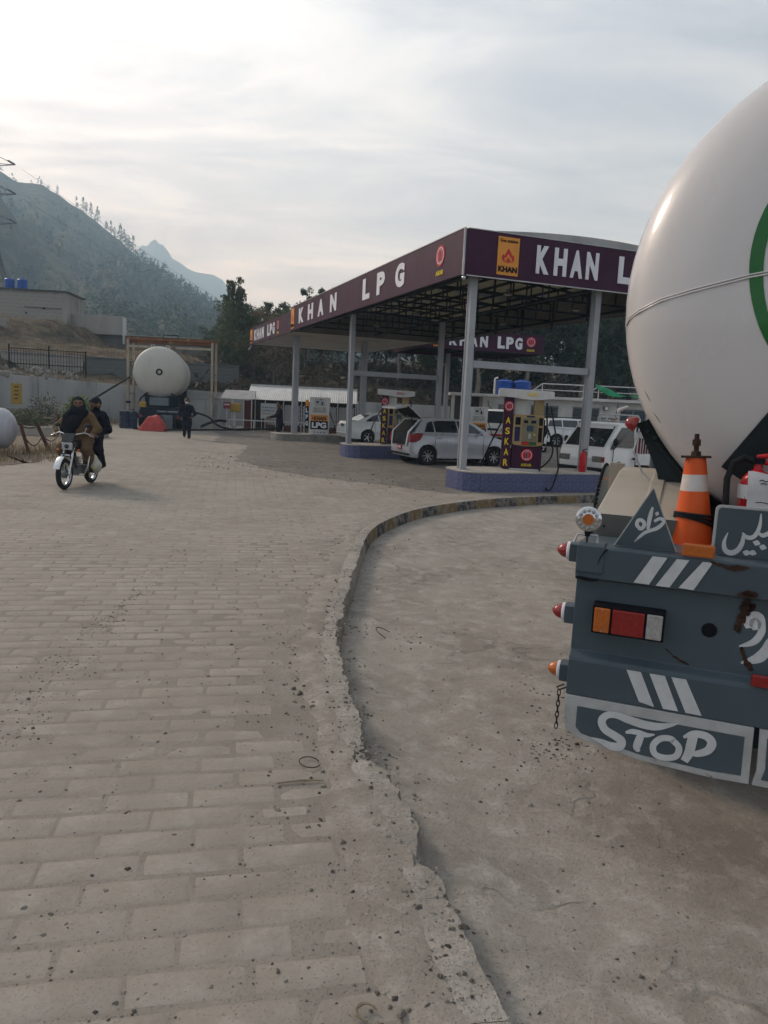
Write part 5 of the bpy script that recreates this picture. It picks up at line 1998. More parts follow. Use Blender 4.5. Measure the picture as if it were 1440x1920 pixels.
for k, lx in enumerate((3.25, 4.45)):
    water_tank((-41.0 + lx * c_ - 1.2 * s2_, 73.5 + lx * s2_ + 1.2 * c_, 7.3 + HH + .121), .47, 1.08, ('left' if k == 0 else 'right') + ' blue water tank on the cement block house')
# lower long house behind it with a parapet
h2 = thing('terrace_house', 'dark long house with a pale parapet below the wooded hill', 'building', (-33.2, 76, 4.6), R(1))
MB().box(0, 15, 0, 6, -1.5, 2.85).build('wall', M('house_dark', (0.145, 0.13, 0.115), (0.105, 0.095, 0.085), scale=1, rough=.95), h2)
MB().box(-.2, 6.2, -.45, .25, 2.853, 4.7).build('parapet', m_plast, h2, bevel=.02)
MB().box(6.2, 6.32, -.48, .3, 2.0, 4.6).build('parapet_end', M('pale_edge', (0.55, 0.55, 0.54), rough=.8), h2)
MB().box(6.5, 15.2, -.2, 6.1, 2.853, 2.95).build('roof', m_plast, h2)
MB().box(8, 14.6, -1.1, -.05, 1.0, 1.15).build('awning', M('roof_dark', (0.09, 0.085, 0.08), rough=.9), h2)
for x, z in ((2.6, 1.75), (5.0, 1.65)):
    w = MB().box(x - .14, x + .14, -.03, -.003, z - .15, z + .15).build('window', m_black, h2)
# terrace walls of blocks below the houses
for k, (x0, y0, L_, z0, hh, rz, lab) in enumerate(((-25.9, 49.9, 5.3, 2.25, 1.9, 40, 'pale cement block terrace wall left of the dark terrace wall'), (-21.6, 53.3, 10.8, 2.3, 1.85, 22, 'dark grey terrace wall behind the parked tank truck'))):
    t = thing('terrace_wall', lab, 'wall', (x0, y0, z0), R(rz))
    mm = m_block if k == 0 else M('terrace_dark', (0.15, 0.155, 0.15), (0.10, 0.105, 0.10), scale=.7, rough=.95)
    MB().box(0, L_, .04, .4, -1.2, hh).build('wall_core', mm, t)
    bme = MB().box(-.29, .29, -.02, .05, -.13, .13).mesh('block', mm)
    for r in range(int(hh / .28)):
        for c in range(int(L_ / .6)):
            o = link('block', bme, t, (.32 + c * .6 + (.28 if r % 2 and c < int(L_ / .6) - 1 else 0), .03, .15 + r * .28))
    MB().box(-.05, L_ + .05, -.05, .45, hh + .002, hh + .1).build('coping', mm, t)
# block stair pier and the dark mesh gate
pr = thing('block_pier', 'stack of grey cement blocks standing on the red earth bank', 'pier', (-33.0, 63.5, 5.4), R(12))
for r in range(6):
    for c in range(2):
        MB().box(-.62 + c * .62 + (.05 if r % 2 else 0), -.03 + c * .62 + (.05 if r % 2 else 0), -.25, .25, r * .36, r * .36 + .345).build('block', m_block, pr, bevel=.01)
gt = thing('mesh_gate', 'tall black mesh gate between the wall and the terrace', 'gate', (-24.2, 47.6, 2.2), R(24))
m_gate = M('gate_black', (0.02, 0.021, 0.024), rough=.6)
for x in (0, 2.3, 4.5):
    MB().box(x - .045, x + .045, -.045, .045, -.6, 2.35 if x < 4 else 2.15).build('gate_post', m_gate, gt)
for z in (.12, 1.15, 2.1):
    MB().box(.05, 4.45, -.02, .02, z - .025, z + .025).build('gate_rail', m_gate, gt)
for k in range(26):
    x = .14 + k * .168
    MB().box(x - .012, x + .012, -.016, .016, .15, 2.07).build('gate_bar', m_gate, gt)
# ================================================================== near tank truck
TA = R(-21.2)
T0 = Vector((.834 + 1.2 * math.cos(TA), 3.10 + 1.2 * math.sin(TA), LANE_Z))
m_tank = M('tank_cream', (0.58, 0.55, 0.535), (0.53, 0.50, 0.485), scale=1.4, rough=0.30, coat=0.35, c3=(0.44, 0.38, 0.32), s3=1.3, t3=(0.55, 0.80), stretch=(1, 1, .35), bump=.0012, bscale=5)
m_slate = M('slate_paint', (0.066, 0.090, 0.104), (0.054, 0.074, 0.087), scale=2.5, rough=0.42, c3=(0.10, 0.105, 0.10), s3=2.2, t3=(0.56, 0.78), bump=.0008, bscale=30)
m_slate_d = M('slate_dark', (0.030, 0.040, 0.043), (0.022, 0.029, 0.031), scale=3, rough=0.5)
m_rimw = M('rim_white', (0.42, 0.42, 0.41), (0.32, 0.315, 0.30), scale=8, rough=0.55, c3=(0.16, 0.14, 0.12), s3=14, t3=(0.60, 0.70))
m_paintw = M('brush_white', (0.56, 0.56, 0.56), (0.47, 0.47, 0.47), scale=12, rough=0.5, c3=(0.30, 0.29, 0.27), s3=20, t3=(0.62, 0.72))
m_rust = M('rust', (0.060, 0.028, 0.016), (0.028, 0.016, 0.012), scale=40, rough=0.9, bump=.003, bscale=120)
m_box_b = M('box_beige', (0.37, 0.325, 0.265), (0.33, 0.29, 0.235), scale=3, rough=0.45, c3=(0.24, 0.21, 0.17), s3=3, t3=(.60, .78))
m_box_g = M('box_grey', (0.145, 0.145, 0.135), (0.12, 0.12, 0.11), scale=4, rough=0.5)
m_lens_r = M('lens_red', (0.26, 0.012, 0.010), (0.19, 0.009, 0.008), scale=60, rough=0.15, spec=.6, bump=.001, bscale=90)
m_lens_a = M('lens_amber', (0.46, 0.115, 0.012), (0.36, 0.085, 0.01), scale=60, rough=0.18, spec=.6, bump=.001, bscale=90)
m_lens_w = M('lens_clear', (0.36, 0.35, 0.33), (0.26, 0.25, 0.24), scale=70, rough=0.18, spec=.6, bump=.001, bscale=90)
m_conor = M('cone_orange', (0.66, 0.095, 0.012), (0.58, 0.075, 0.01), scale=6, rough=0.42, c3=(0.42, 0.07, 0.02), s3=12, t3=(.6, .75))
m_conew = M('cone_white', (0.58, 0.55, 0.52), (0.52, 0.40, 0.33), scale=9, rough=0.4)
m_grn = M('ring_green', (0.010, 0.125, 0.018), (0.008, 0.10, 0.015), scale=3, rough=.35, coat=.3)
m_extred = M('extinguisher_red', (0.46, 0.015, 0.02), (0.38, 0.012, 0.015), scale=4, rough=.28)
m_paper = M('paper', (0.62, 0.61, 0.62), (0.52, 0.50, 0.50), scale=9, rough=.8, c3=(.34, .27, .24), s3=7, t3=(.62, .75))

tk = thing('tank_truck', 'rear of a grey tank truck with huge cream tank and hand painted STOP board', 'truck', T0, TA)
dz = -LANE_Z           # part heights below are given above the pavement


def B3(u, v, z):
    return Vector((u, v, z + dz))


R_T, K_T, V0_T, Z_T = 1.147, .469, .765, 2.458
prof = []
for k in range(19):
    a = math.pi / 2 * k / 18
    prof.append((R_T * math.sin(a), -K_T * math.cos(a)))
TL = 5.6
prof += [(R_T, TL * f) for f in (.25, .5, .75, 1.0)]
for k in range(1, 13):
    a = math.pi / 2 * k / 12
    prof.append((R_T * math.cos(a), TL + K_T * math.sin(a)))
Mt = Matrix.Translation(B3(0, V0_T, Z_T)) @ Matrix.Rotation(R(-90), 4, 'X')     # local z -> truck +y
tank = MB().lathe(prof, 72, Mt).build('tank', m_tank, tk, smooth=60)


def dome(u, z, off=0.0):
    w = 1 - (u / R_T) ** 2 - ((z - Z_T) / R_T) ** 2
    v = V0_T - K_T * math.sqrt(max(w, 0.0))
    nrm_ = Vector((u / R_T ** 2, (v - V0_T) / K_T ** 2, (z - Z_T) / R_T ** 2)).normalized()
    return B3(u, v, z) + nrm_ * off


# green ring painted round the middle of the dome
vs, fs = [], []
n = 72
for k in range(n):
    a = 2 * math.pi * k / n
    for j, r in enumerate((.640, .590)):
        r += .004 * math.sin(a * 5 + j)
        vs.append(dome(r * math.cos(a), 2.56 + r * math.sin(a) * .98, .0025))
for k in range(n):
    q = (k + 1) % n
    fs.append((2 * k, 2 * q, 2 * q + 1, 2 * k + 1))
MB().add(vs, fs).build('ring_emblem', m_grn, tank, smooth=180)
# the seam / rope line across the dome and the rim weld
rope = [(-1.136, 2.335), (-1.124, 2.358), (-1.074, 2.386), (-.98, 2.424), (-.848, 2.454), (-.724, 2.479), (-.631, 2.499), (-.568, 2.508), (-.40, 2.53), (0, 2.55)]
for off, rr in ((0.0, .0042), (.011, .0035)):
    MB().tube([dome(u, z + off, .004) for u, z in rope], rr, 6).build('weld_line', m_tank, tank, smooth=60)
MB().tube([B3(R_T * 1.001 * math.cos(2 * math.pi * k / 72), V0_T + .015, Z_T + R_T * 1.001 * math.sin(2 * math.pi * k / 72)) for k in range(72)], .0045, 5, closed=True).build('rim_weld', m_tank, tank, smooth=60)
m_stain = M('stain', (0.20, 0.14, 0.09), (0.33, 0.26, 0.19), scale=30, rough=.6)
mb = MB()
for k in range(2):
    z0 = 2.02 - k * .10
    u = -math.sqrt(max(0, (R_T * .968) ** 2 - (z0 - Z_T) ** 2))
    u2 = -math.sqrt(max(0, (R_T * .962) ** 2 - (z0 - .05 - Z_T) ** 2))
    mb.tube([dome(u, z0, .0005), dome((u + u2) / 2, z0 - .025, .001), dome(u2, z0 - .05, .0005)], [.0006, .0018, .0006], 4)
mb.build('rust_streak', m_stain, tank)

# bumper: a tall slate panel between two proud beams
bp_ = [(0, 1.335), (.006, 1.342), (.30, 1.345), (.30, .69), (0, .68), (0, .835), (.008, .852), (.045, .872), (.050, 1.192), (.004, 1.204)]
MX_side = Matrix.Translation(B3(-1.2, 0, 0)) @ Matrix(((0, 0, 1, 0), (1, 0, 0, 0), (0, 1, 0, 0), (0, 0, 0, 1)))
bumper = MB().prism(bp_, 0.0, 2.4, MX_side).build('bumper', m_slate, tk, bevel=.004)
MB().prism([(-.004, 1.345), (-.004, 1.235), (.02, 1.19), (.10, 1.19), (.10, 1.35), (.02, 1.352)], -.004, .11, MX_side).build('corner_cap', m_slate, bumper, bevel=.005)
mb = MB()
brush(mb, [(-1.2, 1.206), (-1.17, 1.203), (-1.13, 1.2), (-1.10, 1.207)], [.006, .014, .012, .003], Matrix.Translation(B3(0, -.0045, 0)) @ RX90, .002)
brush(mb, [(-1.08, 1.338), (-1.10, 1.31), (-1.115, 1.27)], [.008, .005, .002], Matrix.Translation(B3(0, -.0045, 0)) @ RX90, .002)
mb.build('weld_scar', m_black, bumper)


def on_plane(v):
    return Matrix.Translation(B3(0, v, 0)) @ RX90


# white slanted stripes
for q in ([(-.9, 1.330), (-.843, 1.330), (-.903, 1.210), (-.964, 1.211)], [(-.806, 1.330), (-.759, 1.330), (-.823, 1.209), (-.877, 1.209)], [(-.709, 1.330), (-.672, 1.330), (-.732, 1.210), (-.789, 1.212)],
          [(-.958, .832), (-.900, .832), (-.834, .690), (-.896, .702)], [(-.866, .832), (-.805, .832), (-.74, .690), (-.799, .690)], [(-.780, .832), (-.723, .832), (-.649, .689), (-.711, .690)]):
    MB().prism(q, .001, .003, on_plane(0)).build('stripe', m_paintw, bumper)
    MB().prism([(-x, z) for x, z in q][::-1], .001, .003, on_plane(0)).build('stripe', m_paintw, bumper)
# rust and scars
for pts, ws, v in (([(-0.68, 1.334), (-0.651, 1.326), (-0.609, 1.319), (-0.568, 1.321), (-0.535, 1.326)], [.007, .012, .022, .018, .005], -.001),
                   ([(-0.568, 1.215), (-0.544, 1.222), (-0.516, 1.221), (-0.493, 1.214)], [.010, .026, .030, .010], -.001),
                   ([(-0.515, 1.174), (-0.528, 1.15), (-0.538, 1.122), (-0.545, 1.10), (-.55, 1.075), (-0.546, 1.043)], [.052, .040, .022, .034, .028, .012], .044),
                   ([(-0.531, .989), (-.523, .968), (-0.51, .945), (-0.489, .909), (-0.477, .896)], [.008, .016, .022, .018, .008], .046),
                   ([(-0.809, .937), (-0.781, .911), (-0.753, .893), (-0.702, .880)], [.005, .004, .012, .003], .046)):
    mb = MB()
    # ragged outline: jitter the brush
    r2 = random.Random(len(pts) * 7)
    dense, dw = [], []
    for i in range(len(pts) - 1):
        for k in range(4):
            t = k / 4
            dense.append((pts[i][0] + (pts[i + 1][0] - pts[i][0]) * t + r2.uniform(-.004, .004), pts[i][1] + (pts[i + 1][1] - pts[i][1]) * t + r2.uniform(-.003, .003)))
            dw.append((ws[i] + (ws[i + 1] - ws[i]) * t) * r2.uniform(.65, 1.3))
    brush(mb, dense, dw, on_plane(v), .002, .001)
    mb.build('rust_patch', m_rust, bumper)
MB().lathe([(.030, 0), (.030, .002), (.026, .0045), (.0255, .0025), (0, .0025)], 18, Matrix.Translation(B3(-.654, .046, 1.041)) @ Matrix.Rotation(R(90), 4, 'X')).build('drain_shade_disc', m_black, bumper)  # proud black disc; its colour stands in for the shade inside the hole
# brushed script on the panel
mb = MB()
for pts, ws in (([(-0.508, 1.073), (-0.514, 1.1), (-0.499, 1.126), (-0.475, 1.121), (-0.465, 1.088), (-0.465, 1.056), (-0.488, 1.017), (-0.537, 0.991)], [.026, .04, .034, .031, .028, .027, .026, .007]),
                ([(-0.502, 1.113), (-0.489, 1.092), (-0.483, 1.069)], [.023, .046, .023]),
                ([(-0.36, 1.09), (-0.40, 1.06), (-0.424, 1.031), (-0.44, .989), (-0.464, .954), (-0.523, .923)], [.01, .025, .034, .039, .041, .008])):
    brush(mb, pts, ws, on_plane(.0495), .003, .001)
mb.build('script_lettering', m_paintw, bumper)

# STOP boards hung under the bumper
SB = [(-1.2, .678), (-.452, .678), (-.448, .437), (-.594, .432), (-.868, .444), (-1.048, .472), (-1.140, .492), (-1.188, .521), (-1.2, .56)]
SI = [(-1.145, .634), (-.483, .634), (-.480, .468), (-.594, .462), (-.868, .470), (-1.03, .496), (-1.120, .514), (-1.145, .540)]
sbd = MB().prism(SB, -.012, .004, on_plane(0)).build('stop_board', m_rimw, tk, bevel=.002)
MB().prism(SI, .0045, .0065, on_plane(0)).build('board_field', m_slate, sbd)
mb = MB()
STOP = [([(-0.727, 0.645), (-0.768, 0.625), (-0.818, 0.609), (-0.871, 0.608), (-0.933, 0.617), (-0.98, 0.626), (-1.019, 0.618), (-1.038, 0.588), (-1.021, 0.553), (-0.98, 0.534), (-0.951, 0.517), (-0.956, 0.49), (-0.991, 0.484), (-1.032, 0.496), (-1.076, 0.504)], [0.002, 0.018, 0.033, 0.036, 0.034, 0.028, 0.029, 0.033, 0.034, 0.035, 0.037, 0.037, 0.034, 0.021, 0.004]),
        ([(-0.937, 0.557), (-0.913, 0.567), (-0.883, 0.568), (-0.852, 0.564), (-0.821, 0.573)], [0.009, 0.022, 0.023, 0.02, 0.005]),
        ([(-0.873, 0.562), (-0.881, 0.532), (-0.886, 0.501), (-0.875, 0.485)], [0.028, 0.032, 0.03, 0.012]),
        ([(-0.751, 0.565), (-0.722, 0.538), (-0.729, 0.498), (-0.769, 0.481), (-0.811, 0.488), (-0.822, 0.524), (-0.798, 0.559), (-0.762, 0.569), (-0.743, 0.561)], [0.026] * 9),
        ([(-0.673, 0.598), (-0.677, 0.56), (-0.682, 0.521), (-0.696, 0.483)], [0.037, 0.038, 0.036, 0.03]),
        ([(-0.709, 0.586), (-0.671, 0.609), (-0.624, 0.609), (-0.6, 0.585), (-0.611, 0.55), (-0.648, 0.527), (-0.673, 0.522)], [0.011, 0.028, 0.032, 0.035, 0.032, 0.027, 0.016])]
for k, (pts, ws) in enumerate(STOP):
    brush(mb, pts, ws, on_plane(-.007), .002, .0004 * k)
mb.build('stop_lettering', m_paintw, sbd)
MBD = [(-.432, .678), (.432, .678), (.432, .50), (.40, .437), (-.436, .437), (-.425, .50)]
mbd = MB().prism(MBD, -.012, .004, on_plane(0)).build('stop_board', m_rimw, tk, bevel=.002)
MB().prism([(x * .93, .552 + (z - .552) * .74) for x, z in MBD], .0045, .0065, on_plane(0)).build('board_field', m_slate, mbd)
sb2 = MB().prism([(-x, z) for x, z in SB][::-1], -.012, .004, on_plane(0)).build('stop_board', m_rimw, tk, bevel=.002)
MB().prism([(-x, z) for x, z in SI][::-1], .0045, .0065, on_plane(0)).build('board_field', m_slate, sb2)

MB().box(-1.17, 1.17, .03, .06, .58 + dz, .70 + dz).build('added_gap_strip', m_slate_d, tk)  # dark strip added behind the boards to shut off the bright gap

# tail lamps
for sgn in (-1, 1):
    tl = MB().box(min(sgn * 1.115, sgn * .826), max(sgn * 1.115, sgn * .826), -.035, .049, .98 + dz, 1.103 + dz).build('tail_lamp', m_black, tk, bevel=.004)
    for a, b, mt in ((1.106, 1.042, m_lens_a), (1.034, .905, m_lens_r), (.897, .835, m_lens_w)):
        MB().box(min(sgn * a, sgn * b), max(sgn * a, sgn * b), -.047, -.034, .989 + dz, 1.094 + dz).build('lens', mt, tl, bevel=.005)
    for a in (1.074, .866):
        for z in (.996, 1.087):
            MB().cyl(B3(sgn * a, -.047, z), B3(sgn * a, -.050, z), .004, .004, 8).build('screw', m_chrome, tl)
for u0 in (-.486, .36):
    MB().box(u0, u0 + .13, -.018, .0, .852 + dz, .902 + dz).build('reflector', m_lens_r, tk, bevel=.006)
MB().box(-.79, -.668, -.012, .008, 1.347 + dz, 1.40 + dz).build('reflector', m_lens_a, tk, bevel=.008)
MB().box(.668, .79, -.012, .008, 1.347 + dz, 1.40 + dz).build('reflector', m_lens_a, tk, bevel=.008)

# side markers on their brackets
for sgn in (-1, 1):
    for z, mt in ((1.293, m_lens_r), (1.013, m_lens_r), (.742, m_lens_a)):
        bk = MB().box(min(sgn * 1.20, sgn * 1.245), max(sgn * 1.20, sgn * 1.245), .085, .17, z - .042 + dz, z + .036 + dz).build('lamp_bracket', m_slate, tk, bevel=.003)
        Mm = Matrix.Translation(B3(sgn * 1.246, .125, z)) @ Matrix.Rotation(R(-90 * -sgn), 4, 'Y')
        MB().lathe([(0, 0), (.040, 0), (.040, .010), (.036, .013), (0, .013)], 20, Mm).build('lamp_ring', m_white, bk, smooth=40)
        MB().lathe([(.034, .012), (.033, .022), (.027, .038), (.016, .050), (.006, .056), (0, .057)], 20, Mm).build('lens', mt, bk, smooth=60)

# round LED lamp on a strap at the left corner
bc_ = B3(-1.171, .05, 1.452)
bcn = MB().lathe([(0, .03), (.035, .028), (.053, .005), (.055, -.012), (.050, -.016), (0, -.016)], 28, Matrix.Translation(bc_) @ Matrix.Rotation(R(-90), 4, 'X')).build('round_lamp', m_chrome, tk, smooth=40)
MB().lathe([(0, .0185), (.024, .0185), (.024, .0165), (0, .0165)], 16, Matrix.Translation(bc_) @ Matrix.Rotation(R(90), 4, 'X')).build('lens', m_lens_a, bcn, smooth=40)
for k in range(12):
    a = 2 * math.pi * k / 12
    MB().sph(bc_ + Vector((.038 * math.cos(a), -.017, .038 * math.sin(a))), .0085, .006, .0085, 8, 5).build('led', m_lens_w, bcn, smooth=180)
MB().cyl(bc_ + Vector((0, .0, -.055)), bc_ + Vector((0, .0, -.075)), .014, .012, 8).build('lamp_stem', m_black, bcn)
MB().tube([B3(-1.225, .05, 1.345), B3(-1.212, .05, 1.383), B3(-1.13, .05, 1.383), B3(-1.125, .05, 1.345)], .006, 4).build('lamp_strap', m_trim, bcn)
MB().cyl(bc_ + Vector((0, 0, -.075)), bc_ + Vector((0, 0, -.11)), .005, .005, 6).build('bolt', m_rust, bcn)

# warning triangle plate
tr = [(-.924, 1.608), (-1.063, 1.345), (-.809, 1.345)]
tri = MB().prism(tr, -.01, -.001, on_plane(.08)).build('warning_triangle', m_rimw, tk)
MB().prism([(-.924, 1.600), (-1.056, 1.347), (-.815, 1.347)], 0.0, .003, on_plane(.08)).build('triangle_field', m_slate, tri)
mb = MB()
for pts, ws in (([(-0.965, 1.431), (-0.976, 1.444), (-0.972, 1.462), (-0.957, 1.464), (-0.946, 1.449), (-0.954, 1.43), (-0.969, 1.429)], [.015] * 7),
                ([(-0.92, 1.524), (-0.925, 1.495), (-0.929, 1.459), (-0.93, 1.428)], [.008, .016, .016, .012]),
                ([(-0.979, 1.37), (-0.962, 1.391), (-0.941, 1.413), (-0.916, 1.426), (-0.891, 1.44), (-0.871, 1.466), (-0.886, 1.479), (-0.908, 1.465)], [.004, .011, .014, .014, .016, .013, .014, .011]),
                ([(-0.908, 1.501), (-0.9, 1.498), (-0.893, 1.496)], [.002, .019, .002])):
    brush(mb, pts, ws, on_plane(.077), .002, .0004)
mb.build('script_lettering', m_paintw, tri)

# lettered board with a pale rounded rim
def rrect(x0, x1, z0, z1, r):
    return [(x, z) for x, z in stadium(x0, x1, z0, z1, r, 5)]


bd = MB().prism(rrect(-.677, .33, 1.346, 1.553, .022), -.012, .0, on_plane(.12)).build('lettered_board', m_rimw, tk)
MB().prism(rrect(-.666, .319, 1.347, 1.543, .016), 0.0005, .003, on_plane(.12)).build('board_field', m_slate, bd)
mb = MB()
for pts, ws in (([(-0.622, 1.442), (-0.632, 1.401), (-0.625, 1.37), (-0.603, 1.359), (-0.579, 1.373), (-0.565, 1.405), (-0.564, 1.436)], [.003, .014, .019, .022, .02, .017, .011]),
                ([(-0.568, 1.447), (-0.552, 1.431), (-0.53, 1.432), (-0.515, 1.453), (-0.508, 1.489), (-0.509, 1.531)], [.007, .016, .017, .016, .012, .005]),
                ([(-0.511, 1.454), (-0.493, 1.444), (-0.471, 1.458), (-0.447, 1.487), (-.42, 1.45), (-.36, 1.44)], [.007, .017, .016, .012, .016, .008]),
                ([(-0.527, 1.414), (-0.512, 1.411), (-0.498, 1.408)], [.001, .023, .001]), ([(-0.502, 1.399), (-0.488, 1.396), (-0.474, 1.393)], [.001, .023, .002]),
                ([(-0.559, 1.369), (-0.545, 1.366), (-0.531, 1.363)], [.002, .024, .002]), ([(-0.536, 1.372), (-0.522, 1.369), (-0.508, 1.366)], [.002, .023, .002])):
    brush(mb, pts, ws, on_plane(.117), .002, .0004)
mb.build('script_lettering', m_paintw, bd)

# deck behind the bumper, tool box with a sloping lid
MB().box(-1.18, 1.18, .302, 1.3, 1.16 + dz, 1.318 + dz).build('deck', m_slate_d, tk)
for sgn in (-1,):
    bx = MB().prism([(.36, 1.32), (.34, 1.44), (1.25, 1.44), (1.25, 1.32)], 0, .455, Matrix.Translation(B3(-1.165, 0, 0)) @ Matrix(((0, 0, 1, 0), (1, 0, 0, 0), (0, 1, 0, 0), (0, 0, 0, 1)))).build('tool_box', m_box_g, tk, bevel=.004)
    ld = MB().add([B3(-1.172, .335, 1.442), B3(-.70, .335, 1.442), B3(-.70, 1.26, 1.442), B3(-1.172, 1.26, 1.442), B3(-1.115, .88, 1.612), B3(-.745, .88, 1.612), B3(-.745, 1.20, 1.612), B3(-1.115, 1.20, 1.612)],
                  [(3, 2, 1, 0), (4, 5, 6, 7), (0, 1, 5, 4), (1, 2, 6, 5), (2, 3, 7, 6), (3, 0, 4, 7)]).build('tool_box_lid', m_box_b, tk, bevel=.006)
    MB().add([B3(-.975, .328, 1.444), B3(-.905, .328, 1.444), B3(-.885, .872, 1.620), B3(-.945, .872, 1.620), B3(-.975, .345, 1.43), B3(-.905, .345, 1.43), B3(-.885, .9, 1.60), B3(-.945, .9, 1.60)],
             [(0, 1, 2, 3), (4, 7, 6, 5), (0, 4, 5, 1), (1, 5, 6, 2), (2, 6, 7, 3), (3, 7, 4, 0)]).build('lid_rib', m_box_b, ld, bevel=.004)
    MB().sph(B3(-1.13, .349, 1.385), .006, nu=8, nv=5).build('rivet', m_black, bx)
    MB().sph(B3(-.765, .365, 1.47), .006, nu=8, nv=5).build('rivet', m_black, ld)

# saddle webs and tank straps
arc = []
for k in range(25):
    a = R(-90 - 60 + 120 * k / 24)
    arc.append((1.150 * math.cos(a), Z_T + 1.150 * math.sin(a)))
sadp = arc + [(1.045, 1.86), (.93, 1.62), (.86, 1.32), (-.86, 1.32), (-.93, 1.62), (-1.045, 1.86)]
for v in (.80, 3.2, 5.8):
    sd_ = MB().prism(sadp, -.03, .03, on_plane(v)).build('saddle', m_slate_d, tk)
    for sg in (-1, 1):
        pts = [(1.16 * math.cos(R(-90 + sg * q)), Z_T + 1.16 * math.sin(R(-90 + sg * q))) for q in range(20, 64, 4)]
        MB().tube([B3(x, v - .035, z) for x, z in pts], .02, 4).build('saddle_flange', m_slate_d, sd_)
for k in range(3):
    MB().cyl(B3(-1.03 + k * .04, .765, 1.845 - k * .03), B3(-1.035 + k * .04, .74, 1.855 - k * .03), .012, .012, 6).build('bolt', m_slate_d, tk)
bl_ = MB().lathe([(0, -.010), (.036, -.010), (.038, .0), (.032, .024), (.02, .044), (0, .050)], 18, Matrix.Translation(B3(-1.055, .74, 1.855)) @ Matrix.Rotation(R(-70), 4, 'Y')).build('side_lamp', m_lens_r, tk, smooth=50)
MB().tube([B3(-1.03, .74, 1.82), B3(-1.05, .735, 1.72), B3(-1.0, .74, 1.62), B3(-.96, .74, 1.58)], .005, 5).build('lamp_wire', m_trim, bl_)
MB().cyl(B3(-1.10, .79, 1.94), B3(-1.145, .76, 1.92), .008, .009, 8).build('drain_pipe', m_rail, tk)
MB().bar(B3(-.60, .50, 1.66), B3(-.40, .375, 1.99), .12, .03, (0, 1, 0)).build('dome_strut', m_slate_d, tk)
MB().bar(B3(.60, .50, 1.66), B3(.40, .375, 1.99), .12, .03, (0, 1, 0)).build('dome_strut', m_slate_d, tk)
# chassis, axles and wheels
for u in (-.42, .42):
    MB().box(u - .05, u + .05, .305, 8.6, .72 + dz, 1.155 + dz).build('chassis_rail', m_slate_d, tk)


def truck_wheel(u, v, parent, r=.52, w=.26):
    Mw = Matrix.Translation((u, v, r)) @ Matrix.Rotation(R(90), 4, 'Y')
    h = w / 2
    ty = MB().lathe([(r * .56, -h * .8), (r * .62, -h), (r * .93, -h), (r, -h * .72), (r, h * .72), (r * .93, h), (r * .62, h), (r * .56, h * .8)], 36, Mw).build('tyre', m_rubber, parent, smooth=35)
    MB().lathe([(r * .55, -h * .78), (r * .50, -h * .5), (r * .2, -h * .55), (0, -h * .55)], 24, Mw).build('rim', m_slate_d, ty, smooth=35)
    MB().lathe([(r * .55, h * .78), (r * .50, h * .5), (r * .2, h * .55), (0, h * .55)], 24, Mw).build('rim', m_slate_d, ty, smooth=35)


for v in (1.9, 3.2, 7.6):
    MB().cyl((-1.0, v, .52), (1.0, v, .52), .07, .07, 10).build('axle', m_slate_d, tk)
    for u in ((-1.05, -.76, .76, 1.05) if v < 7 else (-1.0, 1.0)):
        truck_wheel(u, v, tk)
# mudguards over the rear wheels with a torn rubber edge
m_guard = M('guard_paint', (0.115, 0.12, 0.11), (0.085, 0.09, 0.082), scale=3, rough=.7, c3=(0.22, 0.085, 0.035), s3=5, t3=(.60, .66), bump=.002)
for sgn in (-1, 1):
    vs, fs = [], []
    n = 22
    for k in range(n + 1):
        a = R(12 + 150 * k / n)
        for uu in (1.27, .68):
            vs.append(B3(sgn * uu, 1.95 - .78 * math.cos(a), .80 + .76 * math.sin(a)))
            vs.append(B3(sgn * uu, 1.95 - .765 * math.cos(a), .80 + .745 * math.sin(a)))
    for k in range(n):
        a = k * 4
        fs += [(a, a + 4, a + 6, a + 2), (a + 1, a + 3, a + 7, a + 5), (a, a + 1, a + 5, a + 4), (a + 2, a + 6, a + 7, a + 3)]
    mg = MB().add(vs, fs).build('mudguard', m_guard, tk, smooth=40)
    fm = MB()
    for k in range(48):
        a = R(14 + 146 * k / 48)
        c = Vector((1.95 - .775 * math.cos(a), .80 + .757 * math.sin(a)))
        fm.sph(B3(sgn * 1.275, c.x, c.y), .012, .02, .016 + .006 * (k % 2), 6, 4)
    fm.build('rubber_edge', m_rubber, mg)
MB().box(-1.20, -1.12, 1.30, 1.34, 1.10 + dz, 1.62 + dz).build('guard_stay', m_box_b, tk)
# chain by the left bumper end
m_chain = M('chain', (0.05, 0.045, 0.04), rough=.6, metal=.6)
ch = thing('chain', 'short rusty chain dangling at the left end of the bumper', 'chain', T0 + Matrix.Rotation(TA, 3, 'Z') @ Vector((-1.238, .08, .66 + dz)), TA)
for k in range(7):
    z = -.013 - k * .026
    pts = [(.007 * math.cos(q * math.pi / 5), 0, z + .017 * math.sin(q * math.pi / 5)) for q in range(10)]
    o = MB().tube(pts, .0028, 5, closed=True).build('link', m_chain, ch, smooth=60)
    o.rotation_euler = (0, 0, R(90 * (k % 2) + 20))
MB().tube([(.02, .0, .03), (-.012, 0, .012), (0, 0, 0), (.03, 0, .018)], .004, 5).build('hook', m_chain, ch)
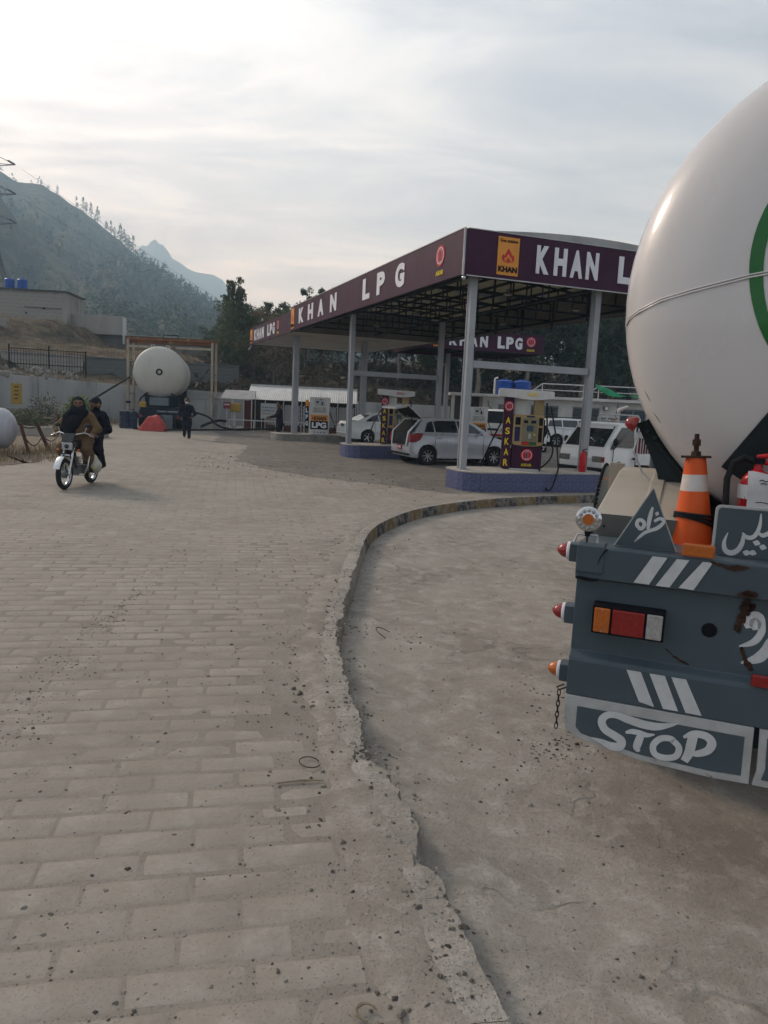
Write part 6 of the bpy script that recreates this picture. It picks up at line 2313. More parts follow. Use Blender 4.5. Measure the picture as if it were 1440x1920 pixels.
# cab, mostly hidden by the tank
cb = MB().prism([(7.0, .9), (7.0, 2.9), (8.2, 2.95), (8.75, 1.9), (8.8, .75), (7.2, .75)], 0, 2.3, Matrix.Translation(B3(-1.15, 0, 0)) @ Matrix(((0, 0, 1, 0), (1, 0, 0, 0), (0, 1, 0, 0), (0, 0, 0, 1)))).build('cab', m_slate, tk, bevel=.05)
for sg in (-1, 1):
    MB().prism([(7.25, 1.95), (7.25, 2.6), (8.1, 2.6), (8.4, 1.95)], -.004, .004, Matrix.Translation(B3(sg * 1.152, 0, 0)) @ Matrix(((0, 0, 1, 0), (1, 0, 0, 0), (0, 1, 0, 0), (0, 0, 0, 1)))).build('side_window', m_glass, cb)


def on_truck(u, v, z):
    return T0 + Matrix.Rotation(TA, 3, 'Z') @ B3(u, v, z)


# ------------------------------------------------------------------ traffic cone standing on the deck
cn = thing('traffic_cone', 'orange traffic cone with white band strapped upright on the truck bumper', 'cone', on_truck(-.745, .38, 1.318), TA)
cn.rotation_euler = (R(-1), R(-3), TA)


def cone_r(z):
    return .092 - (.092 - .043) * z / .405


for z0, z1, mt, nm in ((.028, .262, m_conor, 'cone_body'), (.262, .335, m_conew, 'white_band'), (.335, .408, m_conor, 'cone_tip')):
    pr_ = [(cone_r(z0), z0), (cone_r(z1), z1)]
    if nm == 'cone_tip':
        pr_ += [(0, z1 + .001)]
    MB().lathe(pr_, 36).build(nm, mt, cn, smooth=40)
MB().prism(stadium(-.11, .11, -.11, .11, .03, 4), 0, .028).build('cone_base', m_conor, cn, bevel=.004)
MB().box(-.062, .062, -.045, .045, .409, .417).build('top_plate', m_rust, cn)
MB().cyl((0, 0, .417), (0, 0, .437), .025, .022, 6).build('nut', m_rust, cn)
MB().cyl((0, 0, .437), (0, 0, .462), .011, .011, 8).build('bolt', m_rust, cn)
MB().cyl((0, 0, .462), (0, 0, .49), .020, .020, 6).build('nut', m_rust, cn)
MB().cyl((0, 0, .49), (0, 0, .515), .011, .010, 8).build('bolt', m_rust, cn)
for k, (z, tl) in enumerate(((.155, .10), (.140, .22), (.125, .28))):
    pts = []
    for q in range(28):
        a = 2 * math.pi * q / 28
        zz = z + tl * .092 * math.cos(a + 2.4)
        pts.append((math.cos(a) * (cone_r(zz) + .004), math.sin(a) * (cone_r(zz) + .004), zz))
    MB().tube(pts, .0065, 5, closed=True).build('strap', m_rubber, cn, smooth=60)

# ------------------------------------------------------------------ fire extinguisher behind the board
fe = thing('fire_extinguisher', 'red fire extinguisher with a hanging paper tag behind the truck lettered board', 'extinguisher', on_truck(-.515, .36, 1.318), TA)
MB().lathe([(0, 0), (.06, 0), (.066, .015), (.066, .30), (.060, .335), (.040, .362), (.018, .375), (.016, .40), (0, .40)], 28).build('cylinder', m_extred, fe, smooth=40)
MB().box(-.022, .022, -.022, .022, .40, .425).build('valve', m_black, fe)
MB().tube([(-.01, 0, .43), (.03, -.01, .437), (.10, -.02, .437), (.17, -.03, .428)], [.010, .013, .012, .010], 6).build('handle', m_extred, fe, smooth=60)
MB().tube([(0, -.005, .41), (.05, -.02, .405), (.10, -.03, .385), (.14, -.03, .33)], [.010, .012, .011, .010], 6).build('lever', m_extred, fe, smooth=60)
MB().tube([(-.02, 0, .41), (-.06, -.01, .425), (-.10, -.02, .40), (-.12, -.03, .33), (-.115, -.05, .2), (-.10, -.06, .02)], .014, 7).build('hose', m_rubber, fe, smooth=60)
MB().bar((-.075, -.035, .02), (-.035, -.05, .26), .02, .012).build('bracket', m_extred, fe)
MB().lathe([(.069, .25), (.071, .25), (.071, .31), (.069, .31)], 28).build('clamp_band', m_rail, fe, smooth=40)
pvs, pfs = [], []
for i in range(9):
    for j in range(13):
        u, v = i / 8, j / 12
        pvs.append((-.045 + .135 * u + .01 * v, -.082 - .012 * math.sin(u * 3.0 + .4) - .008 * math.sin(v * 5 + u), .372 - .155 * v - .012 * u + .003 * math.sin(u * 7)))
for i in range(8):
    for j in range(12):
        a = i * 13 + j
        pfs.append((a, a + 13, a + 14, a + 1))
pt = MB().add(pvs, pfs).build('paper_tag', m_paper, fe, smooth=180)
mb = MB()
for q in ([(-.0, .335), (.012, .339), (.022, .333), (.036, .336)], [(.005, .322), (.018, .325), (.03, .321)], [(-.005, .242), (.02, .245), (.045, .241), (.07, .246)]):
    brush(mb, q, [.0035] * len(q), Matrix.Translation((0, -.1035, 0)) @ RX90, .0015)
mb.build('handwriting', m_black, pt)['kind'] = 'stuff'
# ================================================================== cars
def carpaint(name, c, metal=0.0, rough=.28):
    return M(name, c, tuple(v * .93 for v in c), scale=1.5, rough=rough, metal=metal, coat=.5, c3=tuple(v * .8 for v in c), s3=2.0, t3=(.58, .8))


m_silver = carpaint('paint_silver', (0.50, 0.505, 0.53), .25, .30)
m_carw = carpaint('paint_white', (0.74, 0.74, 0.725))
m_carw2 = carpaint('paint_white_cool', (0.72, 0.735, 0.75))
m_plastic = M('trim_black', (0.02, 0.02, 0.021), rough=.6)
m_cglass = M('car_glass', (0.014, 0.016, 0.019), (0.03, 0.034, 0.04), scale=2.5, rough=.06, spec=.7)
m_alloy = M('alloy', (0.50, 0.50, 0.51), rough=.32, metal=.8)
m_tail = M('tail_red', (0.30, 0.012, 0.018), (0.22, 0.008, 0.012), scale=30, rough=.15, spec=.6)
m_head = M('head_clear', (0.42, 0.43, 0.44), (0.30, 0.31, 0.32), scale=25, rough=.1, spec=.7)
m_plate_r = M('plate_red', (0.40, 0.012, 0.03), rough=.5)
m_plate_g = M('plate_green', (0.02, 0.14, 0.06), rough=.5)
m_inter = M('interior_dark', (0.015, 0.015, 0.016), (0.03, 0.03, 0.032), scale=6, rough=.9)


def wheel(parent, x, y, r, w, side, spokes=7, rimm=None):
    """axis along y; side = -1 faces -y"""
    Mw = Matrix.Translation((x, y, r)) @ Matrix.Rotation(R(90), 4, 'X')
    h = w / 2
    wh = MB().lathe([(r * .66, -h * .9), (r * .72, -h), (r * .95, -h * .96), (r, -h * .7), (r, h * .7), (r * .95, h * .96), (r * .72, h), (r * .66, h * .9)], 32, Mw).build('wheel', m_rubber, parent, smooth=35)
    o = h * .82 * -side * -1
    rim = MB()
    ys = side * h * .80
    rim.lathe([(r * .67, ys * -1 + 0), (r * .67, -ys * .55), (r * .60, -ys * .85), (r * .60, -ys)], 32, Mw)
    for k in range(spokes):
        a = 2 * math.pi * k / spokes
        c, s_ = math.cos(a), math.sin(a)
        p0 = Vector((x + c * r * .12, y + ys * .82, r + s_ * r * .12))
        p1 = Vector((x + c * r * .63, y + ys * .95, r + s_ * r * .63))
        rim.bar(p0, p1, r * .11, r * .07, (0, 1, 0))
    rim.lathe([(0, -ys * .98), (r * .16, -ys * .96), (r * .17, -ys * .8)], 14, Mw)
    rim.build('rim', rimm or m_alloy, wh, smooth=40)
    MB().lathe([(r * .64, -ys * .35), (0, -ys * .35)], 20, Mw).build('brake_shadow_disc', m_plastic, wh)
    return wh


def arch(cx, r, z0, n=9):
    """points over a wheel arch, from rear to front"""
    out = []
    a0 = math.asin(min(.99, max(-.99, (z0 - r * .97) / r)))
    for k in range(n + 1):
        a = math.pi - a0 - (math.pi - 2 * a0) * k / n
        out.append((cx + r * math.cos(a), r * .97 + r * math.sin(a)))
    return out


def side_loft(prof, hw, nose_in=.10, shoulder=.72, base_in=.03):
    """closed side profile pushed out to a body with rounded flanks; x forward, half width hw"""
    x0, x1 = min(p[0] for p in prof), max(p[0] for p in prof)
    z0, z1 = min(p[1] for p in prof), max(p[1] for p in prof)

    def ywid(x, z, f):
        e = 1 - nose_in * (abs((x - (x0 + x1) / 2) / ((x1 - x0) / 2)) ** 4)
        t = (z - z0) / (z1 - z0)
        top = 1 - .10 * max(0, (t - shoulder) / (1 - shoulder)) ** 1.5
        bot = 1 - base_in * (1 - min(1, t / .35))
        return hw * e * top * bot * f
    rings = []
    for f, ins in ((-1, .014), (-.985, 0), (-.5, 0), (0, 0), (.5, 0), (.985, 0), (1, .014)):
        cx, cz = (x0 + x1) / 2, (z0 + z1) / 2
        ring = []
        for x, z in prof:
            xx = x - math.copysign(ins, x - cx) if ins else x
            zz = z - math.copysign(ins, z - cz) if ins else z
            ring.append(Vector((xx, ywid(x, z, f), zz)))
        rings.append(ring)
    mb = MB()
    mb.loft(rings)
    return mb, ywid


def car(name, label, loc, rz, spec):
    """a car facing local +x. spec: profile pieces and colours"""
    t = thing(name, label, spec.get('cat', 'car'), loc, rz)
    P_ = spec
    hw, paint = P_['hw'], P_['paint']
    rw = P_['rw']
    xr, xf = P_['axles']
    lower = P_['nose'][:]                       # from front bottom, up over bonnet to cowl, belt back, tail down to rear bottom
    zb = P_['sill']
    ar = rw * 1.16
    prof = lower + [q for q in arch(xr, ar, zb)] + [q for q in arch(xf, ar, zb)]
    mb, yw = side_loft(prof, hw)
    body = mb.build('body', paint, t, smooth=40, bevel=.0)
    # greenhouse: roof and pillars lofted in from the belt
    gh = P_['green']                            # side outline of the glasshouse, starting at the rear belt, over the roof to the cowl
    zbelt = min(p[1] for p in gh)
    zroof = max(p[1] for p in gh)

    def gy(z, f=1.0):
        return (hw * .93 - (hw * P_.get('tumble', .20)) * ((z - zbelt) / (zroof - zbelt)) ** 1.1) * f
    rings = []
    for f in (-1, -.93, -.5, 0, .5, .93, 1):
        ring = []
        for x, z in gh:
            zz = z - (.03 * (abs(f) > .99) + (.012 if abs(f) > .9 else 0)) * ((z - zbelt) / (zroof - zbelt))
            ring.append(Vector((x, gy(z, f), zz)))
        rings.append(ring)
    MB().loft(rings).build('roof', paint, t, smooth=40)
    # side windows: set proud of the glasshouse sides by a few millimetres
    for sgn in (-1, 1):
        for w in P_['windows']:
            vs = [Vector((x, sgn * (gy(z) + .004), z)) for x, z in w] + [Vector((x, sgn * (gy(z) - .02), z)) for x, z in w]
            n = len(w)
            fs = [tuple(range(n)), tuple(range(2 * n - 1, n - 1, -1))] + [(i, (i + 1) % n, n + (i + 1) % n, n + i) for i in range(n)]
            MB().add(vs, fs).build('side_window', m_cglass, t)
    # front and rear glass as quads on the sloping faces
    for nm, (a, b) in (('windscreen', P_['ws']), ('rear_window', P_.get('rg', (None, None)))):
        if a is None:
            continue
        (xa, za), (xb, zb2) = a, b
        d = Vector((zb2 - za, 0, -(xb - xa)))
        d = d.normalized() * .006
        if nm == 'rear_window':
            d = -d
        if (d.x < 0) != (nm == 'rear_window'):
            d = -d
        q = [(xa, gy(za, .90), za), (xa, -gy(za, .90), za), (xb, -gy(zb2, .88), zb2), (xb, gy(zb2, .88), zb2)]
        vs = [Vector(v) + d for v in q] + [Vector(v) - d for v in q]
        MB().add(vs, [(0, 1, 2, 3), (7, 6, 5, 4), (0, 4, 5, 1), (1, 5, 6, 2), (2, 6, 7, 3), (3, 7, 4, 0)]).build(nm, m_cglass, t)
    # wheel wells and wheels
    for x in (xr, xf):
        for sgn in (-1, 1):
            MB().lathe([(0, 0), (ar * .99, 0), (ar * .99, .25), (0, .25)], 24, Matrix.Translation((x, (hw - .07 if sgn > 0 else -(hw - .32)), rw)) @ Matrix.Rotation(R(90), 4, 'X')).build('wheel_well', m_plastic, t)
            wheel(t, x, sgn * (hw - .10), rw, .19, sgn, P_.get('spokes', 7), P_.get('rimm'))
    # door shut lines and handles
    for sgn in (-1, 1):
        for x, z0, z1 in P_.get('seams', []):
            MB().box(x - .005, x + .005, sgn * yw(x, (z0 + z1) / 2, 1.0) - .006, sgn * yw(x, (z0 + z1) / 2, 1.0) + .003 * sgn + .004, z0, z1).build('door_seam', m_plastic, t)
        for x, z in P_.get('handles', []):
            MB().box(x - .085, x + .085, sgn * (yw(x, z, 1.0) + .008) - .014, sgn * (yw(x, z, 1.0) + .008) + .014, z - .016, z + .016).build('door_handle', P_.get('handlem', paint), t, bevel=.006)
        if 'mirror' in P_:
            x, z = P_['mirror']
            MB().sph((x, sgn * (hw + .06), z), .06, .10, .075, 10, 7).build('mirror', P_.get('mirrorm', paint), t, smooth=180)
    return t, yw, gy, body


def lampbox(parent, name, mat, x0, x1, y0, y1, z0, z1, bev=.02):
    return MB().box(x0, x1, y0, y1, z0, z1).build(name, mat, parent, bevel=bev)


# ---- silver hatchback with the tailgate up
hs = dict(hw=.845, paint=m_silver, rw=.30, axles=(-1.22, 1.24), sill=.22, spokes=8,
          nose=[(1.86, .24), (1.90, .42), (1.88, .60), (1.80, .72), (1.55, .86), (1.12, .985), (.95, 1.02), (-1.52, 1.05), (-1.74, 1.02), (-1.80, .90), (-1.84, .70), (-1.86, .52), (-1.84, .36), (-1.78, .24)],
          green=[(-1.66, 1.03), (-1.44, 1.36), (-1.30, 1.47), (-.9, 1.515), (-.3, 1.525), (.2, 1.48), (.55, 1.36), (1.12, 1.0)],
          windows=[[(-1.36, 1.06), (-1.24, 1.34), (-1.12, 1.40), (-1.06, 1.40), (-1.0, 1.06)], [(-.95, 1.06), (-1.01, 1.40), (-.86, 1.43), (-.22, 1.44), (-.14, 1.06)], [(-.08, 1.06), (-.16, 1.44), (.16, 1.405), (.46, 1.28), (.72, 1.10), (.74, 1.06)]],
          ws=((.60, 1.335), (1.10, 1.015)), seams=[(-.11, .32, 1.03), (.80, .34, 1.0), (-.98, .62, 1.03)], handles=[(-.78, .90), (.06, .89)], mirror=(.66, 1.08))
hp = Vector((1.31, 23.86, 0))
hf = Vector((3.36, 24.72, 0))
hdir = math.atan2(hf.y - hp.y, hf.x - hp.x)
hc = hp + Vector((math.cos(hdir), math.sin(hdir), 0)) * 1.22 + Vector((-math.sin(hdir), math.cos(hdir), 0)) * .78
hatch, yw, gy, _ = car('silver_hatchback', 'silver hatchback with its tailgate raised beside the pumps', hc, hdir, hs)
# open boot: its shaded hollow is a flat dark sheet over the rear
bt = MB()
bt.add([(-1.90, -.56, .62), (-1.90, .56, .62), (-1.85, .60, 1.04), (-1.48, .52, 1.42), (-1.48, -.52, 1.42), (-1.85, -.60, 1.04)], [(0, 1, 2, 5), (5, 2, 3, 4)])
bt.build('boot_shade_sheet', m_inter, hatch)
fr_ = MB()
for q in ([(-1.90, -.58, .60), (-1.85, -.63, 1.03), (-1.47, -.55, 1.43), (-1.46, 0, 1.46), (-1.47, .55, 1.43), (-1.85, .63, 1.03), (-1.90, .58, .60)],):
    fr_.tube(q, .035, 6)
fr_.build('boot_seal', m_silver, hatch, smooth=60)
tg = MB()
# raised tailgate: glass half and painted half hinged at the roof edge
hx, hz_ = -1.40, 1.50
pa, pb_, pc = Vector((hx, 0, hz_)), Vector((hx - .52, 0, hz_ + .38)), Vector((hx - .92, 0, hz_ + .30))


def slab(mb, p, q, w0, w1, th):
    d = (q - p).normalized()
    nn = Vector((-d.z, 0, d.x)) * th
    vs = [p + Vector((0, -w0, 0)), p + Vector((0, w0, 0)), q + Vector((0, w1, 0)), q + Vector((0, -w1, 0))]
    return mb.add(vs + [v + nn for v in vs], [(3, 2, 1, 0), (4, 5, 6, 7), (0, 1, 5, 4), (1, 2, 6, 5), (2, 3, 7, 6), (3, 0, 4, 7)])


tgo = slab(MB(), pa, pb_, .56, .62, .05).build('tailgate', m_inter, hatch, bevel=.01)
slab(MB(), pb_ + Vector((-.01, 0, 0)), pc, .62, .60, .06).build('tailgate_panel', m_silver, tgo, bevel=.02)
slab(MB(), pa + Vector((-.06, 0, -.022)), pb_ + Vector((.04, 0, -.03)), .46, .52, .008).build('tailgate_glass', m_cglass, tgo)
for sg in (-1, 1):
    MB().cyl((-1.66, sg * .60, 1.12), (pb_.x + .06, sg * .57, pb_.z), .012, .012, 6).build('gas_strut', m_plastic, tgo)
    MB().tube([(pa.x, sg * .55, pa.z), (pb_.x, sg * .60, pb_.z + .02), (pc.x, sg * .58, pc.z)], .02, 5).build('tailgate_edge', m_silver, tgo)
    MB().prism([(-1.90, .72), (-1.86, .98), (-1.62, 1.01), (-1.40, .99), (-1.50, .80), (-1.66, .73)], -.05, .05, Matrix.Translation((0, sg * .755, 0)) @ RX90).build('tail_lamp', m_tail, hatch, bevel=.02)
    MB().prism([(1.50, .80), (1.74, .78), (1.86, .66), (1.84, .60), (1.66, .66)], -.06, .06, Matrix.Translation((0, sg * .66, 0)) @ RX90).build('head_lamp', m_head, hatch, bevel=.02)
pl_ = MB().box(-1.885, -1.868, -.17, .17, .46, .60).build('number_plate', m_plate_r, hatch)
put_text(TXT['9115'], 'lettering', m_white, pl_, (-1.888, 0, .53), (R(90), 0, R(-90)), .26, .08)
MB().box(-1.9, -1.84, -.70, .70, .30, .36).build('bumper_strip', m_plastic, hatch)
MB().box(-1.55, 1.55, -.76, .76, .17, .23).build('underbody', m_plastic, hatch)

# ---- white saloon behind the second island
sd = dict(hw=.86, paint=m_carw, rw=.315, axles=(-1.30, 1.30), sill=.23, spokes=5,
          nose=[(2.18, .26), (2.22, .45), (2.16, .66), (1.8, .80), (1.05, .93), (.9, .97), (-1.3, 1.02), (-1.75, 1.04), (-2.10, 1.0), (-2.22, .86), (-2.26, .60), (-2.22, .40), (-2.14, .26)],
          green=[(-1.80, 1.02), (-1.10, 1.36), (-.75, 1.46), (-.2, 1.475), (.25, 1.43), (1.02, .95)],
          windows=[[(-1.42, 1.05), (-1.0, 1.32), (-.80, 1.37), (-.72, 1.06)], [(-.66, 1.06), (-.72, 1.385), (-.18, 1.395), (-.10, 1.05)], [(-.04, 1.05), (-.10, 1.39), (.20, 1.36), (.72, 1.06), (.72, 1.02)]],
          ws=((.30, 1.40), (.98, .98)), rg=((-1.74, 1.06), (-1.14, 1.34)), seams=[(-.06, .34, 1.02), (.82, .36, .96), (-.95, .62, 1.04)], handles=[(-.60, .90), (.15, .90)], mirror=(.62, 1.04))
sp = Vector((-.94, 34.33, 0))
sdir = R(24)
scn = sp + Vector((math.cos(sdir), math.sin(sdir), 0)) * 1.30 + Vector((-math.sin(sdir), math.cos(sdir), 0)) * .78
sal, yw, gy, _ = car('white_saloon', 'white saloon car parked behind the second pump island', scn, sdir, sd)
for sg in (-1, 1):
    MB().sph((-2.17, sg * .66, .80), .07, .13, .12, 12, 8).build('tail_lamp', m_tail, sal, smooth=180)
    MB().sph((2.06, sg * .64, .66), .10, .16, .10, 12, 8).build('head_lamp', m_head, sal, smooth=180)
MB().box(-2.275, -2.262, -.17, .17, .78, .90).build('number_plate', m_plate_g, sal)
MB().box(-2.29, -2.2, -.74, .74, .44, .50).build('bumper_strip', m_carw, sal, bevel=.02)

# ---- white estate car parked in front of the shop
ev = dict(hw=.86, paint=m_carw2, rw=.33, axles=(-1.35, 1.30), sill=.26, spokes=6,
          nose=[(2.15, .28), (2.2, .5), (2.14, .74), (1.75, .88), (1.10, .98), (.95, 1.02), (-1.95, 1.06), (-2.12, 1.0), (-2.18, .7), (-2.16, .45), (-2.08, .28)],
          green=[(-2.06, 1.04), (-1.92, 1.40), (-1.75, 1.52), (-.8, 1.56), (.1, 1.545), (.45, 1.46), (1.10, 1.0)],
          windows=[[(-1.86, 1.10), (-1.74, 1.42), (-1.10, 1.46), (-1.06, 1.10)], [(-1.0, 1.10), (-1.04, 1.46), (-.22, 1.47), (-.18, 1.09)], [(-.12, 1.09), (-.16, 1.47), (.14, 1.45), (.42, 1.36), (.78, 1.10)]],
          ws=((.50, 1.43), (1.06, 1.03)), seams=[(-.15, .36, 1.06), (-1.03, .62, 1.06), (.86, .4, 1.0)], handles=[(-.82, .95), (.05, .94)], mirror=(.68, 1.08))
ew = Vector((9.11, 40.36, 0))
edir = R(4)
es, yw, gy, _ = car('white_estate', 'white estate car with roof rails parked before the shop windows', ew + Vector((math.cos(edir), math.sin(edir), 0)) * 1.35 + Vector((0, .8, 0)), edir, ev)
for sg in (-1, 1):
    MB().tube([(-1.7, sg * .56, 1.53), (-1.6, sg * .56, 1.60), (.1, sg * .56, 1.60), (.25, sg * .56, 1.52)], .02, 6).build('roof_rail', m_plastic, es)
    MB().box(-2.20, -2.10, sg * .70 - .1, sg * .70 + .1, .80, 1.10).build('tail_lamp', m_tail, es, bevel=.02)

# ---- white van front half hidden behind the distant pump
vn = dict(cat='van', hw=.80, paint=m_carw, rw=.30, axles=(-1.1, 1.0), sill=.26, spokes=5,
          nose=[(1.62, .28), (1.68, .5), (1.64, .85), (1.55, 1.05), (-1.75, 1.08), (-1.80, .6), (-1.76, .28)],
          green=[(-1.76, 1.06), (-1.70, 1.75), (-1.55, 1.86), (.7, 1.88), (.95, 1.80), (1.56, 1.04)],
          windows=[[(-1.5, 1.14), (-1.48, 1.62), (-.6, 1.64), (-.58, 1.14)], [(-.5, 1.14), (-.52, 1.64), (.32, 1.64), (.34, 1.13)], [(.42, 1.13), (.40, 1.64), (.86, 1.62), (1.26, 1.16)]],
          ws=((1.0, 1.76), (1.53, 1.08)), tumble=.12, seams=[(.38, .36, 1.1)], handles=[(.55, .98)], mirror=(1.35, 1.2))
van, yw, gy, _ = car('white_van', 'white minivan with blue windscreen standing behind the distant LPG dispenser', (6.7, 44.6, 0), R(-112), vn)
for sg in (-1, 1):
    MB().box(1.60, 1.70, sg * .56 - .14, sg * .56 + .14, .62, .80).build('head_lamp', m_head, van, bevel=.03)
MB().box(1.655, 1.695, -.32, .32, .66, .78).build('grille', m_plastic, van, bevel=.01)
MB().box(1.62, 1.74, -.74, .74, .34, .46).build('bumper', m_redb, van, bevel=.03)

# ---- car nose showing left of the near pump
nb_ = dict(ev)
o, *_ = car('white_car', 'white car nose showing just left of the near ASKAR column', (6.85, 36.2, 0), R(-100), dict(sd, paint=m_carw2))
for sg in (-1, 1):
    MB().sph((2.08, sg * .62, .66), .10, .17, .10, 12, 8).build('head_lamp', m_head, o, smooth=180)
MB().box(2.16, 2.24, -.5, .5, .5, .62).build('grille', m_plastic, o, bevel=.01)
MB().box(2.14, 2.25, -.78, .78, .30, .44).build('bumper', m_plastic, o, bevel=.03)

# ---- small white pickup with a caged bed
pk = thing('pickup_truck', 'small white pickup with a pipe cage bed parked right of the near pump', 'pickup', (6.44, 20.78, 0), R(220))
# faces local +x; cab at the front
cabp = [(1.62, .34), (1.70, .55), (1.66, .86), (1.60, .98), (1.02, 1.62), (.90, 1.67), (.22, 1.69), (.14, 1.66), (.12, .52), (.62, .50)] + arch(1.05, .34, .36)[0:0] + [(.72, .36)] + [(q[0], q[1]) for q in arch(1.05, .34, .36)] + [(1.42, .34)]
cabp = [(1.60, .34), (1.68, .55), (1.65, .86), (1.60, .99), (1.00, 1.62), (.86, 1.67), (.24, 1.69), (.14, 1.65), (.12, .36)] + arch(.95, .33, .36) + [(1.45, .34)]
mb, yw = side_loft(cabp, .70, .02, .62, .02)
cb = mb.build('cab', m_carw, pk, smooth=35, bevel=.012)
for sg in (-1, 1):
    w = [(.26, 1.02), (.28, 1.56), (.86, 1.56), (1.16, 1.26), (1.36, 1.0), (1.22, .98), (1.12, 1.05)]
    vs = [Vector((x, sg * (yw(x, z, 1.0) + .006), z)) for x, z in w] + [Vector((x, sg * (yw(x, z, 1.0) - .02), z)) for x, z in w]
    n = len(w)
    MB().add(vs, [tuple(range(n)), tuple(range(2 * n - 1, n - 1, -1))] + [(i, (i + 1) % n, n + (i + 1) % n, n + i) for i in range(n)]).build('side_window', m_cglass, cb)
    MB().box(.20, .30, sg * .705 - .012, sg * .705 + .012, .70, .76).build('door_handle', m_plastic, cb, bevel=.005)
    MB().box(1.235, 1.245, sg * .70 - .008, sg * .70 + .008, .42, .98).build('door_seam', m_plastic, cb)
    hl = MB().box(1.62, 1.685, sg * .50 - .15, sg * .50 + .15, .64, .80).build('head_lamp', M('lamp_smoky', (.16, .16, .16), (.09, .085, .08), scale=20, rough=.12, spec=.7), cb, bevel=.02)
    MB().box(1.60, 1.675, sg * .66 - .035, sg * .66 + .035, .65, .79).build('indicator', m_lens_r, cb, bevel=.01)
    MB().sph((1.30, sg * .78, 1.18), .05, .07, .10, 10, 7).build('mirror', m_plastic, cb, smooth=180)
a, b = (1.555, 1.045), (1.045, 1.58)
d = Vector((b[1] - a[1], 0, -(b[0] - a[0]))).normalized() * .012
q = [(a[0], .60, a[1]), (a[0], -.60, a[1]), (b[0], -.565, b[1]), (b[0], .565, b[1])]
ws_ = MB().add([Vector(v) + d for v in q] + [Vector(v) - d for v in q], [(0, 1, 2, 3), (7, 6, 5, 4), (0, 4, 5, 1), (1, 5, 6, 2), (2, 6, 7, 3), (3, 7, 4, 0)]).build('windscreen', m_cglass, cb)
q2 = [Vector((1.12, .55, 1.505)), Vector((1.12, -.55, 1.505)), Vector((1.055, -.545, 1.575)), Vector((1.055, .545, 1.575))]
MB().add([v + d * 1.4 for v in q2], [(0, 1, 2, 3)]).build('sun_strip', m_carw, ws_)
MB().add([Vector((1.46, .30, 1.16)) + d * 1.3, Vector((1.44, .25, 1.17)) + d * 1.3, Vector((1.36, .06, 1.27)) + d * 1.3, Vector((1.38, .05, 1.25)) + d * 1.3], [(0, 1, 2, 3)]).build('sticker', m_white, ws_)
for yy, zz in ((.46, 1.14), (.45, 1.21)):
    xx = 1.555 - (zz - 1.045) * .953
    MB().sph(Vector((xx, yy, zz)) + d, .006, .035, .03, 8, 5).build('sticker', m_tarpg, ws_)
MB().box(1.60, 1.72, -.70, .70, .28, .50).build('bumper', m_plastic, cb, bevel=.03)
MB().box(1.655, 1.69, -.30, .30, .66, .76).build('grille', m_carw2, cb, bevel=.01)
MB().box(1.50, 1.60, -.55, .55, .16, .20).build('tow_bar', m_rail, pk)
for x in (.95, -1.0):
    for sg in (-1, 1):
        wheel(pk, x, sg * .60, .275, .16, sg, 6, m_rail)
MB().box(-1.75, 1.5, -.30, .30, .30, .44).build('chassis', m_plastic, pk)
bedm = m_carw
bed = MB()
bed.box(-1.80, .06, -.70, .70, .56, .60)
bed.box(-1.80, .06, -.72, -.69, .56, .86).box(-1.80, .06, .69, .72, .56, .86).box(-1.83, -1.80, -.72, .72, .56, .86).box(.06, .09, -.72, .72, .56, .88)
bed.build('bed', bedm, pk)
cg = MB()
for sg in (-1, 1):
    cg.tube([(.06, sg * .66, .86), (.06, sg * .66, 1.80), (.06, sg * .60, 1.88), (.06, 0, 1.90)], .022, 6)
    cg.tube([(.04, sg * .70, 1.45), (-1.80, sg * .70, 1.45)], .018, 6)
    cg.tube([(.04, sg * .70, 1.30), (-1.80, sg * .70, 1.30)], .014, 6)
    for k in range(15):
        x = -.04 - k * .125
        cg.tube([(x, sg * .70, .86), (x, sg * .70, 1.45)], .013, 5)
for y in (-.35, 0.0, .35):
    cg.tube([(.06, y, .9), (.06, y, 1.89)], .016, 5)
cg.tube([(.06, -.66, 1.72), (.06, .66, 1.72)], .016, 5)
cg.build('cage', m_rail, pk, smooth=60)
m_cyl = M('cylinder_red', (0.22, 0.015, 0.02), (0.15, 0.01, 0.015), scale=5, rough=.45)
GC2 = 'red gas cylinders in the pickup bed'
cm_ = MB().lathe([(0, 0), (.12, 0), (.135, .03), (.135, .42), (.11, .50), (.04, .54), (.04, .58), (.09, .58), (.09, .66), (0, .66)], 18).mesh('gas_cylinder', m_cyl, smooth=40)
k = 0
for x in (-.25, -.62, -1.0, -1.4):
    for y in (-.48, -.12, .24, .5):
        v = Matrix.Rotation(R(220), 3, 'Z') @ Vector((x, y, 0))
        o = link('gas_cylinder', cm_, None, Vector((6.44, 20.78, .60)) + v, (0, 0, k))
        tag(o, 'dark red gas cylinder standing behind the pickup bars', 'cylinder', GC2)
        k += 1
# ================================================================== the yard on the left and back
m_gant = M('gantry_cream', (0.40, 0.345, 0.265), (0.33, 0.28, 0.21), scale=3, rough=.6, c3=(0.17, 0.075, 0.035), s3=2.2, t3=(.54, .62), stretch=(1, 1, .4))
m_gant_r = M('gantry_rust', (0.21, 0.095, 0.045), (0.14, 0.06, 0.03), scale=2, rough=.8, c3=(0.36, 0.25, 0.14), s3=2.5, t3=(.56, .66))
m_tankp = M('tank_pale', (0.50, 0.49, 0.44), (0.44, 0.43, 0.385), scale=1.2, rough=.5, c3=(0.36, 0.345, 0.30), s3=1.4, t3=(.56, .78), stretch=(1, 1, .4))
m_blueg = M('chassis_navy', (0.020, 0.026, 0.036), (0.03, 0.035, 0.045), scale=4, rough=.6)
m_pale_b = M('board_pale', (0.16, 0.19, 0.21), (0.12, 0.145, 0.16), scale=4, rough=.6)

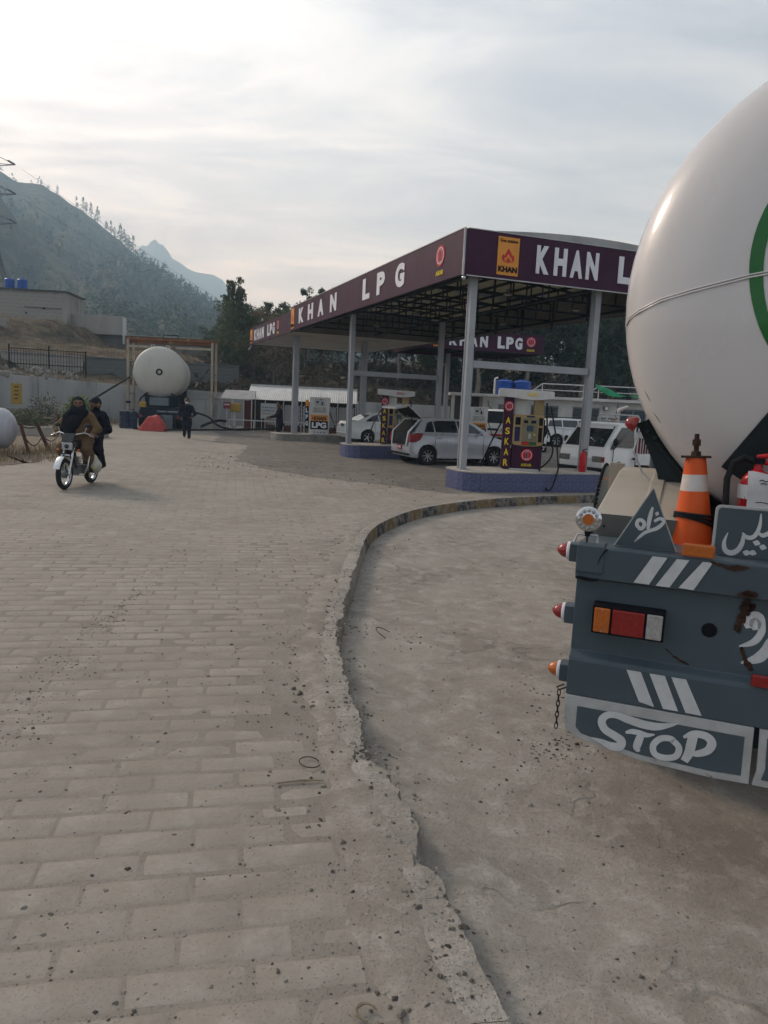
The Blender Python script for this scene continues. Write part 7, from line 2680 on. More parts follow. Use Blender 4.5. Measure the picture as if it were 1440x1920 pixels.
# ---- loading gantry
gp = ray_pt(240, 790, 41.0)
ga = thing('loading_gantry', 'rusty cream portal frame standing over the parked tank truck', 'gantry', (-14.35, 41.0, 0), R(-1))
GW_, GH_ = 4.62, 4.72
for x in (0.0, GW_):
    for y in (0.0, .85):
        MB().box(x - .055, x + .055, y - .055, y + .055, 0, GH_).build('post', m_gant, ga)
    for z in (.9, 1.8, 2.7, 3.6):
        MB().bar((x, .06, z), (x, .79, z + .02), .05).build('brace', m_gant, ga)
    MB().cyl((x - .1, .4, .3), (x - .1, .4, 2.6), .035, .035, 8).build('pipe', m_gant, ga)
for y in (0.0, .85):
    MB().box(-.10, GW_ + .10, y - .07, y + .07, GH_ + .003, GH_ + .13).build('beam', m_gant_r, ga)
MB().box(.062, GW_ - .062, .08, .77, GH_ - .16, GH_ - .02).build('panel', m_gant_r, ga)
MB().box(.062, GW_ - .062, -.05, -.01, GH_ - .42, GH_ - .30).build('lower_rail', m_gant, ga)
MB().tube([(1.95, 0, GH_ + .13), (1.95, 0, GH_ + .30), (2.75, 0, GH_ + .30), (2.75, 0, GH_ + .13)], .035, 6).build('hoop', m_steel, ga)
MB().box(-.09, .09, -.12, .12, 1.28, 1.40).build('clamp', m_steel, ga)

# ---- distant tank truck seen end on
t2 = thing('tank_truck', 'distant pale tank truck seen from behind under the rusty gantry', 'truck', (-12.15, 39.4, 0), R(13))
RT2, ZT2 = 1.36, 2.98
prof = []
for k in range(13):
    a = math.pi / 2 * k / 12
    prof.append((RT2 * math.sin(a), -.55 * math.cos(a)))
prof += [(RT2, 3.0), (RT2, 6.5)] + [(RT2 * math.cos(math.pi / 2 * k / 8), 6.5 + .5 * math.sin(math.pi / 2 * k / 8)) for k in range(1, 9)]
tn = MB().lathe(prof, 48, Matrix.Translation((0, .6, ZT2)) @ Matrix.Rotation(R(-90), 4, 'X')).build('tank', m_tankp, t2, smooth=60)
MB().lathe([(0, .02), (.09, .02), (.10, -.03), (.17, -.03), (.17, .06), (0, .06)], 20, Matrix.Translation((0, .04, ZT2 + .02)) @ Matrix.Rotation(R(-90), 4, 'X')).build('inspection_port', m_steel, tn, smooth=40)
for x in (-.38, .38):
    MB().tube([(x - .07, .8, ZT2 + RT2 - .08), (x - .07, .8, ZT2 + RT2 + .08), (x + .07, .8, ZT2 + RT2 + .08), (x + .07, .8, ZT2 + RT2 - .08)], .025, 6).build('lifting_lug', m_tankp, tn)
sad = [(RT2 * 1.004 * math.cos(R(-90 + a)), ZT2 + RT2 * 1.004 * math.sin(R(-90 + a))) for a in range(-36, 37, 6)] + [(.75, 1.15), (-.75, 1.15)]
for y in (.72, 5.4):
    MB().prism(sad, -.04, .04, Matrix.Translation((0, y, 0)) @ RX90).build('saddle', m_blueg, t2)
bdp = MB().prism([(-.55, 1.22), (.55, 1.22), (.55, 1.80), (.28, 1.72), (0, 1.70), (-.28, 1.72), (-.55, 1.80)], 0, .05, Matrix.Translation((0, .02, 0)) @ RX90).build('rear_board', m_blueg, t2)
MB().prism([(-.48, 1.26), (.48, 1.26), (.48, 1.66), (-.48, 1.66)], .051, .06, Matrix.Translation((0, .02, 0)) @ RX90).build('board_field', m_pale_b, bdp)
MB().box(-.95, .95, .1, 7.5, .75, 1.14).build('chassis', m_blueg, t2)
MB().box(-1.1, 1.1, .0, .12, .55, .80).build('bumper', m_blueg, t2)
for y in (1.3, 2.5, 6.6):
    for x in (-1.0, -.72, .72, 1.0):
        Mw = Matrix.Translation((x, y, .5)) @ Matrix.Rotation(R(90), 4, 'Y')
        MB().lathe([(.25, -.12), (.47, -.12), (.5, -.08), (.5, .08), (.47, .12), (.25, .12), (0, .08)], 24, Mw).build('wheel', m_rubber, t2, smooth=35)
for sg in (-1, 1):
    MB().tube([(sg * .6, .3, 1.9), (sg * .95, .3, 1.6), (sg * 1.05, .3, 1.3)], .05, 6).build('valve_pipe', m_blueg, t2)
    MB().box(sg * .95 - .06, sg * .95 + .06, -.02, .0, .60, .74).build('tail_lamp', m_lens_r, t2)
MB().box(-1.0, -.65, -.2, .05, 1.12, 1.42).build('pump_head', m_ochre, t2, bevel=.05)
cbx = MB().box(-1.1, 1.1, 7.6, 9.0, .8, 3.0).build('cab', m_blueg, t2, bevel=.08)

# ---- odds and ends round its tail
def yard(px, py, Y=None):
    """ground point under a sight line"""
    d = fw + ri * ((px - 720) / 1385) + up * ((960 - py) / 1385)
    t = -CAM_H / d.z
    return Vector((d.x * t, d.y * t, 0)) if Y is None else Vector((d.x * Y / d.y, Y, 0))


q = yard(300, 806)
gbx = thing('control_box', 'plain grey steel control box under the distant tank truck', 'box', (q.x, 38.2, 0), 0)
MB().box(-.24, .24, -.2, .2, .05, .74).build('case', M('case_grey', (.15, .15, .155), (.12, .12, .12), scale=3, rough=.6), gbx, bevel=.01)
MB().box(-.2, .2, -.212, -.202, .1, .70).build('door', M('case_grey2', (.17, .17, .175), rough=.6), gbx)
MB().box(-.26, .26, -.22, .22, 0, .05).build('plinth', m_isl, gbx)
m_drum = M('drum_navy', (0.02, 0.03, 0.06), (0.03, 0.04, 0.07), scale=4, rough=.5)
dm = [(0, 0), (.28, 0), (.29, .02), (.28, .04), (.28, .28), (.295, .30), (.28, .32), (.28, .56), (.295, .58), (.28, .60), (.28, .86), (.29, .88), (.27, .89), (0, .87)]
for k, (px, lab) in enumerate(((263, 'left dark blue drum beside the distant tank truck'), (277, 'right dark blue drum beside the distant tank truck'))):
    q = yard(px, 800)
    t = thing('oil_drum', lab, 'drum', (q.x, 38.9 + .2 * k, 0))
    MB().lathe(dm, 20).build('drum', m_drum, t, smooth=35)
    MB().cyl((.12, 0, .87), (.12, 0, .90), .04, .04, 8).build('cap', m_steel, t)
# red sheet crumpled over a frame
m_redt = M('tarp_red', (0.42, 0.055, 0.045), (0.30, 0.035, 0.03), scale=3, rough=.6)
q = yard(328, 803)
vs, fs = [], []
for i in range(17):
    for j in range(13):
        u, v = i / 16 * 2 - 1, j / 12 * 2 - 1
        r = max(abs(u), abs(v))
        z = .80 * (1 - r ** 2.2) + .12 * (fbm(u * 2.4 + 3, v * 2.4, 3) - .45) + .05 * math.sin(u * 7 + v * 4) * (1 - r)
        vs.append((u * .62 * (1 - .12 * v), v * .5, max(.015, z)))
for i in range(16):
    for j in range(12):
        a = i * 13 + j
        fs.append((a, a + 13, a + 14, a + 1))
o = MB().add(vs, fs).build('red_sheet', m_redt, loc=(q.x + .1, 37.4, 0.0), smooth=50)
tag(o, 'crumpled red sheet heaped beside the distant tank truck', 'tarpaulin')
# black hoses along the ground
for k, (pts, r, lab) in enumerate((([(355, 772, 38.0), (372, 775, 37.8), (392, 782, 37.6), (410, 800, 37.2), (440, 806, 37.0), (480, 805, 37.0), (530, 803, 37.2)], .055, 'thick black hose arching out right of the walking man'),
                                   ([(250, 803, 38.0), (300, 806, 37.0), (360, 806, 36.8), (420, 806, 36.6), (470, 804, 36.8)], .045, 'long black hose lying along the edge of the paving'),
                                   ([(376, 800, 38.5), (395, 792, 38.6), (410, 788, 38.7), (425, 790, 38.8)], .07, 'black pipe propped among valves right of the truck'))):
    pp = []
    for px, py, Y in pts:
        v = ray_pt(px, py, Y)
        pp.append((v.x, v.y, max(v.z, r + .004)))
    pp = catmull([(a, b) for a, b, c in pp], .3) and pp
    dense = []
    for a, b in zip(pp, pp[1:]):
        for s_ in range(5):
            dense.append(Vector(a).lerp(Vector(b), s_ / 5))
    dense.append(Vector(pp[-1]))
    for _ in range(2):
        dense = [dense[0]] + [(dense[i - 1] + dense[i] * 2 + dense[i + 1]) / 4 for i in range(1, len(dense) - 1)] + [dense[-1]]
    tag(MB().tube(dense, r, 7).build('supply_hose', m_rubber, smooth=60), lab, 'hose')
q = yard(370, 800)
vb = thing('valve_stand', 'grey pipe stand with valves right of the walking man', 'valve', (q.x, 38.6, 0), .1)
MB().box(-.28, .28, -.1, .1, 0, .78).build('stand', m_pale_b, vb, bevel=.02)
MB().cyl((-.5, 0, .95), (.75, 0, .95), .05, .05, 8).build('pipe', m_pale_b, vb)
MB().cyl((0, 0, .78), (0, 0, 1.1), .06, .04, 8).build('valve', m_steel, vb)
# boom leaning from the bushes up to the gantry
tag(MB().cyl(ray_pt(168, 752, 36.0), ray_pt(243, 707, 40.9), .06, .05, 8).build('boom_pole', m_steel, smooth=60), 'long dark pole slanting up to the left gantry post', 'pole')

# ---- low wall right of the truck
lw = thing('yard_wall', 'low stained grey wall between the tank truck and the small shed', 'wall', (-11.0, 41.2, 0), R(3))
for k in range(2):
    MB().box(k * .85, k * .85 + .84, 0, .2, 0, 1.72).build('wall_bay', m_retw, lw, bevel=.01)
MB().box(-.02, 1.72, -.04, .24, 1.723, 1.78).build('coping', m_retw, lw)

# ---- small shed and the corrugated shed
m_corr = M('corrugated_white', (0.62, 0.62, 0.60), (0.54, 0.54, 0.525), scale=2, rough=.5, c3=(0.38, 0.33, 0.27), s3=2.5, t3=(.62, .74))
m_corr_g = M('corrugated_grey', (0.33, 0.34, 0.345), (0.27, 0.28, 0.28), scale=2, rough=.5)


def corr_sheet(x0, x1, yf, zf, yb, zb, pitch=.09, amp=.016):
    n = int((x1 - x0) / pitch * 4)
    vs, fs = [], []
    for i in range(n + 1):
        x = x0 + (x1 - x0) * i / n
        o_ = amp * math.sin(2 * math.pi * (x - x0) / pitch)
        for y, z in ((yf, zf), (yb, zb)):
            vs += [(x, y, z + o_), (x, y, z + o_ - .008)]
    for i in range(n):
        a = i * 4
        fs += [(a, a + 4, a + 6, a + 2), (a + 1, a + 3, a + 7, a + 5), (a, a + 1, a + 5, a + 4), (a + 2, a + 6, a + 7, a + 3)]
    return MB().add(vs, fs)


sh = thing('small_shed', 'small lean-to with grey sheet roof and thin white posts left of the corrugated shed', 'shed', (-10.1, 42.4, 0), R(2))
corr_sheet(.55, 2.35, -.2, 1.78, 1.4, 2.28).build('roof_sheet', m_corr_g, sh)
MB().add([(.0, .6, 1.76), (.56, -.2, 1.74), (.56, 1.4, 2.24)], [(0, 1, 2)]).build('gable', m_blueg, sh)
for x in (.6, 1.2, 1.85, 2.3):
    MB().cyl((x, -.1, 0), (x, -.1, 1.75), .035, .035, 6).build('post', m_rail, sh)
for x in (.6, 2.3):
    MB().cyl((x, 1.3, 0), (x, 1.3, 2.2), .035, .035, 6).build('post', m_rail, sh)
rs = thing('warning_sign', 'tiny red sign on a post in front of the small shed', 'sign', (yard(425, 800, 41.3).x, 41.3, 0))
MB().box(-.20, .20, -.015, .015, 1.22, 1.58).build('plate', M('sign_red', (.20, .03, .03), rough=.5), rs)
put_text(TXT['DANGER'], 'lettering', m_white, rs, (0, -.018, 1.45), (R(90), 0, 0), .32, .08)
MB().cyl((0, .03, 0), (0, .03, 1.5), .022, .022, 6).build('post', m_rail, rs)
yb = thing('meter_box', 'small yellow meter box on a pipe by the small shed', 'box', (yard(441, 800, 41.8).x, 41.8, 0))
MB().box(-.30, .30, -.1, .1, 1.05, 1.55).build('case', m_ochre, yb, bevel=.06)
MB().cyl((-.05, 0, 0), (-.05, 0, 1.05), .06, .05, 8).build('stem', m_rail, yb)
MB().box(-.14, .04, -.1, .1, 0, .28).build('footing', m_isl, yb)
wr = thing('pipe_rail', 'low white pipe rail in front of the sheds', 'railing', (-8.9, 41.4, 0), R(4))
MB().cyl((0, 0, .62), (5.6, 0, .62), .03, .03, 6).build('rail', m_rail, wr)
for x in (.05, 1.4, 2.8, 4.2, 5.55):
    MB().cyl((x, 0, 0), (x, 0, .62), .03, .03, 6).build('post', m_rail, wr)

cs = thing('corrugated_shed', 'long shed with white corrugated roof and dark lattice front behind the far island', 'shed', (-8.35, 43.6, 0), R(3))
for k in range(6):
    corr_sheet(k * 1.08, k * 1.08 + 1.075, -.15, 1.80, 2.0, 2.62, .108).build('roof_sheet', m_corr, cs)
MB().box(0, 6.5, 1.95, 2.02, 2.62, 2.70).build('ridge_strip', m_corr, cs)
MB().box(0, 6.5, 1.8, 1.9, 0, 2.4).build('back_wall', M('shed_dark', (.05, .05, .052), (.08, .05, .04), scale=2, rough=.9), cs)
for k in range(7):
    x = .05 + k * 1.06
    MB().cyl((x, .05, 0), (x, .05, 1.78), .035, .035, 6).build('post', m_rail, cs)
    if k < 6 and k != 0:
        lt = MB()
        for j in range(14):
            o_ = -1.0 + j * .16
            for sgn in (-1, 1):
                xa, xb = o_, o_ + 1.2
                za, zb = (.35, 1.55) if sgn > 0 else (1.55, .35)
                # clip to the bay
                pts = []
                for tt in range(0, 21):
                    xx = xa + (xb - xa) * tt / 20
                    if .04 < xx < 1.02:
                        pts.append((x + xx, .1 + .015 * sgn, za + (zb - za) * tt / 20))
                if len(pts) > 2:
                    lt.bar(pts[0], pts[-1], .05, .012, (0, 1, 0))
        o = lt.build('lattice', m_rail, cs)
        o['kind'] = 'stuff'
        MB().box(x + .03, x + 1.03, .09, .11, .0, .33).build('base_board', M('shed_red', (.13, .05, .04), (.10, .04, .035), scale=3, rough=.8), cs)
MB().box(-.1, .32, .0, .06, .1, 1.7).build('end_board', M('end_red', (.20, .05, .045), rough=.7), cs)
bs = thing('banner_sign', 'white banner with blue writing hung on the shed front', 'banner', (yard(503, 800, 43.2).x, 43.2, 0), R(3))
bpl = MB().box(-.46, .46, -.02, .01, .72, 1.60).build('board', M('banner_white', (.55, .56, .55), (.48, .49, .47), scale=3, rough=.6), bs)
put_text(TXT['Double Supports'], 'lettering', M('banner_blue', (.02, .12, .35), rough=.5), bs, (.02, -.023, 1.36), (R(90), 0, 0), .78, .12)
put_text(TXT['and Safety Eyes'], 'lettering', MATS['banner_blue'], bs, (0, -.023, 1.18), (R(90), 0, 0), .72, .12)
MB().box(-.4, .3, -.025, -.021, .98, 1.02).build('print_line', m_gold, bs)
MB().box(.05, .35, -.025, -.021, .82, .88).build('print_line', m_black, bs)
for x in (-.4, .4):
    MB().cyl((x, .03, 0), (x, .03, 1.6), .02, .02, 6).build('post', m_rail, bs)

# ---- fire extinguishers on the islands
def small_ext(loc, label, h=.56):
    t = thing('fire_extinguisher', label, 'extinguisher', loc, .4)
    k = h / .56
    MB().lathe([(0, 0), (.085 * k, 0), (.09 * k, .02), (.09 * k, .44 * k), (.07 * k, .50 * k), (.025 * k, .53 * k), (.022 * k, .56 * k), (0, .56 * k)], 18).build('cylinder', m_extred, t, smooth=40)
    MB().bar((-.03, 0, .57 * k), (.09, 0, .61 * k), .03, .02).build('handle', m_black, t)
    MB().tube([(.02, 0, .55 * k), (.10, 0, .50 * k), (.11, 0, .30 * k), (.10, 0, .12 * k)], .013, 6).build('hose', m_black, t)
    return t


small_ext(S(3.56, .12, .462), 'red fire extinguisher at the foot of the right near canopy post', .52)
small_ext(S(3.93, 19.0, .312), 'dark red extinguisher standing by the far pale post', .55)

# ---- pylon at the left edge
py_ = thing('power_pylon', 'steel lattice power pylon cut by the left edge', 'pylon', (-58.0, 110, 5.0), R(18))
m_pyl = M('pylon_steel', (0.10, 0.11, 0.12), (0.08, 0.085, 0.09), scale=2, rough=.6)


def pw(z):
    return .85 + max(0, (16 - z)) * .20


for sx in (-1, 1):
    for sy in (-1, 1):
        mb = MB()
        zs = [0, 4, 8, 12, 16, 20, 24, 28, 31]
        for a, b in zip(zs, zs[1:]):
            mb.bar((sx * pw(a), sy * pw(a), a), (sx * pw(b), sy * pw(b), b), .14)
        mb.build('leg', m_pyl, py_)
for a, b in zip(zs, zs[1:]):
    mb = MB()
    for i, (p0, p1) in enumerate((((-1, -1), (1, -1)), ((1, -1), (1, 1)), ((1, 1), (-1, 1)), ((-1, 1), (-1, -1)))):
        mb.bar((p0[0] * pw(a), p0[1] * pw(a), a), (p1[0] * pw(b), p1[1] * pw(b), b), .07)
        mb.bar((p1[0] * pw(a), p1[1] * pw(a), a), (p0[0] * pw(b), p0[1] * pw(b), b), .07)
        mb.bar((p0[0] * pw(b), p0[1] * pw(b), b), (p1[0] * pw(b), p1[1] * pw(b), b), .07)
    mb.build('bracing', m_pyl, py_)
MB().bar((-.85, 0, 31), (0, 0, 34), .1).bar((.85, 0, 31), (0, 0, 34), .1).build('peak', m_pyl, py_)
for z in (19.8, 23.8, 27.8):
    for sg in (-1, 1):
        am = MB()
        am.bar((sg * .85, -.6, z), (sg * 3.3, 0, z + .3), .08).bar((sg * .85, .6, z), (sg * 3.3, 0, z + .3), .08).bar((sg * .85, 0, z + 1.3), (sg * 3.3, 0, z + .3), .08)
        arm = am.build('cross_arm', m_pyl, py_)
        MB().lathe([(0, 0), (.10, .02), (.16, .2), (.10, .25), (.16, .45), (.10, .5), (.16, .7), (.10, .75), (.16, .95), (.1, 1.0), (.16, 1.2), (0, 1.3)], 10, Matrix.Translation((sg * 3.3, 0, z + .3)) @ Matrix.Rotation(R(62), 4, Vector((-.5, -1, 0)))).build('insulator', m_pyl, arm)
    # the line leaves towards the valley
    MB().tube([Vector((4.3, -.3, z - .3)).lerp(Vector((150, 260, z - 12)), k / 14) - Vector((0, 0, 9 * math.sin(math.pi * k / 14))) for k in range(15)], .022, 4).build('conductor', m_pyl, py_)

# ---- white tank at the left edge, rusty posts, trough
wtk = thing('storage_tank', 'end of a white horizontal tank cut by the left edge', 'tank', (-13.6, 20.9, 0), R(4))
m_wtk = M('tank_dull_white', (0.46, 0.46, 0.49), (0.38, 0.38, 0.41), scale=3, rough=.5, stretch=(6, 1, .2))
pr_ = [(.58 * math.sin(math.pi / 2 * k / 8), -.40 * math.cos(math.pi / 2 * k / 8)) for k in range(9)] + [(.58, 2.6)] + [(.58 * math.cos(math.pi / 2 * k / 8), 2.6 + .40 * math.sin(math.pi / 2 * k / 8)) for k in range(1, 9)]
wtn = MB().lathe(pr_, 36, Matrix.Translation((0, 0, .70)) @ Matrix.Rotation(R(90), 4, 'Y')).build('shell', m_wtk, wtk, smooth=60)
for x in (.5, 2.2):
    MB().box(x - .08, x + .08, -.42, .42, 0, .30).build('cradle', m_isl, wtk)
MB().cyl((2.35, 0, 1.27), (2.35, 0, 1.46), .07, .06, 10).build('valve_cap', m_steel, wtn)
m_rpost = M('post_rust', (0.105, 0.048, 0.032), (0.065, 0.032, 0.024), scale=6, rough=.9)
posts = []
for k, (b, t_, lab) in enumerate((((56, 851), (38, 793), 'leftmost leaning rusty fence post beside the white tank'), ((95, 846), (68, 792), 'middle leaning rusty fence post with hanging chains'), ((124, 838), (108, 776), 'right rusty fence post just behind the motorcycle'))):
    g = yard(*b)
    tp_ = ray_pt(t_[0], t_[1], g.y - .1)
    o = MB().bar(g - Vector((0, 0, .1)), tp_, .11, .09).build('rusty_post', m_rpost, bevel=.01)
    tag(o, lab, 'post', 'leaning rusty fence posts')
    posts.append((g, tp_))
for k in range(2):
    a = posts[k][0].lerp(posts[k][1], .55)
    b = posts[k + 1][0].lerp(posts[k + 1][1], .55)
    tag(MB().tube(sag(a, b, .28, 16), .018, 5).build('sagging_chain', m_rpost, smooth=60), ('left' if k == 0 else 'right') + ' sagging rusty chain between the leaning posts', 'chain')
    a = posts[k][0].lerp(posts[k][1], .9)
    b = posts[k + 1][0].lerp(posts[k + 1][1], .88)
    tag(MB().tube(sag(a, b, .06, 12), .02, 5).build('fence_rail', m_rpost, smooth=60), ('left' if k == 0 else 'right') + ' bent rusty top rail of the leaning post fence', 'rail')
q = yard(60, 818)
tr_ = thing('concrete_trough', 'long low concrete trough behind the rusty posts', 'trough', (q.x - 1.6, q.y, 0), R(10))
m_con = M('trough_concrete', (.36, .33, .28), (.26, .235, .2), scale=3, rough=.9, bump=.006)
MB().box(0, 4.2, 0, .08, 0, .34).build('side', m_con, tr_, bevel=.01)
MB().box(0, 4.2, .9, .98, 0, .34).build('side', m_con, tr_, bevel=.01)
for x in (0, 4.12):
    MB().box(x, x + .08, .082, .898, 0, .34).build('end', m_con, tr_, bevel=.01)
MB().box(.09, 4.1, .09, .89, 0, .12).build('bed', m_con, tr_)
for k, (px, py, L_, a, lab) in enumerate(((70, 797, 1.6, 8, 'pale plank on the ground left of the riders'), (20, 800, 2.0, 12, 'weathered plank beside the white tank'), (172, 797, .9, -4, 'short pale plank right behind the riders'))):
    g = yard(px, py)
    o = MB().box(-L_ / 2, L_ / 2, -.12, .12, 0, .05).build('plank', M('plank', (.34, .29, .22), (.25, .21, .16), scale=4, rough=.85, stretch=(.3, 4, 4)), loc=(g.x, g.y, .36 if k == 0 else .004), rot=(0, 0, R(a)))
    tag(o, lab, 'plank')

# bushes and grass in the yard
def bush(name, label, loc, r, h, mat, n, size, seed):
    t = thing(name, label, 'bush', loc)
    rg = random.Random(seed)
    mb, st_ = MB(), MB()
    for k in range(9):
        a = rg.uniform(0, 6.28)
        st_.tube([(0, 0, -.02), (math.cos(a) * r * .3, math.sin(a) * r * .3, h * .4), (math.cos(a) * r * .7, math.sin(a) * r * .7, h * rg.uniform(.6, .95))], [.02, .014, .005], 4)
    for k in range(n):
        v = Vector((rg.gauss(0, 1), rg.gauss(0, 1), abs(rg.gauss(0, 1)))).normalized() * rg.random() ** .45
        leaf(mb, (v.x * r, v.y * r, v.z * h), size, rg, -.3)
    st_.build('stem', m_bark, t)
    mb.build('foliage', mat, t, fix=False)
    return t


q = yard(140, 795, 36.5)
bush('green_bush', 'bright green shrub against the grey wall behind the riders', (q.x, 37.2, 0), 1.0, 1.65, m_leaf_palm, 900, .30, 3)
bush('olive_bush', 'dark leafy shrub left of the gantry', (yard(165, 790).x, 39.4, 0), 1.1, 1.7, m_leaf_mid, 420, .22, 4)
bush('dull_bush', 'low dull green bush in front of the grey wall', (yard(112, 795).x - .3, 36.0, 0), 1.5, .85, m_leaf_mid, 1100, .20, 5)
bush('twiggy_bush', 'bare twiggy scrub behind the white tank', (yard(35, 795).x, 33.0, 0), 1.3, .75, m_leaf_dry, 350, .16, 6)
gb = MB()
rg = random.Random(5)
for k in range(420):
    px = rg.uniform(-40, 130)
    g = yard(px, rg.uniform(838, 868))
    if rg.random() < .6 and px > 10:
        g = posts[rg.randrange(3)][0] + Vector((rg.gauss(0, .35), rg.gauss(0, .35), 0))
    tuft(gb, g.x, g.y, 0, rg.uniform(.10, .34), 5, rg, .08)
for k in range(500):
    px = rg.uniform(-20, 240)
    g = yard(px, rg.uniform(786, 800))
    tuft(gb, g.x, g.y, 0, rg.uniform(.15, .5), 5, rg, .2)
tag(gb.build('dry_weeds', m_grass_dry, fix=False), 'dry straw weeds round the rusty posts and along the wall foot', 'weeds', kind='stuff')
# strip of bare earth under the posts
eb = [yard(a, b) for a, b in ((-60, 880), (20, 872), (70, 866), (115, 856), (130, 845), (128, 828), (100, 815), (-60, 812))]
dv = []
for i in range(len(eb)):
    a, b = eb[i], eb[(i + 1) % len(eb)]
    for k in range(8):
        v = a.lerp(b, k / 8)
        dv.append((v.x + rnd.uniform(-.12, .12), v.y + rnd.uniform(-.25, .25), .006))
tagstruct(MB().add(dv, [tuple(range(len(dv)))]).build('earth_strip', m_soil, fix=False))
# ================================================================== motorcycle and people
m_skin = M('skin', (0.155, 0.088, 0.058), (0.12, 0.066, 0.043), scale=8, rough=.55)
m_brown = M('kameez_brown', (0.135, 0.085, 0.045), (0.10, 0.062, 0.033), scale=7, rough=.9, bump=.006, bscale=25)
m_blk = M('cloth_black', (0.012, 0.013, 0.018), (0.020, 0.021, 0.027), scale=7, rough=.9, bump=.006, bscale=25)
m_navyc = M('cloth_navy', (0.018, 0.020, 0.030), (0.012, 0.013, 0.02), scale=7, rough=.9, bump=.006, bscale=25)
m_plum = M('cloth_plum', (0.016, 0.011, 0.018), (0.010, 0.008, 0.012), scale=7, rough=.9)
m_greyc = M('cloth_grey', (0.13, 0.135, 0.14), (0.09, 0.095, 0.10), scale=7, rough=.9)
m_hair = M('hair', (0.012, 0.010, 0.009), rough=.6)
m_shoe = M('shoe', (0.03, 0.022, 0.016), rough=.6)
m_eye = M('eye_dark', (0.01, 0.008, 0.008), rough=.2)


def hand_prims(w, d, n, curl=.9, L=.17):
    """palm, four fingers and a side thumb. w wrist, d pointing direction, n out of the back of the hand"""
    w, d, n = Vector(w), Vector(d).normalized(), Vector(n)
    n = (n - d * n.dot(d)).normalized()
    s_ = d.cross(n)
    k = L / .18
    pr = []
    for a in (-.028, -.009, .010, .028):
        pr.append((w + s_ * a * .7 * k, w + d * .085 * k + s_ * a * k, .015 * k, .013 * k, 0))
    for a, ln in ((-.031, .062), (-.010, .078), (.011, .072), (.031, .056)):
        p0 = w + d * .088 * k + s_ * a * k
        d1 = (d * math.cos(curl * .6) - n * math.sin(curl * .6))
        p1 = p0 + d1 * ln * .5 * k
        d2 = (d * math.cos(curl * 1.7) - n * math.sin(curl * 1.7))
        p2 = p1 + d2 * ln * .55 * k
        pr += [(p0, p1, .0098 * k, .0090 * k, 0), (p1, p2, .0090 * k, .0075 * k, 0)]
    t0 = w + d * .028 * k - s_ * .030 * k
    t1 = t0 + (d * .6 - s_ * .6 - n * .35).normalized() * .035 * k
    t2 = t1 + (d * .7 - s_ * .1 - n * .7).normalized() * .032 * k
    pr += [(t0, t1, .013 * k, .011 * k, 0), (t1, t2, .011 * k, .0085 * k, 0)]
    return [(tuple(a), tuple(b), ra, rb, m_) for a, b, ra, rb, m_ in pr]


def hand(parent, w, d, n, curl=.9, L=.18):
    return link('hand', blend_mesh('hand', hand_prims(w, d, n, curl, L), [m_skin], .0065, .004), parent)


def head_prims(c, f, mi_skin, mi_hair, hair=True, beard=False, s=1.0):
    """skull, jaw, nose, ears, hair; c centre of the skull, f facing direction"""
    c, f = Vector(c), Vector(f).normalized()
    u = Vector((0, 0, 1))
    r = f.cross(u).normalized()
    P_ = [(c - f * .01, c + f * .015 + u * .02, .092 * s, .092 * s, mi_skin), (c + f * .035 - u * .02, c + f * .036 - u * .085, .068 * s, .046 * s, mi_hair if beard else mi_skin),
          (c + f * .102 + u * .015, c + f * .114 - u * .022, .009 * s, .013 * s, mi_skin), (c + f * .082 + u * .035 - r * .045, c + f * .082 + u * .035 + r * .045, .014 * s, .014 * s, mi_skin)]
    for sg in (-1, 1):
        P_.append((c + r * sg * .096 - f * .005 + u * .02, c + r * sg * .098 - f * .012 - u * .03, .017 * s, .012 * s, mi_skin))
    for sg in (-1, 1):
        P_.append((c + f * .097 + u * .040 + r * sg * .018, c + f * .088 + u * .042 + r * sg * .055, .009 * s, .007 * s, mi_hair))
    if hair:
        P_ += [(c - f * .028 + u * .045, c - f * .012 + u * .062, .094 * s, .090 * s, mi_hair), (c - f * .05, c - f * .045 - u * .04, .080 * s, .06 * s, mi_hair)]
    return [(tuple(a), tuple(b), ra, rb, m_) for a, b, ra, rb, m_ in P_]


def eyes(parent, c, f, s=1.0):
    c, f = Vector(c), Vector(f).normalized()
    u = Vector((0, 0, 1))
    r = f.cross(u).normalized()
    for sg in (-1, 1):
        MB().sph(c + f * .101 * s + u * .012 + r * sg * .033, .016, .016, .010, 8, 6).build('eye', m_eye, parent, smooth=180)


# ---- motorcycle (local +x forward, rear axle at x = 0)
BK = Vector((-6.08, 15.17, 0))
BR = math.atan2(13.97 - 15.17, -6.10 + 6.08)
bk = thing('motorcycle', 'black and chrome commuter motorcycle ridden towards the camera', 'motorcycle', BK, BR)
m_bkb = M('bike_black', (0.012, 0.012, 0.014), rough=.3, coat=.4)
m_eng = M('engine_alloy', (0.20, 0.20, 0.205), (0.12, 0.12, 0.12), scale=12, rough=.45, metal=.6)
WR, WB = .295, 1.22


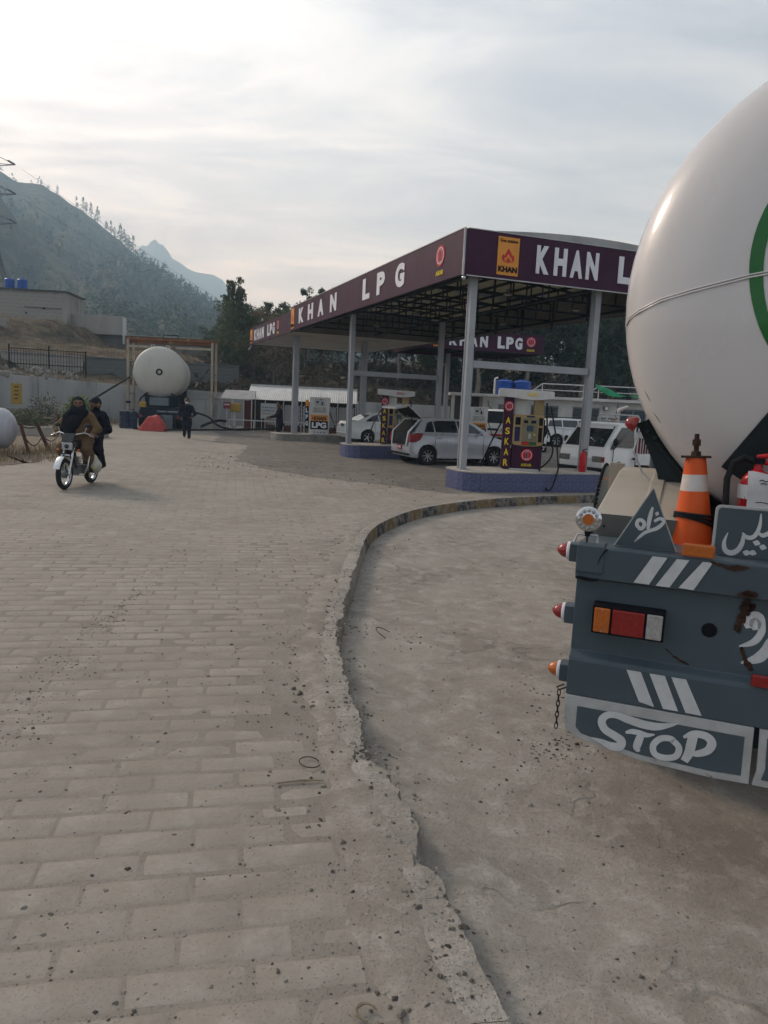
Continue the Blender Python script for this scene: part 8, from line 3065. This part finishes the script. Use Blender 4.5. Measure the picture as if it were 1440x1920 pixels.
def bike_wheel(x, name):
    Mw = Matrix.Translation((x, 0, WR)) @ Matrix.Rotation(R(90), 4, 'X')
    w = MB().lathe([(.215, -.028), (.235, -.042), (.27, -.045), (.29, -.025), (.295, 0), (.29, .025), (.27, .045), (.235, .042), (.215, .028)], 36, Mw).build(name, m_rubber, bk, smooth=50)
    MB().lathe([(.236, -.034), (.222, -.036), (.210, -.02), (.210, .02), (.222, .036), (.236, .034)], 36, Mw).build('rim', m_chrome, w, smooth=50)
    MB().lathe([(0, -.07), (.035, -.07), (.05, -.045), (.075, -.04), (.075, .04), (.05, .045), (.035, .07), (0, .07)], 18, Mw).build('hub', m_eng, w, smooth=40)
    sp_ = MB()
    for k in range(18):
        a = 2 * math.pi * k / 18
        b = a + (.28 if k % 2 else -.28)
        sy = .03 if k % 2 else -.03
        sp_.bar((x + .07 * math.cos(a), sy, WR + .07 * math.sin(a)), (x + .212 * math.cos(b), sy * .3, WR + .212 * math.sin(b)), .004)
    o = sp_.build('spokes', m_chrome, w)
    o['kind'] = 'stuff'
    return w


bike_wheel(0, 'rear_wheel')
bike_wheel(WB, 'front_wheel')
hx_ = Vector((.93, 0, .90))
for sg in (-1, 1):
    MB().tube([(WB, sg * .085, WR), (WB - .10, sg * .085, WR + .23), (.98, sg * .085, .78)], [.026, .026, .022], 10).build('fork_leg', m_chrome, bk, smooth=60)
    MB().tube([(0, sg * .11, WR + .03), (.08, sg * .115, .50), (.14, sg * .115, .66)], [.03, .036, .03], 10).build('rear_shock', m_chrome, bk, smooth=60)
    MB().tube([(0, sg * .09, WR), (.42, sg * .10, .33)], .022, 8).build('swing_arm', m_bkb, bk)
MB().tube([(.93, 0, .93), (.84, 0, .58), (.62, 0, .24), (.42, 0, .30), (.25, 0, .62), (.60, 0, .70), (.92, 0, .86)], .022, 8).build('frame', m_bkb, bk, smooth=60)
fd = []
for k in range(11):
    a = R(20 + 118 * k / 10)
    ring = []
    for j in range(7):
        b = R(-80 + 160 * j / 6)
        rr = .345 + .012 * math.cos(b)
        ring.append(Vector((WB + math.cos(a) * rr, math.sin(b) * .06, WR + math.sin(a) * rr)))
    fd.append(ring)
MB().loft(fd, closed=False, cap=False).build('front_mudguard', m_chrome, bk, smooth=60)
fd = []
for k in range(11):
    a = R(50 + 130 * k / 10)
    fd.append([Vector((math.cos(a) * .37, yy, WR + math.sin(a) * .37)) for yy in (-.07, -.035, 0, .035, .07)])
MB().loft(fd, closed=False, cap=False).build('rear_mudguard', m_bkb, bk, smooth=60)
link('fuel_tank', blend_mesh('fuel_tank', [((.84, 0, .80), (.52, 0, .76), .115, .10, 0, (1, .95, 1.1)), ((.80, 0, .84), (.60, 0, .84), .07, .06, 0)], [m_bkb], .02, .03), bk)
link('seat', blend_mesh('seat', [((.48, 0, .77), (-.20, 0, .80), .085, .08, 0, (1, .75, 1.5))], [m_plastic], .02, .02), bk)
eg = MB()
eg.box(.42, .72, -.11, .11, .26, .42)
eg.cyl((.62, -.12, .34), (.62, .14, .34), .09, .09, 16).cyl((.46, -.13, .33), (.46, .13, .33), .075, .075, 16)
eg.build('engine', m_eng, bk, smooth=40)
for k in range(6):
    MB().box(.60 + k * .012, .78 + k * .008, -.085, .085, .42 + k * .032, .432 + k * .032).build('cylinder_fin', m_eng, bk)
MB().tube([(.74, -.06, .46), (.84, -.09, .36), (.74, -.13, .22), (.35, -.15, .22), (-.15, -.16, .30)], [.022, .022, .022, .035, .04], 10).build('exhaust', m_chrome, bk, smooth=60)
for sg in (-1, 1):
    MB().tube([(.93, sg * .03, .99), (.92, sg * .12, 1.04), (.86, sg * .24, 1.07), (.79, sg * .36, 1.02)], .012, 8).build('handlebar', m_chrome, bk, smooth=60)
    MB().cyl((.815, sg * .29, 1.045), (.775, sg * .39, 1.01), .019, .019, 10).build('grip', m_rubber, bk)
    MB().tube([(.83, sg * .30, 1.04), (.87, sg * .36, 1.02), (.85, sg * .42, 1.0)], .006, 5).build('lever', m_chrome, bk)
    MB().tube([(.85, sg * .24, 1.06), (.85, sg * .28, 1.18)], .006, 5).build('mirror_stem', m_chrome, bk)
    MB().sph((.85, sg * .29, 1.21), .018, .055, .04, 12, 8).build('mirror', m_bkb, bk, smooth=180)
    MB().cyl((1.02, sg * .10, .74), (1.02, sg * .17, .74), .008, .008, 6).build('indicator_stem', m_bkb, bk)
    MB().sph((1.03, sg * .195, .74), .035, .032, .026, 10, 7).build('indicator', m_lens_a, bk, smooth=180)
    MB().cyl((.50, sg * .12, .28), (.50, sg * .29, .28), .013, .013, 8).build('foot_peg', m_rubber, bk)
    MB().cyl((.08, sg * .12, .34), (.08, sg * .26, .34), .012, .012, 8).build('foot_peg', m_rubber, bk)
MB().tube([(.78, -.30, .62), (.86, -.30, .42), (.80, -.20, .24), (.70, 0, .22), (.80, .20, .24), (.86, .30, .42), (.78, .30, .62)], .013, 8).build('leg_guard', m_chrome, bk, smooth=60)
hdl = MB().box(1.0, 1.10, -.105, .105, .74, .89).build('headlamp', m_chrome, bk, bevel=.02)
MB().box(1.098, 1.108, -.092, .092, .752, .878).build('lens', m_head, hdl, bevel=.012)
MB().sph((1.105, 0, .815), .014, .045, .045, 14, 8).build('bulb_glass', m_glass, hdl, smooth=180)
MB().add([(1.10, -.11, .90), (1.10, .11, .90), (.98, .12, 1.06), (.98, -.12, 1.06), (.92, -.12, .90), (.92, .12, .90)], [(0, 1, 2, 3), (0, 3, 4), (1, 5, 2), (3, 2, 5, 4), (0, 4, 5, 1)]).build('meter_cowl', m_bkb, bk, bevel=.01)
pln = MB().box(1.145, 1.155, -.10, .10, .615, .685).build('number_plate', m_black, bk)
put_text(TXT['RL 8880'], 'lettering', m_white, pln, (1.157, 0, .65), (R(90), 0, R(90)), .17, .038)
MB().box(-.30, -.27, -.08, .08, .62, .72).build('tail_lamp', m_lens_r, bk, bevel=.01)
MB().bar((.35, .10, .25), (.28, .16, .05), .015).build('side_stand', m_bkb, bk)

# ---- the rider in brown with a black shawl
rd = thing('person', 'rider in brown tunic with a black shawl round head and chest', 'person', BK, BR)
pr = []
sx_ = (1, .80, 1)
pr += [((.40, 0, .90), (.44, 0, 1.12), .185, .20, 1, (1, .86, 1)), ((.44, 0, 1.12), (.50, 0, 1.34), .195, .165, 1, (1, .80, 1)), ((.50, -.15, 1.385), (.50, .15, 1.385), .095, .095, 1)]
for sg in (-1, 1):
    sh_, el, wr_ = Vector((.50, sg * .215, 1.375)), Vector((.60, sg * .40, 1.14)), Vector((.745, sg * .345, 1.065))
    pr += [(tuple(sh_), tuple(el), .082, .072, 1), (tuple(el), tuple(wr_), .070, .046, 1)]
    hip, kn, an = Vector((.42, sg * .12, .88)), Vector((.80, sg * .25, .76)), Vector((.56, sg * .26, .36))
    pr += [(tuple(hip), tuple(kn), .115, .090, 1), (tuple(kn), tuple(an), .092, .062, 1), (tuple(kn + Vector((-.05, 0, .02))), tuple(kn + Vector((-.14, 0, -.20))), .08, .10, 1)]
    pr += [((.53, sg * .265, .33), (.66, sg * .275, .315), .045, .038, 3)]
HC = Vector((.55, -.01, 1.595))
HF = Vector((1, .42, -.03))
pr += [((.51, 0, 1.42), (.54, 0, 1.54), .062, .058, 0)]
pr += head_prims(HC, HF, 0, 2)
body = link('body', blend_mesh('rider_body', pr, [m_skin, m_brown, m_hair, m_shoe], .015, .016, folds=.0065), rd)
eyes(body, HC, HF)
# shawl: hood round the face, over the mouth, across the chest and one shoulder
hf = HF.normalized()
hr_ = hf.cross(Vector((0, 0, 1)))
hu = Vector((0, 0, 1))
sw = [(tuple(HC - hf * .022 + hu * .055), tuple(HC - hf * .025), .112, .114, 0), (tuple(HC + hf * .055 - hr_ * .04 - hu * .062), tuple(HC + hf * .055 + hr_ * .04 - hu * .062), .058, .058, 0)]
for sg in (-1, 1):
    sw.append((tuple(HC + hr_ * sg * .075 - hf * .005 + hu * .03), tuple(HC + hr_ * sg * .07 - hu * .12), .045, .075, 0))
sw += [((.60, -.07, 1.49), (.60, .08, 1.48), .085, .085, 0), ((.54, -.16, 1.43), (.56, .13, 1.43), .085, .075, 0),
      ((.62, .10, 1.40), (.64, -.02, 1.22), .055, .08, 0), ((.64, -.04, 1.30), (.60, -.18, 1.02), .10, .11, 0), ((.56, -.20, 1.36), (.58, -.24, 1.08), .10, .11, 0), ((.50, -.27, 1.34), (.50, -.30, 1.12), .085, .09, 0)]
link('shawl', blend_mesh('shawl', sw, [m_blk], .016, .014), rd)
for sg in (-1, 1):
    hand(rd, (.755, sg * .335, 1.062), (.55, sg * .25, -.28), (.5, sg * .1, .9), 1.35)

# ---- the pillion in black
pp_ = thing('person', 'passenger in black clothes and cap seated behind the brown rider', 'person', BK, BR)
pr = [((-.04, .02, .93), (-.03, .05, 1.15), .18, .19, 1, (1, .88, 1)), ((-.03, .05, 1.15), (.02, .08, 1.36), .19, .155, 1, (1, .82, 1)), ((.02, -.06, 1.395), (.02, .22, 1.395), .09, .09, 1)]
for sg in (-1, 1):
    off = .08
    sh_, el, wr_ = Vector((.02, off + sg * .20, 1.38)), Vector((.10, off + sg * .32, 1.12)), Vector((.30, off * .5 + sg * .24, 1.02))
    pr += [(tuple(sh_), tuple(el), .082, .075, 1), (tuple(el), tuple(wr_), .072, .048, 1)]
    hip, kn, an = Vector((-.02, sg * .13, .92)), Vector((.34, sg * .29, .74)), Vector((.12, sg * .29, .42))
    pr += [(tuple(hip), tuple(kn), .11, .09, 1), (tuple(kn), tuple(an), .09, .065, 1), ((.09, sg * .29, .385), (.22, sg * .30, .37), .045, .038, 3)]
H2 = Vector((.05, .13, 1.60))
F2 = Vector((.75, .9, -.03))
pr += [((.03, .09, 1.42), (.045, .12, 1.54), .06, .056, 0)] + head_prims(H2, F2, 0, 2, True, True)
b2 = link('body', blend_mesh('passenger_body', pr, [m_skin, m_navyc, m_hair, m_shoe], .015, .016, folds=.0065), pp_)
eyes(b2, H2, F2)
link('cap', blend_mesh('cap', [(tuple(H2 + Vector((-.01, -.01, .045))), tuple(H2 + Vector((.01, .012, .06))), .110, .104, 0), (tuple(H2 + Vector((-.05, -.03, .0))), tuple(H2 + Vector((-.05, -.03, -.10))), .085, .085, 0)], [m_blk], .014, .012), pp_)
for sg in (-1, 1):
    hand(pp_, (.30, .04 + sg * .235, 1.015), (.8, -sg * .35, -.2), (.1, sg * .6, .8), .8)
# carrier bag hanging by the engine
bgm = M('bag_film', (0.50, 0.49, 0.42), (0.36, 0.36, 0.30), scale=9, rough=.45, c3=(0.55, 0.48, 0.12), s3=7, t3=(.56, .62))
bg_ = thing('carrier_bag', 'pale plastic bag with yellow print hung on the side of the motorcycle', 'bag', BK, BR)
link('bag', blend_mesh('bag', [((.62, .33, .56), (.60, .36, .42), .07, .105, 0, (1, 1.2, 1)), ((.60, .36, .42), (.58, .35, .38), .11, .10, 0, (1, 1.2, 1)), ((.62, .32, .58), (.62, .30, .66), .04, .02, 0)], [bgm], .014, .012, jitter=.003), bg_)
MB().tube([(.62, .29, .66), (.68, .30, .70), (.70, .28, .63)], .008, 5).build('handle', bgm, bg_)

# ---- people on foot
def standing(label, loc, rz, mats, stride=.0, arms=((.06, 0), (.06, 0)), face=(0, -1, 0), mask=False, bend=0.0, cap=None, coat=.48, h=1.0):
    """faces local -y; mats: skin, coat, trousers, hair, shoe"""
    t = thing('person', label, 'person', loc, rz)
    b = bend
    pv = Vector((0, 0, .93 * h))
    ch = Vector((0, -.30 * b, (1.28 - .06 * b) * h))
    nk = Vector((0, -.40 * b - .01, (1.46 - .12 * b) * h))
    hd_ = nk + Vector((0, -.03 - .06 * b, .15))
    pr = [(tuple(pv), tuple(ch), .165, .17, 1, (.86, 1.12, 1)), (tuple(ch + Vector((-.14, 0, .09))), tuple(ch + Vector((.14, 0, .09))), .085, .085, 1), (tuple(nk - Vector((0, 0, .06))), tuple(hd_), .058, .055, 0)]
    pr += [(tuple(pv), (0, .02, coat * 1.35 * h), .175, .20, 1, (.9, 1.15, 1))]      # long shirt
    for sg, (fwd, out) in zip((-1, 1), arms):
        sh_ = ch + Vector((sg * .20, 0, .08))
        el = sh_ + Vector((sg * (.06 + out), -fwd * .6, -.28))
        wr_ = el + Vector((-sg * out * 1.2, -.10 - fwd, -.20 + fwd * .5))
        pr += [(tuple(sh_), tuple(el), .075, .062, 1), (tuple(el), tuple(wr_), .060, .042, 1)]
        hand(t, wr_, (wr_ - el), (sg, -.3, .2), .6, .18)
        st_ = sg * stride
        kn = Vector((sg * .10, -.06 - st_ * .5, .50 * h))
        an = Vector((sg * .10, .03 - st_ * (1.0 if st_ > 0 else .6), .10 + (abs(st_) * .25 if st_ < 0 else 0)))
        pr += [((sg * .09, 0, .9 * h), tuple(kn), .11, .088, 2), (tuple(kn), tuple(an), .088, .070, 2), (tuple(an + Vector((0, .02, -.05))), tuple(an + Vector((0, -.15, -.065))), .042, .036, 4)]
    f = Vector(face)
    pr += head_prims(hd_, f, 0, 3)
    bdy = link('body', blend_mesh('walker_body', pr, mats, .018, .016, folds=.006), t)
    eyes(bdy, hd_, f)
    if mask:
        link('mask', blend_mesh('mask', [(tuple(hd_ + f * .085 - Vector((.03, 0, .06))), tuple(hd_ + f * .085 - Vector((-.03, 0, .06))), .042, .042, 0)], [m_white], .01, .008), t)
    if cap:
        link('cap', blend_mesh('cap', [(tuple(hd_ + Vector((0, 0, .05))), tuple(hd_ + Vector((0, 0, .075))), .108, .098, 0)], [cap], .014, .01), t)
    return t


standing('man in dark coat and white face mask walking from the distant tank truck', (-8.75, 32.3, .0), R(14), [m_skin, m_navyc, m_blk, m_hair, m_shoe], .20, ((.06, .05), (.16, .09)), mask=True)
standing('man in plum black clothes standing left of the far canopy post', (-5.25, 35.9, .0), R(-70), [m_skin, m_plum, m_blk, m_hair, m_shoe], .05, ((.22, 0), (.22, 0)), cap=m_blk, coat=.50)
standing('bending man in grey with a white cloth between the far post and the LPG dispenser', (-3.95, 37.3, .0), R(60), [m_skin, m_greyc, m_greyc, m_hair, m_shoe], .08, ((.2, 0), (.2, 0)), bend=.8, coat=.50)
# the man with reddish hair behind the pickup
standing('man with orange hair partly hidden behind the pickup cab', (7.6, 25.2, .0), R(150), [m_skin, M('cloth_tan', (.20, .15, .10), rough=.9), m_greyc, M('hair_henna', (.24, .10, .03), rough=.7), m_shoe], .0, ((.1, 0), (.1, 0)), face=(0, -1, 0), h=1.0)
# ================================================================== haze
hb = MB().box(-2300, 2300, -6, 2900, -1.4, 470)
hz = hb.mesh('haze', [])
m = bpy.data.materials.new('haze')
m.use_nodes = True
t = m.node_tree
t.nodes.clear()
pvn = nd(t, 'ShaderNodeVolumePrincipled', i_Density=0.00066, i_Anisotropy=0.2)
pvn.inputs['Color'].default_value = (0.53, 0.78, 1.0, 1)
pvn.inputs['Absorption Color'].default_value = (1, 1, 1, 1)
out = nd(t, 'ShaderNodeOutputMaterial')
lk(t, pvn.outputs[0], out.inputs['Volume'])
hz.materials.append(m)
o = link('haze', hz)
tag(o, 'pale blue smoky haze filling the valley air', 'haze', kind='stuff')
